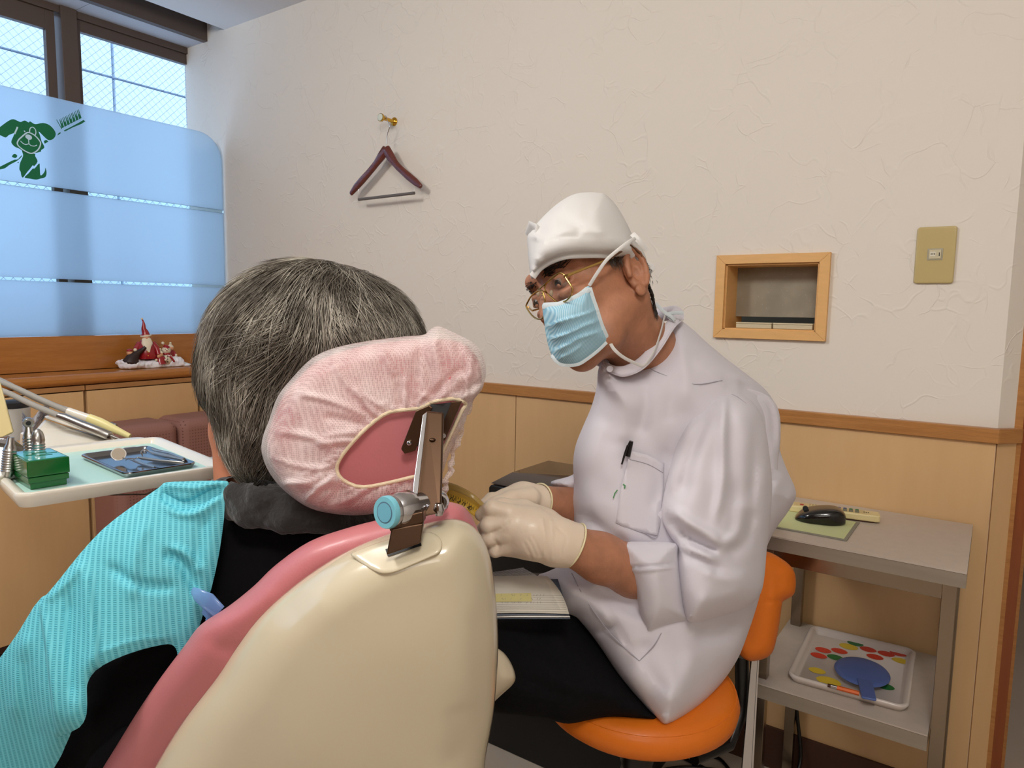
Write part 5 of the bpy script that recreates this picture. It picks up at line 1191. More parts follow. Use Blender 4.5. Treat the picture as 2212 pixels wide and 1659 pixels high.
def strands(fn, N, whorl, seed, Lr, steps, w, lift, side, mat, parent, name, lo, hi, region=None, droop=0.35):
    rs = np.random.RandomState(seed)
    P = lo+(hi-lo)*rs.rand(N*14, 3); d = fn(P); P = P[np.abs(d) < 0.012]
    for _ in range(3): P = P-grad(fn, P)*fn(P)[:, None]
    if region is not None: P = P[region(P)]
    P = P[:N]; N = len(P); L = (Lr[0]+(Lr[1]-Lr[0])*rs.rand(N))/steps
    Q = [P-grad(fn, P)*0.004]; rnd = rs.randn(N, 3)*0.16; cl = np.array([[noise.noise(Vector(p)*17), noise.noise(Vector(p)*17+Vector((9, 1, 3))), noise.noise(Vector(p)*17+Vector((3, 7, 1)))] for p in P])
    cur = P.copy(); off0 = rs.rand(N)*lift
    for s in range(steps):
        n = grad(fn, cur); t = (cur-whorl); t = t-n*(t*n).sum(1)[:, None]; t /= np.linalg.norm(t, axis=1)[:, None]+0.02
        dv = t+np.array([0, 0, -droop])+side+cl*1.15+rnd*(1+s/steps); dv = dv-n*(dv*n).sum(1)[:, None]; dv /= np.linalg.norm(dv, axis=1)[:, None]+1e-9
        cur = cur+dv*L[:, None]; dd = fn(cur); n = grad(fn, cur); tgt = off0*(0.3+s/steps)+0.001+cl[:, 0]*0.004*(s/steps)
        cur = cur-n*(dd-tgt)[:, None]*0.8; Q.append(cur.copy())
    Q = np.stack(Q, 1)            # N, S, 3
    S_ = Q.shape[1]; T_ = np.gradient(Q, axis=1); T_ /= np.linalg.norm(T_, axis=-1, keepdims=True)+1e-9
    nn = np.cross(T_, np.array([0.3, 0.2, 0.93])); nn /= np.linalg.norm(nn, axis=-1, keepdims=True)+1e-9; bb = np.cross(T_, nn)
    wd = (w*(0.6+0.8*rs.rand(N)))[:, None]*np.interp(np.linspace(0, 1, S_), [0, .2, .7, 1], [.8, 1, .8, .12])[None]
    V = np.stack([Q+(nn*math.cos(a)+bb*math.sin(a))*wd[..., None] for a in (0, 2*PI/3, 4*PI/3)], 2).reshape(-1, 3)
    i0 = (np.arange(N)[:, None]*S_+np.arange(S_-1)[None]).reshape(-1)*3; F = []
    for a in range(3):
        b_ = (a+1) % 3; F.append(np.stack([i0+a, i0+b_, i0+3+b_, i0+3+a], 1))
    F = np.vstack(F); me = bpy.data.meshes.new(name); me.vertices.add(len(V)); me.vertices.foreach_set('co', V.astype(np.float32).ravel())
    me.loops.add(len(F)*4); me.polygons.add(len(F)); me.loops.foreach_set('vertex_index', F.astype(np.int32).ravel()); me.polygons.foreach_set('loop_start', np.arange(len(F), dtype=np.int32)*4); me.update(calc_edges=True)
    me.polygons.foreach_set('use_smooth', [True]*len(me.polygons)); o = bpy.data.objects.new(name, me); COL.objects.link(o); me.materials.append(mat)
    if parent is not None: o.parent = parent; o.matrix_parent_inverse = WM(parent).inverted()
    return o
WH = hp(700, 560, .99)
st_ = strands(hairf, 17000, WH, 5, (0.04, 0.11), 9, 0.00045, 0.010, -0.15*Vx, M_hair, hb_, 'hair_strands', hlo, hhi)
st_['kind'] = 'stuff'
# ---- turquoise bib
def bibmat():
    m = pm('turquoise_bib', (92, 196, 214), 0.7); k = NT(m); b = k.n['Principled BSDF']; tc = k.n['Texture Coordinate']
    vm = k.new('ShaderNodeVectorMath', operation='DOT_PRODUCT'); vm.inputs[1].default_value = tuple(VR*0.97+VU*0.10+VF*0.2); k.link(tc.outputs['Object'], vm.inputs[0])
    v2 = k.new('ShaderNodeVectorMath', operation='DOT_PRODUCT'); v2.inputs[1].default_value = tuple(VU); k.link(tc.outputs['Object'], v2.inputs[0])
    def wave(src, per):
        a = k.new('ShaderNodeMath', operation='MULTIPLY'); a.inputs[1].default_value = 2*PI/per; k.link(src, a.inputs[0]); s = k.new('ShaderNodeMath', operation='SINE'); k.link(a.outputs[0], s.inputs[0]); return s.outputs[0]
    w1 = wave(vm.outputs['Value'], 0.0068); w2 = wave(v2.outputs['Value'], 0.0024)
    r1 = k.new('ShaderNodeMapRange'); r1.inputs[1].default_value = -0.5; r1.inputs[2].default_value = 0.6; k.link(w1, r1.inputs[0])
    r2 = k.new('ShaderNodeMapRange'); r2.inputs[1].default_value = -1; r2.inputs[2].default_value = 0.5; k.link(w2, r2.inputs[0])
    iv = k.new('ShaderNodeMath', operation='MAXIMUM'); k.link(r1.outputs[0], iv.inputs[0])
    m5 = k.new('ShaderNodeMath', operation='MULTIPLY'); m5.inputs[1].default_value = 0.75; k.link(r2.outputs[0], m5.inputs[0]); k.link(m5.outputs[0], iv.inputs[1])
    rp = k.new('ShaderNodeValToRGB'); rp.color_ramp.elements[0].color = lin((58, 162, 184)); rp.color_ramp.elements[1].color = lin((112, 206, 220)); k.link(iv.outputs[0], rp.inputs[0]); k.link(rp.outputs[0], b.inputs['Base Color'])
    bp = k.new('ShaderNodeBump', i_Strength=0.5, i_Distance=0.0008); k.link(iv.outputs[0], bp.inputs['Height']); k.link(bp.outputs[0], b.inputs['Normal'])
    return m
bib_out = [(492, 1040), (461, 1038), (397, 1040), (357, 1042), (345, 1052), (278, 1099), (222, 1143), (171, 1198), (128, 1252), (83, 1306), (40, 1365), (0, 1421), (-60, 1500), (-80, 1640), (-60, 1760), (60, 1740), (119, 1655), (141, 1619), (137, 1592), (119, 1590), (135, 1588), (171, 1572), (187, 1544), (188, 1500), (189, 1476), (206, 1449), (246, 1425), (300, 1405), (350, 1393), (373, 1393), (383, 1409), (385, 1433), (405, 1393), (429, 1357), (441, 1318), (457, 1270), (473, 1198), (484, 1119), (487, 1064), (494, 1050)]
M_bib = bibmat()
bib = thing('dental_bib', A(300, 1250, .86), 'turquoise ribbed paper bib draped over the patient shoulder and lap', 'dental bib')
bctrl = [(490, 1045, .885), (360, 1045, .90), (300, 1200, .855), (440, 1250, .865), (200, 1350, .83), (100, 1400, .825), (-40, 1500, .86), (100, 1640, .845), (370, 1400, .845), (300, 1350, .835), (150, 1550, .805)]
front_out = [(492, 1040), (461, 1038), (397, 1040), (357, 1042), (345, 1052), (278, 1099), (222, 1143), (171, 1198), (128, 1252), (84, 1304), (83, 1308), (96, 1400), (108, 1500), (117, 1580), (121, 1592), (135, 1588), (171, 1572), (187, 1544), (188, 1500), (189, 1476), (206, 1449), (246, 1425), (300, 1405), (350, 1393), (373, 1393), (383, 1409), (385, 1433), (405, 1393), (429, 1357), (441, 1318), (457, 1270), (473, 1198), (484, 1119), (487, 1064), (494, 1050)]
inflate('bib_front', front_out, bctrl, 0.006, 30, M_bib, bib, back=0.0, step=7, n=2, edge=0.0012, power=1.0,
    fl=[([(345, 1062), (365, 1082), (400, 1094), (440, 1078), (480, 1050)], 11, -0.016), ([(350, 1046), (420, 1052), (485, 1042)], 8, 0.008), ([(345, 1075), (380, 1105), (430, 1105), (475, 1070)], 9, 0.007),
        ([(88, 1306), (102, 1400), (114, 1500), (124, 1580)], 9, 0.007), ([(180, 1215), (190, 1300), (200, 1400), (195, 1460)], 14, 0.008), ([(180, 1215), (140, 1260), (95, 1300)], 10, 0.006), ([(150, 1280), (152, 1400), (160, 1520)], 12, -0.007),
        ([(350, 1192), (385, 1210), (410, 1250), (425, 1285)], 12, -0.008), ([(365, 1180), (405, 1200), (435, 1240)], 9, 0.007), ([(230, 1220), (300, 1262), (380, 1268)], 12, -0.006), ([(210, 1412), (290, 1385), (380, 1375)], 4, 0.002), ([(320, 1120), (290, 1200), (285, 1300)], 16, 0.005), ([(440, 1110), (430, 1180), (420, 1240)], 14, -0.004)])
side_out = [(90, 1290), (140, 1290), (165, 1400), (165, 1540), (141, 1612), (119, 1655), (60, 1740), (-60, 1760), (-80, 1640), (-60, 1500), (0, 1421), (40, 1365)]
inflate('bib_side', side_out, [(x, y, d+0.022) for x, y, d in bctrl], 0.006, 30, M_bib, bib, back=0.0, step=8, n=3, edge=0.0012, power=1.0,
    fl=[([(40, 1400), (60, 1500), (90, 1620)], 18, -0.006), ([(60, 1360), (40, 1450), (30, 1560)], 14, 0.006), ([(125, 1600), (138, 1580), (150, 1560)], 6, -0.004)])
bc = thing('bib_clip', A(440, 1300, .80), 'translucent blue plastic piece between the bib edge and the pink cushion', 'clip')
M_bclip = pm('translucent_blue', (120, 160, 220), 0.15, alpha=0.6)
MB().tube([A(416, 1275, .828), A(425, 1284, .822), A(450, 1300, .815), A(474, 1322, .815)], [.004, .0075, .011, .009], 16, flat=(VF, 0.35)).build('clip_blade', M_bclip, bc, True)
MB().tube([A(440, 1318, .838), A(455, 1330, .832), A(448, 1342, .832)], [.005, .007, .004], 12, flat=(VF, 0.4)).build('clip_tab', M_bclip, bc, True)

def plegs(P):
    d = None
    for o in (-1, 1):
        a = hp(480, 1850, 1.05)*1.0; a = np.array([a[0], a[1], 0.50])+np.array(fs_)*o*0.09; b = a+np.array(fh)*0.36-np.array([0, 0, 0.05]); c_ = np.array([b[0], b[1], 0.10])+np.array(fh)*0.06
        q = chain(P, [a, b, c_], [.085, .062, .045], .02); d = q if d is None else su(d, q, .01)
    return d
_a = np.array([*np.array(hp(480, 1850, 1.05))[:2], 0.50]); _b = _a+np.array(fh)*0.55
sdf_obj('trousers', plegs, np.minimum(_a, _b)-[.2, .2, .54], np.maximum(_a, _b)+[.2, .2, .12], 0.009, M_coatb, pt, 1)
# ================================================================ STOOL
M_or = pm('orange_vinyl', (224, 116, 20), 0.5, coat=0.1, bump=(350, 0.08))
sc_ = A(1382, 1462, 1.15); ZSE = sc_.z
st = thing('stool', (sc_.x, sc_.y, 0), 'orange vinyl swivel stool with small backrest that the man in white sits on', 'stool')
MB().lathe((sc_.x, sc_.y, ZSE-0.055), (0, 0, 1), [(0.10, 0), (0.140, 0.002), (0.155, 0.014), (0.1585, 0.030), (0.154, 0.046), (0.140, 0.055), (0.09, 0.058), (0.02, 0.058)], 56).build('seat', M_or, st, True, ang=80)
MB().tube([Vector((sc_.x+0.152*math.cos(a), sc_.y+0.152*math.sin(a), ZSE-0.0085)) for a in [2*PI*i/60 for i in range(61)]], 0.0016, 6, False).build('seat_piping', M_or, st, True)
MB().cyl((sc_.x, sc_.y, ZSE-0.075), (sc_.x, sc_.y, ZSE-0.055), 0.09, n=32).build('seat_plate', M_blk, st)
MB().lathe((sc_.x, sc_.y, 0.05), (0, 0, 1), [(0.03, 0), (0.03, 0.10)]+[(0.024+0.004*(i % 2), 0.10+i*0.012) for i in range(20)]+[(0.02, 0.37)], 24).build('gas_lift', M_blk, st, True)
for i in range(5):
    a = 2*PI*i/5+0.3; e = Vector((sc_.x+0.24*math.cos(a), sc_.y+0.24*math.sin(a), 0.055))
    l = MB().tube([Vector((sc_.x, sc_.y, 0.09)), e], [0.022, 0.014], 12).build('leg', M_blk, st, True)
    MB().cyl(e+Vector((-0.012, 0, -0.03)), e+Vector((0.012, 0, -0.03)), 0.025, n=20).build('caster', M_dark, l, True)
inflate('backrest', [(1610, 1200), (1652, 1190), (1690, 1208), (1712, 1228), (1719, 1250), (1716, 1282), (1697, 1296), (1690, 1302), (1684, 1345), (1674, 1395), (1664, 1415), (1645, 1425), (1620, 1428), (1600, 1416), (1585, 1380), (1580, 1280)], [(1600, 1250, 1.24), (1715, 1250, 1.26), (1640, 1420, 1.25)], 0.028, 26, M_or, st, back=0.03, step=6, power=0.5, n=4,
    fl=[([(1650, 1296), (1675, 1300), (1698, 1296)], 3, -0.003), ([(1660, 1200), (1668, 1235), (1715, 1240)], 3, 0.002), ([(1672, 1240), (1670, 1300)], 4, 0.002)])
MB().prism([A(1624, 1420, 1.262), A(1637, 1420, 1.262), A(1621, 1700, 1.262), A(1600, 1700, 1.262)], VF*0.006).build('backrest_bar', M_chrome, st, bevel=0.001)
MB().prism([A(1637, 1420, 1.262), A(1641, 1420, 1.262), A(1626, 1700, 1.262), A(1621, 1700, 1.262)], VF*0.012).build('bar_edge', M_chrome, st, bevel=0.001)
MB().tube([A(1602, 1415, 1.28), A(1604, 1480, 1.29), A(1600, 1540, 1.29), A(1575, 1610, 1.26), A(1500, 1640, 1.2)], [.012, .013, .012, .010, .010], 14).build('tilt_bracket', M_blk, st, True)
# ================================================================ DENTIST
M_skinD = pm('tanned_skin', (174, 120, 91), 0.5, sss=0.05, var=(38, 0.16), bump=(240, 0.35), spec=0.4)
def skin_mat(): return M_skinD
M_cloth = pm('white_coat_cloth', (218, 214, 222), 0.75, spec=0.2, bump=(900, 0.08), sheen=0.1); M_capc = pm('white_cap_cloth', (218, 216, 213), 0.85, bump=(800, 0.1))
M_trou = pm('black_trousers', (9, 9, 12), 0.9, spec=0.2, bump=(300, 0.3))
dr = thing('person', (sc_.x, sc_.y, ZSE), 'seated man in white medical coat, white cap, blue mask and gold glasses', 'person')
Rr = np.array([-.42, -.33, -.845]); Ff = np.array([-.87, -.10, .48]); Ff /= np.linalg.norm(Ff); Rr -= Ff*(Rr@Ff); Rr /= np.linalg.norm(Rr); Uu = np.cross(Rr, Ff)
def vw(v): return v[0]*_r+v[1]*_u-v[2]*_f       # view axes: right, up, toward the camera
HR, HF, HU = vw(Rr), vw(Ff), vw(Uu); MH = np.stack([HR, HF, HU], 1)
H0 = hp(1287, 624, 1.07)
def hl(P): q = P-H0; return q@MH
def HD(x, y, z): return H0+HR*x+HF*y+HU*z      # right, forward, up from between the eyes' level
neckT, neckB = HD(0, -0.030, -0.06), hp(1400, 775, 1.14)
earc = HD(-0.079, -0.012, -0.018)
def headf(P):
    d = ell(P, HD(0, 0.0, 0.026), (0.071, 0.090, 0.088), MH)
    d = su(d, ell(P, HD(0, 0.030, -0.035), (0.057, 0.058, 0.075), MH), 0.03)
    d = su(d, chain(P, [HD(-0.049, 0.0, -0.052), HD(-0.036, 0.032, -0.090), HD(0, 0.060, -0.104)], [.016, .016, .018], .02), 0.025)
    d = su(d, chain(P, [HD(0.049, 0.0, -0.052), HD(0.036, 0.032, -0.090), HD(0, 0.060, -0.104)], [.016, .016, .018], .02), 0.025)
    d = su(d, chain(P, [HD(0, 0.086, 0.004), HD(0, 0.096, -0.022), HD(0, 0.099, -0.040)], [.008, .009, .012], .008), 0.012)
    for s in (-1, 1):
        d = su(d, chain(P, [HD(s*0.014, 0.086, 0.026), HD(s*0.034, 0.084, 0.031), HD(s*0.056, 0.064, 0.024)], [.011, .011, .011], .01), 0.012)   # brow
        d = ss(d, ell(P, HD(s*0.034, 0.098, 0.004), (0.019, 0.014, 0.013), MH), 0.010)
        d = su(d, ell(P, HD(s*0.045, 0.062, -0.028), (0.013, 0.013, 0.013), MH), 0.02)                       # cheekbone
        d = su(d, ell(P, HD(s*0.033, 0.0755, 0.002), (0.0148, 0.0135, 0.0135), MH), 0.002)
        eo = su(cap(P, HD(s*0.018, 0.0865, 0.0015), HD(s*0.034, 0.0905, 0.0045), 0.0038), cap(P, HD(s*0.034, 0.0910, 0.0045), HD(s*0.050, 0.0815, -0.0005), 0.0038), 0.003)
        eu = su(cap(P, HD(s*0.018, 0.0865, -0.0015), HD(s*0.034, 0.0885, -0.0075), 0.003), cap(P, HD(s*0.034, 0.0885, -0.0075), HD(s*0.050, 0.0815, -0.0015), 0.003), 0.003)
        d = su(d, eo, 0.004); d = su(d, eu, 0.004)
        d = su(d, chain(P, [HD(s*0.020, 0.085, -0.018), HD(s*0.034, 0.086, -0.023), HD(s*0.048, 0.078, -0.018)], [.004, .006, .004], .004), 0.008)   # bag under the eye
        d = su(d, cap(P, HD(s*0.009, 0.090, -0.043), HD(s*0.013, 0.084, -0.043), 0.008), 0.006)
    d = su(d, chain(P, [HD(-0.022, 0.086, -0.076), HD(0, 0.093, -0.074), HD(0.022, 0.086, -0.076)], [.006, .008, .006], .004), 0.008)
    # neck
    d = su(d, cap(P, neckT, neckB, 0.050, 0.056), 0.03)
    d = su(d, chain(P, [HD(-0.058, -0.028, -0.040), hp(1352, 742, 1.10)], [.010, .010], .02), 0.03)
    # ear on each side
    for s in (-1, 1):
        c = HD(s*0.0745, -0.016, -0.012)
        Me = np.stack([HR, HF*0.97-HU*0.22, HU*0.97+HF*0.22], 1)
        e = ell(P, c, (0.0075, 0.0175, 0.034), Me)
        hel = [c+HR*s*(0.008)+HF*(math.cos(a)*0.0165-math.sin(a)*0.002)+HU*(math.sin(a)*0.0305+0.003) for a in [math.radians(g) for g in range(-20, 231, 25)]]
        e = su(e, chain(P, hel, [.0042]*len(hel), .003), 0.004)
        e = ss(e, ell(P, c+HR*s*0.0100+HF*0.002-HU*0.002, (0.0100, 0.0080, 0.014), Me), 0.003)
        e = ss(e, ell(P, c+HR*s*0.0105-HF*0.001+HU*0.016, (0.0065, 0.0095, 0.0085), Me), 0.002)
        e = su(e, ell(P, c+HR*s*0.006+HF*0.004-HU*0.030, (0.005, 0.009, 0.009), Me), 0.004)
        d = su(d, e, 0.004)
    return d
hc_ = HD(0, 0, 0)
lo = np.min([hc_-.16, neckB-.09], 0); hi = np.max([hc_+.16, neckB+.06], 0)
# the trunk, arms and legs of the same body, coarse, under the clothes
EL = hp(1565, 1262, 1.11); SHL = hp(1548, 940, 1.15); WRL = hp(1222, 1174, .99); FML = hp(1368, 1234, 1.04)
ELR = hp(1330, 1120, 1.24); WRR = hp(1160, 1082, 1.10); SHR = hp(1350, 900, 1.24)
HIP = hp(1440, 1400, 1.23); KL = hp(955, 1450, 1.10); KR = hp(975, 1420, 1.24)
def bodyf(P):
    d = cap(P, neckB, hp(1460, 930, 1.18), 0.050, 0.075)
    d = su(d, cap(P, SHL, SHR, 0.036), 0.05)
    d = su(d, cap(P, hp(1460, 940, 1.18), HIP, 0.082, 0.080), 0.04)
    d = su(d, cap(P, SHL, EL, 0.036, 0.032), 0.02)
    d = su(d, chain(P, [EL, FML, FML*0.5+WRL*0.5, WRL], [.033, .0365, .0345, .0285], .015), 0.01)
    d = su(d, cap(P, SHR, ELR, 0.044, 0.038), 0.03)
    d = su(d, chain(P, [ELR, ELR*0.4+WRR*0.6, WRR], [.032, .034, .0255], .01), 0.01)
    for k, dz in ((KL, 0.0), (KR, 0.03)):
        d = su(d, cap(P, HIP+np.array([0, 0, -.01]), k, 0.062, 0.048), 0.03)
        an = np.array([k[0]-0.03, k[1]-0.01, 0.09]); d = su(d, cap(P, k, an, 0.05, 0.035), 0.03)
        d = su(d, cap(P, an-np.array([0, 0, .04]), an+np.array([-.14, -.06, -.055]), 0.035, 0.025), 0.02)
    return d
def whole(P): return su(headf(P), bodyf(P), 0.015)
V1 = nets  # two resolutions joined would leave a seam, so head and neck are fine and the rest is coarser
allq = np.array([EL, SHL, WRL, ELR, SHR, HIP, KL, KR, HD(0, 0, 0)])
def headneck(P):
    d = headf(P); b = cap(P, neckB, hp(1460, 930, 1.18), 0.050, 0.07); d = su(d, b, 0.02)
    return d
def full_body():
    # fine net over head and neck, coarse net below, merged in one mesh that overlaps under the collar
    cut = float(neckB[2]-0.03)
    lo1 = np.min([hc_-.155, neckB-.11], 0); hi1 = hc_+.15; lo1[2] = cut
    hi1 = np.max([hi1, neckB+.1], 0)
    Va, Fa = nets(lambda P: np.maximum(headneck(P), (cut+0.004)-P[..., 2]), lo1, hi1, 0.0022)
    lo2 = allq.min(0)-.16; hi2 = allq.max(0)+.14; lo2[2] = 0.0; hi2[2] = cut+0.02
    Vb, Fb = nets(lambda P: np.maximum(np.maximum(bodyf(P), P[..., 2]-(cut+0.012)), 0.002-P[..., 2]), lo2, hi2, 0.007)
    return np.vstack([Va, Vb]), np.vstack([Fa, Fb+len(Va)])
V, F = full_body()
for _ in range(1):
    a = np.zeros_like(V); c = np.zeros(len(V))
    for i in range(4):
        j = (i+1) % 4; np.add.at(a, F[:, i], V[F[:, j]]); np.add.at(c, F[:, i], 1); np.add.at(a, F[:, j], V[F[:, i]]); np.add.at(c, F[:, j], 1)
    V = V*0.5+0.5*a/np.maximum(c, 1)[:, None]
bd_ = link_mesh('body', V, [tuple(int(x) for x in f) for f in F], M_skinD, dr, True)
# eyes
for s in (-1, 1):
    ey = MB().ball(Vector(HD(s*0.0335, 0.0802, 0.0)), 0.0125, 24, 18).build('eyeball', pm('eye_white', (150, 128, 112), 0.2), dr, True)
    gz = (HF*0.86-HU*0.5+HR*0.0); gz = Vector(gz/np.linalg.norm(gz))
    MB().lathe(Vector(HD(s*0.0335, 0.0802, 0.0))+gz*0.0108, gz, [(0.0068, -0.0006), (0.0055, 0.0014), (0.002, 0.0021)], 20).build('iris', pm('iris_dark', (34, 22, 16), 0.1, coat=0.6), ey, True)
# eyebrows and sideburn / nape hair
M_brow = hair_mat('dark_brow_hair', (26, 20, 17), (48, 40, 35), (130, 120, 110))
def hair_patch(name, pts, n, ln, w, dirv, spread, mat):
    rs = np.random.RandomState(5); m = MB()
    for i in range(n):
        u = rs.rand()*(len(pts)-1); k_ = int(u); p = np.array(pts[k_])*(1-u+k_)+np.array(pts[min(k_+1, len(pts)-1)])*(u-k_)
        p = p+rs.randn(3)*spread; g_ = grad(headf, p[None])[0]; p = p-g_*float(headf(p[None])[0]); g_ = grad(headf, p[None])[0]
        d_ = np.array(dirv)+rs.randn(3)*0.25; d_ = d_-g_*(d_@g_); d_ /= np.linalg.norm(d_); l_ = ln*(0.6+0.7*rs.rand())
        m.tube([Vector(p+g_*0.0004), Vector(p+d_*l_*0.5+g_*0.002), Vector(p+d_*l_+g_*0.0014)], [w, w*0.8, w*0.2], 3, False)
    o = m.build(name, mat, dr, True); 
    if n > 100: o['kind'] = 'stuff'
    return o
for s in (-1, 1):
    o = hair_patch('eyebrow', [HD(s*0.014, 0.092, 0.019), HD(s*0.030, 0.094, 0.025), HD(s*0.052, 0.078, 0.022)], 100 if s < 0 else 55, 0.012 if s < 0 else 0.006, 0.0009 if s < 0 else 0.0006, HR*s*0.9-HF*0.2+HU*0.1, 0.0026, M_brow)
hs = hair_patch('nape_hair', [HD(-0.074, -0.045, -0.005), HD(-0.066, -0.062, -0.025), HD(-0.058, -0.066, -0.045), HD(-0.05, -0.066, -0.06)], 900, 0.008, 0.00035, -HU, 0.006, M_brow)
hs2 = hair_patch('sideburn', [HD(-0.074, 0.022, 0.032), HD(-0.076, 0.014, 0.018), HD(-0.075, 0.010, 0.006)], 450, 0.007, 0.0003, -HU-HF*0.2, 0.004, hair_mat('grey_sideburn', (60, 50, 44), (110, 100, 92), (170, 162, 152)))
# ---- cap
cap_out = [(1139, 510), (1146, 500), (1154, 489), (1180, 461), (1208, 437), (1236, 421), (1262, 415.5), (1300, 417), (1316, 427), (1333, 446), (1352, 478), (1366, 507), (1376, 524), (1384, 545), (1388, 570), (1386, 592), (1372, 580), (1350, 560), (1325, 555), (1290, 554), (1255, 554), (1222, 557), (1190, 567), (1165, 583), (1149, 604), (1143, 575), (1140, 540)]
def cx(V):
    return 0.0*V[:, 0]
cpo = inflate('surgical_cap', cap_out, [(1145, 530, 1.035), (1200, 450, 1.05), (1290, 430, 1.07), (1366, 510, 1.055), (1325, 556, 1.01), (1262, 555, .995), (1222, 557, .990), (1385, 580, 1.06), (1150, 602, 1.012), (1180, 572, 1.0)], 0.072, 110, M_capc, dr, back=0.09, step=6, power=0.5, n=4,
    fl=[([(1150, 500), (1165, 520), (1172, 545)], 5, 0.010), ([(1175, 480), (1158, 525), (1152, 560)], 7, -0.006), ([(1230, 440), (1190, 490), (1165, 540)], 9, 0.005), ([(1160, 535), (1200, 515), (1250, 512), (1310, 515)], 7, -0.004), ([(1165, 548), (1210, 528), (1260, 524), (1330, 528)], 8, 0.004), ([(1200, 470), (1240, 485), (1260, 505)], 12, -0.006), ([(1340, 455), (1330, 440), (1310, 424)], 3, -0.003), ([(1352, 540), (1356, 500), (1340, 460)], 4, 0.003), ([(1275, 420), (1290, 470), (1300, 520)], 14, 0.003)], noise_amt=(45, 0.003))
cap_s = SURF
def capb(P):
    q = (P-H0)@MH; d = ell(P, HD(0, -0.002, 0.028), (0.0735, 0.0925, 0.0905), MH)
    d = np.maximum(d, (0.022+0.40*q[..., 1])-q[..., 2])
    return np.maximum(d, -(d+0.006))
sdf_obj('cap_back', capb, H0-.14, H0+.14, 0.003, M_capc, cpo, 2)
band = [(1150, 598), (1165, 579), (1190, 563), (1222, 552.5), (1255, 550), (1290, 549.5), (1325, 551)]
bp_ = [cap_s(x, y, 0.0004) for x, y in spline(band, 4)]
MB().tube(bp_, 0.0052, 10, True, flat=(VF, 0.30)).build('cap_band', M_capc, cpo, True)
MB().tube([A(1137, 506, 1.045), A(1150, 490, 1.03), A(1162, 496, 1.02), A(1157, 522, 1.015), A(1154, 533, 1.02)], [.003, .010, .012, .008, .002], 12, flat=(VF, 0.3)).build('cap_fold', M_capc, cpo, True)
for nm, pts in (('tie_tail', [(1366, 505, 1.0), (1380, 520, .995), (1398, 541, 1.0)]), ('tie_tail', [(1384, 575, 1.03), (1400, 572, 1.03), (1409, 577, 1.03), (1405, 585, 1.03), (1388, 588, 1.035)])):
    MB().tube(vs3(spline([A(*p) for p in pts], 5)), 0.0040, 8, True, flat=(VF, 0.25)).build(nm, M_capc, cpo, True)
MB().tube(vs3(spline([A(1386, 590, 1.035), A(1384, 600, 1.04), A(1394, 572, 1.035), A(1389, 566, 1.03)], 4)), 0.003, 8, True, flat=(VF, 0.3)).build('tie_bow', M_capc, cpo, True)
# ---- mask
def maskmat():
    m = pm('mask_blue', (150, 196, 214), 0.75, spec=0.2); k = NT(m); b = k.n['Principled BSDF']; tc = k.n['Texture Coordinate']
    vm = k.new('ShaderNodeVectorMath', operation='DOT_PRODUCT'); vm.inputs[1].default_value = tuple(VR*0.97-VU*0.12+VF*0.3); k.link(tc.outputs['Object'], vm.inputs[0])
    a = k.new('ShaderNodeMath', operation='MULTIPLY'); a.inputs[1].default_value = 2*PI/0.0024; k.link(vm.outputs['Value'], a.inputs[0]); s = k.new('ShaderNodeMath', operation='SINE'); k.link(a.outputs[0], s.inputs[0])
    rg = k.new('ShaderNodeMapRange'); rg.inputs[1].default_value = -1; rg.inputs[2].default_value = 1; k.link(s.outputs[0], rg.inputs[0])
    rp = k.new('ShaderNodeValToRGB'); rp.color_ramp.elements[0].color = lin((134, 184, 208)); rp.color_ramp.elements[1].color = lin((184, 216, 228)); k.link(rg.outputs[0], rp.inputs[0]); k.link(rp.outputs[0], b.inputs['Base Color'])
    bp = k.new('ShaderNodeBump', i_Strength=0.35, i_Distance=0.0005); k.link(rg.outputs[0], bp.inputs['Height']); k.link(bp.outputs[0], b.inputs['Normal']); return m
mk_out = [(1172, 657), (1190, 655), (1208, 653), (1235, 642), (1255, 630), (1272, 617), (1280, 636), (1290, 665), (1301, 700), (1314, 729), (1308, 742), (1290, 760), (1268, 777), (1252, 787), (1238, 790), (1208, 786), (1192, 768), (1181, 733), (1175, 692), (1172, 670)]
mask = inflate('face_mask', mk_out, [(1172, 660, .985), (1272, 620, .978), (1290, 665, .978), (1314, 729, .988), (1240, 788, .975), (1185, 745, .98), (1225, 700, .960), (1205, 665, .962)], 0.016, 40, maskmat(), dr, back=0.0, step=4, n=3, edge=0.001, power=0.8,
    fl=[([(1178, 706), (1215, 692), (1250, 682), (1290, 668)], 9, 0.0085, 'r'), ([(1182, 733), (1220, 722), (1262, 703), (1297, 690)], 9, 0.0085, 'r'), ([(1192, 760), (1230, 742), (1250, 730), (1305, 712)], 9, 0.0075, 'r'), ([(1205, 775), (1232, 762), (1250, 750), (1256, 742)], 5, 0.004, 'r'), ([(1200, 662), (1204, 680), (1200, 700)], 9, 0.004), ([(1180, 700), (1190, 730), (1200, 760)], 7, -0.004)])
mk_s = SURF
M_mw = pm('mask_white', (206, 216, 220), 0.8, bump=(500, 0.4))
def strip(nm, pts, r, mat, par, off=0.0004, fl_=0.2): 
    return MB().tube([mk_s(x, y, off) for x, y in spline(pts, 5)], r, 8, True, flat=(VF, fl_)).build(nm, mat, par, True)
strip('top_edge_band', [(1173, 661), (1190, 660), (1209, 658), (1236, 647), (1256, 636), (1271, 624)], 0.0046, M_mw, mask)
strip('side_edge_band', [(1272, 622), (1279, 645), (1287, 668), (1297, 700), (1310, 730)], 0.0042, M_mw, mask)
strip('bottom_edge_band', [(1309, 738), (1290, 756), (1268, 773), (1250, 784), (1230, 787), (1208, 783), (1193, 766)], 0.0038, M_mw, mask)
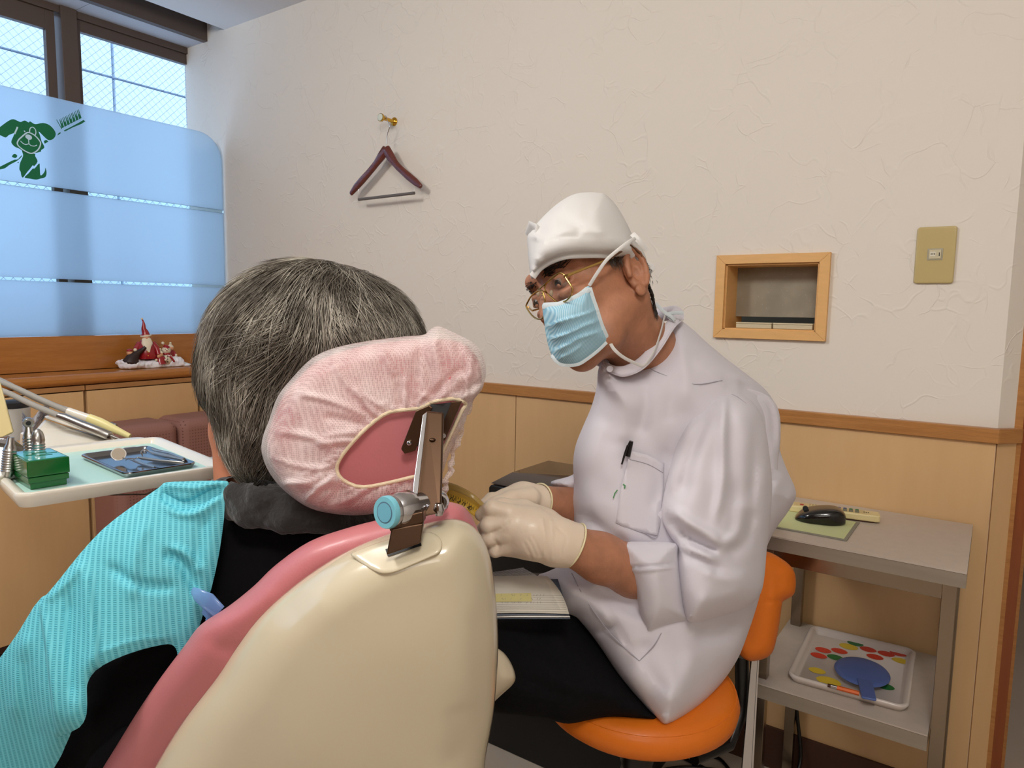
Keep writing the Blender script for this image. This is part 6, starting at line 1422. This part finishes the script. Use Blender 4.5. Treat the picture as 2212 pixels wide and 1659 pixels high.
strip('nose_wire', [(1178, 659), (1200, 658), (1222, 651), (1246, 639)], 0.0012, M_cloth, mask, 0.001, 0.6)
for pts in ([(1273, 617, .978), (1290, 590, .970), (1310, 562, .966), (1335, 540, .963), (1362, 520, .975), (1378, 512, 1.01)], [(1314, 728, .987), (1322, 748, .985), (1334, 762, .985), (1352, 775, .995), (1378, 787, 1.01), (1390, 790, 1.015), (1402, 778, 1.02), (1416, 752, 1.03), (1428, 715, 1.055), (1434, 690, 1.075), (1440, 672, 1.10)]):
    MB().tube(vs3(spline([A(*p) for p in pts], 6)), 0.0024, 8, True, flat=(VF, 0.25)).build('mask_tie', M_capc, mask, True)
MB().tube(vs3(spline([A(1416, 655, 1.09), A(1432, 672, 1.085), A(1450, 684, 1.085), A(1458, 694, 1.09), A(1440, 682, 1.09), A(1455, 676, 1.095), A(1476, 676, 1.10)], 4)), 0.0028, 8, True, flat=(VF, 0.3)).build('mask_tie', M_mw, mask, True)
# ---- glasses
M_gf = pm('gold_frame', (196, 160, 92), 0.22, 1.0)
gl_ = link_mesh('eyeglasses', [(0, 0, 0)], [], None, dr)
gl_.data.clear_geometry()
def onP(x, y, c, n): r = ray(x, y); return Vector(CAM+r*(((c-CAM)@n)/(r@n)))
def Zh(x, y): return (1100+x*450/1659.0, 380+y*450/1659.0)
lensn = HF+HR*0.0
for s, pts, off in ((-1, [(400, 775), (435, 785), (455, 815), (485, 860), (503, 900), (495, 945), (465, 985), (430, 1003), (385, 1005), (350, 980), (310, 945), (285, 910), (285, 875), (310, 840), (355, 800)], 0), (1, [(150, 1000), (135, 1035), (150, 1070), (180, 1110), (215, 1135), (250, 1140), (275, 1115), (282, 1060), (285, 1000), (275, 950), (262, 915), (235, 915), (200, 935), (170, 965)], 0)):
    n_ = HF+HR*s*0.10; c_ = HD(s*0.033, 0.111, -0.004)
    P3 = [onP(*Zh(*p), c_, n_) for p in pts]; P3 = vs3(spline(P3, 4, True)); P3.append(P3[0]); P3.append(P3[1])
    MB().tube(P3, 0.00125, 8, False).build('lens_rim', M_gf, gl_, True)
    lens = link_mesh('lens', P3[:-2], [tuple(range(len(P3)-2))], pm('lens_glass', (200, 198, 190), 0.03, alpha=0.04), gl_)
nc, nn_ = HD(0, 0.114, 0), HF
MB().tube(vs3(spline([onP(*Zh(225, 915), nc, nn_), onP(*Zh(300, 850), nc, nn_), onP(*Zh(395, 775), nc, nn_)], 4)), 0.0011, 8).build('top_bar', M_gf, gl_, True)
MB().tube(vs3(spline([onP(*Zh(268, 950), nc, nn_), onP(*Zh(262, 935), nc, nn_), onP(*Zh(288, 915), nc, nn_)], 4)), 0.0011, 8).build('bridge', M_gf, gl_, True)
for zx, zy in ((335, 935), (232, 935)):
    c_ = onP(*Zh(zx, zy), HD(0, 0.104, 0), HF); MB().ball(c_, (0.003, 0.0022, 0.005), 12, 8).build('nose_pad', pm('nose_pad', (190, 170, 140), 0.2, alpha=0.7), gl_, True)
t0 = onP(*Zh(440, 800), HD(-0.05, 0.108, 0), HF); t1 = Vector(HD(-0.0775, 0.075, 0.012)); 
ea = A(*Zh(800, 660), .972); hg = A(*Zh(462, 793), (t0-Vector(CAM)).dot(VF)+0.004)
MB().tube([t0, hg], 0.0022, 8, flat=(HF, 0.6)).build('hinge', M_gf, gl_, True)
MB().tube([hg, hg*0.6+ea*0.4, ea], [0.0022, 0.0018, 0.0014], 10, flat=(VF, 0.5)).build('temple_arm', M_gf, gl_, True)
MB().tube([ea, Vector(HD(-0.087, -0.014, 0.026)), Vector(HD(-0.085, -0.028, 0.012)), Vector(HD(-0.083, -0.034, -0.01))], 0.0018, 8).build('ear_tip', pm('ear_tip', (90, 60, 40), 0.3), gl_, True)
t0r = onP(*Zh(150, 1045), HD(0.06, 0.108, 0), HF); MB().tube([t0r, Vector(HD(0.080, 0.07, 0.004)), Vector(HD(0.084, -0.01, 0.02))], 0.0016, 8).build('temple_arm', M_gf, gl_, True)
# ---- trousers
inflate('trousers', [(1240, 1318), (1262, 1350), (1292, 1392), (1345, 1465), (1405, 1535), (1450, 1558), (1400, 1556), (1320, 1550), (1240, 1562), (1215, 1562), (1175, 1552), (1110, 1544), (1046, 1545), (1000, 1600), (980, 1800), (880, 1900), (840, 1700), (850, 1450), (900, 1345), (1000, 1325), (1100, 1325)],
    [(1200, 1420, 1.10), (1000, 1420, 1.06), (1440, 1556, 1.05), (1300, 1555, 1.045), (950, 1700, 1.08), (1240, 1330, 1.14), (1180, 1552, 1.045), (1050, 1545, 1.05)], 0.085, 110, M_trou, dr, back=0.12, step=11,
    fl=[([(1060, 1500), (1150, 1530), (1250, 1540), (1330, 1535)], 12, -0.008), ([(1180, 1350), (1260, 1430), (1350, 1520)], 18, 0.006), ([(1100, 1450), (1200, 1500), (1300, 1520)], 14, -0.006), ([(1120, 1380), (1180, 1440), (1260, 1500)], 16, 0.004)])
def legs(P):
    d = None
    for k in (KL, KR):
        an = np.array([k[0]-0.03, k[1]-0.01, 0.10]); c = chain(P, [HIP*0.35+k*0.65, k, an], [.072, .064, .050], .02); d = c if d is None else su(d, c, .01)
    return d
_l = np.min([KL, KR, HIP*.35+KL*.65, HIP*.35+KR*.65], 0)-.09; _h = np.max([KL, KR, HIP*.35+KL*.65, HIP*.35+KR*.65], 0)+.09; _l[2] = 0.05; _l[0] -= .04
sdf_obj('trouser_legs', legs, _l, _h, 0.008, M_trou, dr, 2)
for k in (KL, KR):
    an = Vector((k[0]-0.03, k[1]-0.01, 0)); tl = Vector((-0.9, -0.3, 0)).normalized()
    MB().ball(an+tl*0.05+Vector((0, 0, 0.04)), (0.135, 0.048, 0.040), 20, 12, (tl, Vector((-tl.y, tl.x, 0)), Vector((0, 0, 1)))).build('shoe', pm('white_shoe', (210, 208, 204), 0.5), dr, True)
# ---- coat torso
ct_out = [(1302, 780), (1318, 792), (1345, 800), (1400, 775), (1440, 715), (1462, 690), (1490, 706), (1525, 738), (1565, 772), (1610, 806), (1650, 838), (1672, 868), (1682, 905), (1682, 960), (1698, 1010), (1720, 1064), (1706, 1100), (1674, 1145), (1654, 1190), (1650, 1240), (1640, 1292), (1615, 1370), (1590, 1430), (1545, 1492), (1495, 1538), (1441, 1568), (1420, 1553), (1385, 1515), (1340, 1462), (1295, 1395), (1262, 1352), (1240, 1332), (1205, 1318), (1160, 1250), (1180, 1236), (1216, 1218), (1236, 1185), (1238, 1130), (1234, 1085), (1240, 1050), (1238, 1000), (1244, 960), (1262, 915), (1277, 880), (1288, 840), (1292, 800)]
coat = inflate('coat', ct_out, [(1310, 800, 1.10), (1262, 930, 1.14), (1240, 1120, 1.14), (1400, 900, 1.14), (1460, 710, 1.17), (1560, 800, 1.16), (1670, 880, 1.20), (1700, 1060, 1.22), (1640, 1290, 1.19), (1560, 1450, 1.14), (1440, 1562, 1.045), (1300, 1390, 1.10), (1200, 1270, 1.13), (1400, 1150, 1.15), (1450, 1350, 1.13)], 0.105, 125, M_cloth, dr, back=0.12, step=8, power=0.5, n=3,
    fl=[([(1330, 820), (1350, 870), (1340, 960)], 22, 0.006), ([(1390, 830), (1395, 880), (1380, 940)], 14, -0.008), ([(1470, 800), (1450, 860), (1440, 920)], 16, -0.006), ([(1500, 780), (1540, 800), (1600, 830)], 10, 0.006),
        ([(1560, 818), (1600, 832), (1650, 846), (1676, 872)], 9, -0.012), ([(1555, 812), (1610, 826), (1660, 842)], 6, 0.008), ([(1300, 900), (1270, 980), (1255, 1080)], 25, 0.010),
        ([(1250, 1100), (1290, 1140), (1360, 1180), (1440, 1200)], 14, -0.014), ([(1245, 1140), (1300, 1180), (1370, 1205), (1440, 1215)], 12, 0.010), ([(1240, 1160), (1300, 1150), (1330, 1170)], 12, 0.006),
        ([(1260, 1300), (1310, 1360), (1350, 1400), (1380, 1427)], 4, 0.003), ([(1225, 1225), (1280, 1260), (1340, 1300), (1400, 1330)], 14, -0.012), ([(1200, 1240), (1260, 1300), (1330, 1340)], 16, 0.008),
        ([(1380, 1427), (1420, 1385), (1440, 1350)], 3, 0.002), ([(1235, 1240), (1300, 1300), (1380, 1427)], 3, -0.003), ([(1600, 1330), (1560, 1370), (1500, 1370)], 16, -0.014), ([(1620, 1300), (1590, 1350), (1560, 1450), (1480, 1535)], 8, 0.006), ([(1360, 1440), (1400, 1480), (1450, 1520)], 16, 0.007),
        ([(1390, 1380), (1400, 1440), (1430, 1500)], 22, -0.008), ([(1500, 1400), (1480, 1460), (1450, 1530)], 20, 0.008), ([(1230, 1330), (1270, 1345), (1285, 1362)], 8, 0.008), ([(1250, 1352), (1290, 1365), (1330, 1350)], 8, -0.010),
        ([(1690, 1020), (1670, 1060), (1640, 1150)], 12, 0.008), ([(1680, 960), (1660, 1040), (1650, 1140)], 10, -0.010), ([(1718, 1064), (1690, 1080), (1660, 1110)], 8, 0.006), ([(1650, 1200), (1600, 1215), (1540, 1230)], 8, 0.005), ([(1648, 1230), (1600, 1244), (1550, 1255)], 6, -0.005),
        ([(1285, 1420), (1340, 1440), (1430, 1540)], 5, -0.002), ([(1440, 960), (1425, 1040), (1410, 1100)], 14, -0.006)], noise_amt=(60, 0.006))
coat_s = SURF
# stand collar
col = MB(); colp_o = [(1300, 788), (1322, 806), (1352, 812), (1392, 794), (1428, 752), (1456, 708), (1476, 690)]; colp_i = [(1300, 772), (1318, 786), (1346, 790), (1380, 772), (1412, 735), (1440, 695), (1462, 674)]
def dcol(t_): return 1.035+0.12*t_
oo = spline(colp_o, 5); ii_ = spline(colp_i, 5); n = len(oo)
for i in range(n):
    t_ = i/(n-1); d_ = float(np.interp(t_, [0, .25, .55, .8, 1], [1.075, 1.040, 1.035, 1.07, 1.13]))
    col.v += [A(oo[i][0], oo[i][1], d_), A(oo[i][0]*.5+ii_[i][0]*.5, oo[i][1]*.5+ii_[i][1]*.5, d_+0.004), A(ii_[i][0], ii_[i][1], d_+0.014)]
for i in range(n-1):
    for j in range(2): a = i*3+j; col.f.append((a, a+1, a+4, a+3))
co = col.build('collar', M_cloth, coat, True); sm_ = co.modifiers.new('t', 'SOLIDIFY'); sm_.thickness = 0.003; sm_.offset = 0; sm_ = co.modifiers.new('s', 'SUBSURF'); sm_.render_levels = 1
MB().tube([A(x, y, float(np.interp(i/(n-1), [0, .25, .55, .8, 1], [1.073, 1.038, 1.033, 1.068, 1.128]))) for i, (x, y) in enumerate(oo)], 0.0012, 6).build('collar_seam', M_cloth, co, True)
colb = MB().tube(vs3(spline([A(1462, 682, 1.135), A(1452, 676, 1.19), A(1400, 690, 1.23), A(1330, 740, 1.20), A(1300, 778, 1.10)], 6)), 0.012, 12, flat=((0, 0, 1), 1.0)); colb.build('collar_back', M_cloth, coat, True)
MB().lathe(A(1317, 797, 1.028), -VF, [(0.0045, 0), (0.005, 0.0010), (0.0042, 0.0018), (0.003, 0.0012)], 18).build('button', M_cloth, coat, True)
# seams
def seam(pts, surf, r=0.0007, nm='seam', mat=None, par=None, off=0.0002):
    return MB().tube([surf(x, y, off) for x, y in spline(pts, 4)], r, 5).build(nm, mat or M_cloth, par or coat, True)
M_seam = pm('grey_seam_thread', (170, 166, 176), 0.8)  # seam thread greyer than the coat cloth
seam([(1390, 790), (1440, 812), (1500, 830), (1560, 822)], coat_s, mat=M_seam)
seam([(1235, 1238), (1262, 1290), (1320, 1370), (1381, 1428)], coat_s, mat=M_seam); seam([(1381, 1428), (1412, 1395), (1430, 1365)], coat_s, mat=M_seam)
# breast pocket
def patch(nm, pts, surf, off, th, mat, par, step=10):
    P = []
    for (x0, y0), (x1, y1) in zip(pts, pts[1:]+pts[:1]):
        k_ = max(1, int(math.hypot(x1-x0, y1-y0)/step))
        for j in range(k_): P.append((x0+(x1-x0)*j/k_, y0+(y1-y0)*j/k_))
    P = np.array(P); x0, y0 = P.min(0); x1, y1 = P.max(0)
    gx, gy = np.meshgrid(np.arange(x0+step*.5, x1, step), np.arange(y0+step*.5, y1, step)); G = np.stack([gx.ravel(), gy.ravel()], 1); G = G[inside(G, P)]; d, _, _ = dist_poly(G, P); G = G[d > step*0.4]
    al = np.vstack([P, G]); r = delaunay_2d_cdt([Vector(map(float, p)) for p in al], [(i, (i+1) % len(P)) for i in range(len(P))], [tuple(range(len(P)))], 1, 1e-4)
    v = [surf(p[0], p[1], off) for p in r[0]]; o = link_mesh(nm, v, [tuple(f) for f in r[2]], mat, par, True, fix=True)
    s_ = o.modifiers.new('t', 'SOLIDIFY'); s_.thickness = th; s_.offset = 0; return o
pk = patch('breast_pocket', [(1362, 973), (1400, 983), (1434, 1000), (1432, 1060), (1421, 1157), (1390, 1150), (1350, 1138), (1330, 1128), (1340, 1060)], coat_s, 0.0030, 0.0022, M_cloth, coat)
seam([(1360, 992), (1400, 1003), (1432, 1021)], coat_s, 0.0006, 'pocket_hem', M_seam, pk, 0.0045)
seam([(1434, 1000), (1432, 1060), (1421, 1157), (1390, 1150), (1350, 1138), (1330, 1128)], coat_s, 0.0008, 'pocket_edge', M_seam, pk, 0.0035)
gk = MB(); gk.tube([coat_s(1346, 1046, .005), coat_s(1350, 1049, .005), coat_s(1349, 1055, .005)], 0.0012, 5); gk.tube([coat_s(1334, 1058, .005), coat_s(1328, 1066, .005), coat_s(1325, 1076, .005)], 0.0009, 5)
gk.build('pocket_stain', pm('green_ink', (86, 150, 96), 0.6), pk)
# pen
pe = thing('pen', coat_s(1350, 1000, .008), 'black ballpoint pen clipped in the white breast pocket', 'pen')
MB().tube([coat_s(1364, 953, .006), coat_s(1360, 965, .006), coat_s(1356, 985, .005)], [0.0030, 0.0042, 0.0040], 12).build('pen_barrel', M_blk, pe, True)
MB().tube([coat_s(1356, 962, .011), coat_s(1350, 980, .0095), coat_s(1343, 1003, .007)], [0.0016, 0.0018, 0.0014], 8).build('pen_clip', M_blk, pe, True)
# ---- near sleeve
sl_out = [(1532, 858), (1562, 846), (1602, 852), (1634, 878), (1652, 920), (1662, 980), (1668, 1050), (1664, 1120), (1656, 1190), (1652, 1240), (1642, 1285), (1612, 1312), (1560, 1330), (1500, 1345), (1480, 1330), (1466, 1260), (1462, 1215), (1462, 1182), (1442, 1150), (1428, 1118), (1432, 1070), (1446, 1010), (1462, 950), (1486, 905), (1510, 876)]
slv = inflate('sleeve', sl_out, [(1560, 860, 1.10), (1600, 950, 1.085), (1550, 1100, 1.07), (1640, 1150, 1.10), (1580, 1260, 1.07), (1480, 1280, 1.03), (1450, 1120, 1.06), (1640, 1280, 1.10)], 0.068, 80, M_cloth, coat, back=0.08, step=7, power=0.5, n=3,
    fl=[([(1565, 850), (1562, 960), (1560, 1050), (1545, 1130)], 10, 0.010, 'g'), ([(1575, 860), (1582, 980), (1590, 1100), (1580, 1180)], 14, -0.008), ([(1500, 900), (1470, 980), (1445, 1070)], 12, 0.008), ([(1530, 880), (1495, 980), (1470, 1080)], 14, -0.008),
        ([(1440, 1110), (1470, 1150), (1520, 1178), (1555, 1190)], 8, -0.018), ([(1450, 1100), (1490, 1130), (1540, 1160), (1556, 1182)], 12, 0.014), ([(1462, 1176), (1510, 1195), (1550, 1215)], 8, 0.010), ([(1480, 1200), (1530, 1218), (1560, 1240)], 10, -0.010), ([(1556, 1182), (1590, 1150), (1600, 1080)], 12, 0.010), ([(1570, 1200), (1610, 1170), (1630, 1100)], 14, -0.010),
        ([(1640, 900), (1630, 980), (1625, 1080)], 12, -0.008), ([(1650, 1000), (1640, 1080), (1640, 1160)], 8, 0.006), ([(1500, 1300), (1560, 1290), (1620, 1260)], 18, 0.006), ([(1460, 1200), (1463, 1260), (1482, 1330)], 6, -0.010), ([(1520, 1230), (1570, 1250), (1620, 1240)], 14, 0.007)], noise_amt=(55, 0.005))
sl_s = SURF
seam([(1500, 882), (1520, 864), (1545, 852), (1562, 848), (1590, 856), (1612, 872)], sl_s, mat=M_seam, par=slv)
# back pleat hanging behind the shoulder
inflate('back_pleat', [(1598, 838), (1640, 846), (1668, 862), (1684, 895), (1686, 950), (1680, 1010), (1690, 1060), (1676, 1100), (1660, 1060), (1648, 980), (1636, 920), (1618, 872)], [(1620, 850, 1.13), (1680, 900, 1.15), (1680, 1080, 1.17), (1650, 1000, 1.15)], 0.012, 20, M_cloth, coat, back=0.01, step=7, power=0.5,
    fl=[([(1610, 848), (1650, 860), (1668, 890), (1672, 960)], 6, -0.006)])
# turned-up cuff
cuff = inflate('turned_cuff', [(1350, 1172), (1400, 1170), (1460, 1174), (1464, 1200), (1470, 1240), (1482, 1300), (1491, 1338), (1470, 1346), (1430, 1357), (1402, 1367), (1396, 1366), (1394, 1352), (1384, 1330), (1372, 1270), (1360, 1240), (1350, 1225), (1346, 1195)],
    [(1350, 1180, 1.035), (1460, 1180, 1.035), (1480, 1330, 1.045), (1400, 1360, 1.03), (1420, 1260, 1.020)], 0.052, 62, M_cloth, coat, back=0.06, step=5, power=0.5, n=3,
    fl=[([(1352, 1226), (1400, 1224), (1462, 1216)], 3.0, -0.006), ([(1352, 1232), (1400, 1231), (1463, 1224)], 3.5, 0.005), ([(1462, 1180), (1466, 1230), (1488, 1335)], 3, -0.004), ([(1380, 1270), (1390, 1320), (1400, 1360)], 6, 0.004), ([(1430, 1240), (1440, 1290), (1455, 1340)], 16, -0.003)])
# far sleeve end
inflate('far_sleeve', [(1236, 1026), (1262, 1000), (1290, 1040), (1270, 1140), (1240, 1135), (1236, 1085), (1222, 1066), (1190, 1046), (1196, 1038)], [(1200, 1040, 1.17), (1270, 1080, 1.20)], 0.035, 35, M_cloth, coat, back=0.05, step=6, fl=[([(1200, 1040), (1225, 1050), (1240, 1080)], 6, 0.004)])
# ---- gloves
M_glove = pm('latex_glove', (232, 214, 192), 0.42, sss=0.15, coat=0.1, bump=(120, 0.25), var=(20, 0.03))
MB_ = None
def gl1(P):
    d = chain(P, [hp(1238, 1178, .992), hp(1200, 1170, .985), hp(1150, 1150, .98), hp(1112, 1136, .98)], [.0325, .033, .0335, .030], .01)
    d = su(d, chain(P, [hp(1150, 1172, .975), hp(1100, 1178, .98)], [.022, .016], .01), .012)
    fg = [([(1098, 1108, .968), (1062, 1098, .972), (1040, 1112, .985)], [.0135, .0115, .0095]),
          ([(1092, 1130, .966), (1055, 1136, .966), (1036, 1148, .985)], [.0135, .0115, .009]),
          ([(1090, 1152, .968), (1056, 1163, .968), (1048, 1172, .988)], [.013, .011, .009]),
          ([(1096, 1175, .974), (1070, 1188, .974), (1066, 1190, .995)], [.012, .010, .008])]
    e = None
    for pts, rs in fg:
        c = chain(P, [hp(*p) for p in pts], rs, .004); e = c if e is None else su(e, c, .0025)
    d = su(d, e, .007)
    th = chain(P, [hp(1180, 1128, .995), hp(1130, 1105, 1.005), hp(1085, 1095, 1.005), hp(1050, 1098, .998)], [.020, .0165, .0125, .010], .006)
    d = su(d, th, .008)
    X, z = pixel_of(P.reshape(-1, 3)); X = X.reshape(P.shape[:-1]+(2,))
    w = 0*d
    for pl, wd, am in (([(1172, 1120), (1178, 1160), (1176, 1205)], 2.2, -.0016), ([(1192, 1122), (1194, 1160), (1192, 1212)], 1.8, -.0014), ([(1062, 1150), (1085, 1140), (1098, 1128)], 3, .0018), ([(1140, 1165), (1150, 1180), (1158, 1200)], 2.5, .0012), ([(1150, 1160), (1160, 1178), (1168, 1200)], 2.5, .0012), ([(1132, 1172), (1142, 1190), (1148, 1206)], 2.5, .0012), ([(1070, 1168), (1078, 1180), (1072, 1196)], 3, .002), ([(1205, 1140), (1225, 1160), (1215, 1200)], 3, .0012)):
        q, _, _ = dist_poly(X.reshape(-1, 2), pl, False); w += am*np.exp(-(q.reshape(d.shape)/wd)**2)
    d = d+w
    n_ = np.array(A(1290, 1210, 1.0)-A(1150, 1150, .98)); n_ /= np.linalg.norm(n_)
    return np.maximum(d, (P-hp(1240, 1178, .992))@n_)
g1 = sdf_obj('glove', gl1, np.min([hp(1020, 1230, .9), hp(1270, 1070, 1.08), hp(1020, 1070, .93), hp(1270, 1230, 1.05)], 0)-0.035, np.max([hp(1020, 1230, .9), hp(1270, 1070, 1.08), hp(1020, 1070, .93), hp(1270, 1230, 1.05)], 0)+0.035, 0.0018, M_glove, dr, 2)
axw = Vector(A(1300, 1215, 1.0)-A(1200, 1170, .985)).normalized(); wc_ = A(1240, 1178, .992)
def ring(c, ax, r, nm, par):
    x, y, _ = frame_of(ax); MB().tube([c+x*math.cos(a)*r+y*math.sin(a)*r for a in [2*PI*i/40 for i in range(42)]], 0.0013, 8, False).build(nm, pm('glove_bead', (236, 226, 184), 0.45), par, True)
ring(wc_, axw, 0.0325, 'glove_cuff_bead', g1)
def gl2(P):
    d = chain(P, [hp(1168, 1084, 1.105), hp(1130, 1082, 1.09), hp(1098, 1088, 1.075)], [.027, .028, .025], .01)
    fg = [([(1092, 1078, 1.07), (1062, 1080, 1.06), (1044, 1092, 1.045)], [.013, .011, .009]), ([(1090, 1096, 1.075), (1060, 1104, 1.07), (1046, 1112, 1.055)], [.0125, .011, .009]),
          ([(1092, 1112, 1.08), (1066, 1124, 1.08), (1050, 1130, 1.065)], [.012, .010, .0085]), ([(1098, 1124, 1.085), (1074, 1136, 1.085), (1064, 1140, 1.07)], [.011, .0095, .008])]
    e = None
    for pts, rs in fg:
        c = chain(P, [hp(*p) for p in pts], rs, .004); e = c if e is None else su(e, c, .0025)
    d = su(d, e, .006)
    d = su(d, chain(P, [hp(1145, 1075, 1.07), hp(1105, 1078, 1.05), hp(1072, 1088, 1.035), hp(1048, 1096, 1.025)], [.016, .0135, .011, .009], .005), .006)
    n_ = np.array(A(1290, 1085, 1.2)-A(1130, 1082, 1.09)); n_ /= np.linalg.norm(n_)
    return np.maximum(d, (P-hp(1166, 1082, 1.105))@n_)
bb_ = [hp(1030, 1160, 1.0), hp(1200, 1040, 1.0), hp(1030, 1040, 1.16), hp(1200, 1160, 1.16)]
g2 = sdf_obj('glove', gl2, np.min(bb_, 0)-0.02, np.max(bb_, 0)+0.02, 0.0018, M_glove, dr, 2)
ring(A(1167, 1082, 1.105), Vector(A(1290, 1085, 1.2)-A(1130, 1082, 1.09)).normalized(), 0.0272, 'glove_cuff_bead', g2)
# ---- what he holds and what lies on his lap
M_tape = pm('yellow_scale', (214, 172, 52), 0.35, coat=0.3, var=(12, 0.08))
tp = thing('yellow_scale_card', A(1000, 1085, 1.0), 'curved yellow scale card with black tick marks held in the gloved fingers', 'scale card')
def sheet3(nm, rows, mat, par, th=0.0008):
    m = MB(); nr, nc_ = len(rows), len(rows[0])
    for r in rows: m.v += [Vector(p) for p in r]
    for i in range(nr-1):
        for j in range(nc_-1): a = i*nc_+j; m.f.append((a, a+1, a+nc_+1, a+nc_))
    o = m.build(nm, mat, par, True); s_ = o.modifiers.new('t', 'SOLIDIFY'); s_.thickness = th; s_.offset = 0; return o
topl = spline([(900, 1030, 1.03), (950, 1041, 1.02), (985, 1050, 1.01), (1020, 1068, 1.0), (1052, 1096, 1.0)], 6); botl = spline([(890, 1085, 1.0), (950, 1082, .99), (985, 1092, .985), (1010, 1104, .985), (1036, 1124, .985)], 6)
rows = [[A(*(a*(1-v)+b*v)) for a, b in zip(topl, botl)] for v in np.linspace(0, 1, 6)]
sc1 = sheet3('scale_sheet', rows, M_tape, tp)
topl2 = [p+np.array([0, -1, .006]) for p in topl]; mid = [(a*.62+b*.38)+np.array([6, -2, .006-0.004]) for a, b in zip(topl, botl)]
sheet3('clear_flap', [[A(*(a*(1-v)+b*v)) for a, b in zip([t_-np.array([0, 3, .014]) for t_ in topl], [t_-np.array([0, 0, .014]) for t_ in mid])] for v in np.linspace(0, 1, 4)], pm('amber_flap', (196, 166, 96), 0.25, alpha=0.6), tp)
tk = MB()
for i in range(2, len(topl)-2):
    for v0, v1 in ((0.02, 0.10), (0.52, 0.74) if i % 2 == 0 else (0.52, 0.62)):
        a, b = topl[i], botl[i]; tk.tube([A(*(a*(1-v0)+b*v0))-VF*0.0012, A(*(a*(1-v1)+b*v1))-VF*0.0012], 0.0004, 4)
for i, ch in enumerate(['1', '4', '0', '1', '4', '1', '1', '4', '2']):
    u = 7+i*1.6; a = topl[int(u)]*(0.22)+botl[int(u)]*0.78; text_on(tk, ch, 0.010, A(*a)-VF*0.002, VR*0.8-VU*0.5, VU*0.8+VR*0.5)
tk.build('scale_marks', pm('scale_ink', (60, 48, 20), 0.6), sc1)
nb_ = thing('patient_chart', A(1150, 1290, 1.02), 'open white chart booklet in a clear cover lying on the black trousers', 'booklet')
sd = 1.04
def NB(x, y, o=0.0): 
    dd = 1.045-(y-1247)*0.00052-0.0*o; return A(x, y, dd)-VU*0.0+Vector((0, 0, o))
sheet3('cover_back', [[NB(x, y, -0.004) for x in np.linspace(1000, x1, 8)] for y, x1 in zip(np.linspace(1246, 1331, 6), np.linspace(1205, 1232, 6))], pm('slate_cover', (90, 100, 116), 0.4), nb_, 0.002)
pgr = [[NB(x, y, 0.002*math.sin((x-1000)/240*3)) for x in np.linspace(1000, x1, 10)] for y, x1 in zip(np.linspace(1247, 1327, 8), [1182, 1194, 1203, 1211, 1217, 1222, 1226, 1229])]
pgo = sheet3('page', pgr, pm('chart_page', (224, 218, 204), 0.55, var=(10, 0.03)), nb_, 0.0012)
ln_ = MB()
for y in range(1290, 1326, 5): ln_.tube([NB(1010, y, 0.0035), NB(1215+(y-1290)*0.3, y, 0.0022)], 0.00018, 4)
for j in range(3):
    for i in range(14):
        if random.random() < .7: x = 1084+i*7; ln_.tube([NB(x, 1290+j*8, .0042), NB(x+random.uniform(-4, 4), 1293+j*8, .0042)], 0.0003, 4)
ln_.build('page_writing', pm('pencil_grey', (130, 124, 110), 0.7), pgo)
MB().prism([NB(1070, 1288, .0038), NB(1147, 1286, .0034), NB(1149, 1304, .0034), NB(1070, 1306, .0038)], (0, 0, 0.0002)).build('highlight', pm('yellow_highlight', (222, 210, 110), 0.6), pgo)
sheet3('clear_cover', [[NB(x, y, 0.005+0.002*math.sin((x-1000)/240*3)) for x in np.linspace(1000, x1, 10)] for y, x1 in zip(np.linspace(1247, 1325, 6), np.linspace(1172, 1210, 6))], pm('clear_film', (236, 234, 226), 0.2, alpha=0.12), nb_, 0.0006)
MB().tube([NB(1000, 1331, -0.002), NB(1120, 1330, -0.001), NB(1231, 1329, -0.002)], 0.0016, 8).build('spine_edge', M_steel, nb_, True)
gp = thing('grid_form', A(1110, 1240, 1.06), 'white form printed with a fine grid, sticking out behind the chart booklet', 'paper form')
def GP(x, y, o=0.0): return A(x, y, 1.075-(y-1228)*0.0006)+Vector((0, 0, o))
MB().prism([GP(1000, 1246), GP(1070, 1237), GP(1130, 1228), GP(1160, 1246), GP(1100, 1262), GP(1000, 1262)], (0, 0, 0.0015)).build('sheet', pm('form_paper', (214, 214, 216), 0.6), gp)
g = MB()
for i in range(9):
    f_ = i/8.0; g.tube([GP(1030+8*f_, 1243+f_*8, .0018), GP(1130+28*f_, 1229+f_*14, .0018)], 0.00025, 4)
for i in range(16): f_ = i/15.0; g.tube([GP(1035+95*f_, 1242-13*f_, .0018), GP(1045+112*f_, 1251-7*f_, .0018)], 0.0002, 4)
g.build('form_grid', pm('grid_ink', (120, 124, 132), 0.6), gp)
ph = thing('phone', A(1215, 1280, 1.07), 'dark corner of a slim device under the chart booklet', 'phone')
MB().prism([A(1150, 1262, 1.085), A(1205, 1262, 1.085), A(1224, 1277, 1.075), A(1220, 1290, 1.068), A(1190, 1296, 1.062), A(1150, 1290, 1.065)], (0, 0, 0.006)).build('device_body', pm('slate_device', (50, 58, 70), 0.3), ph, bevel=0.001)
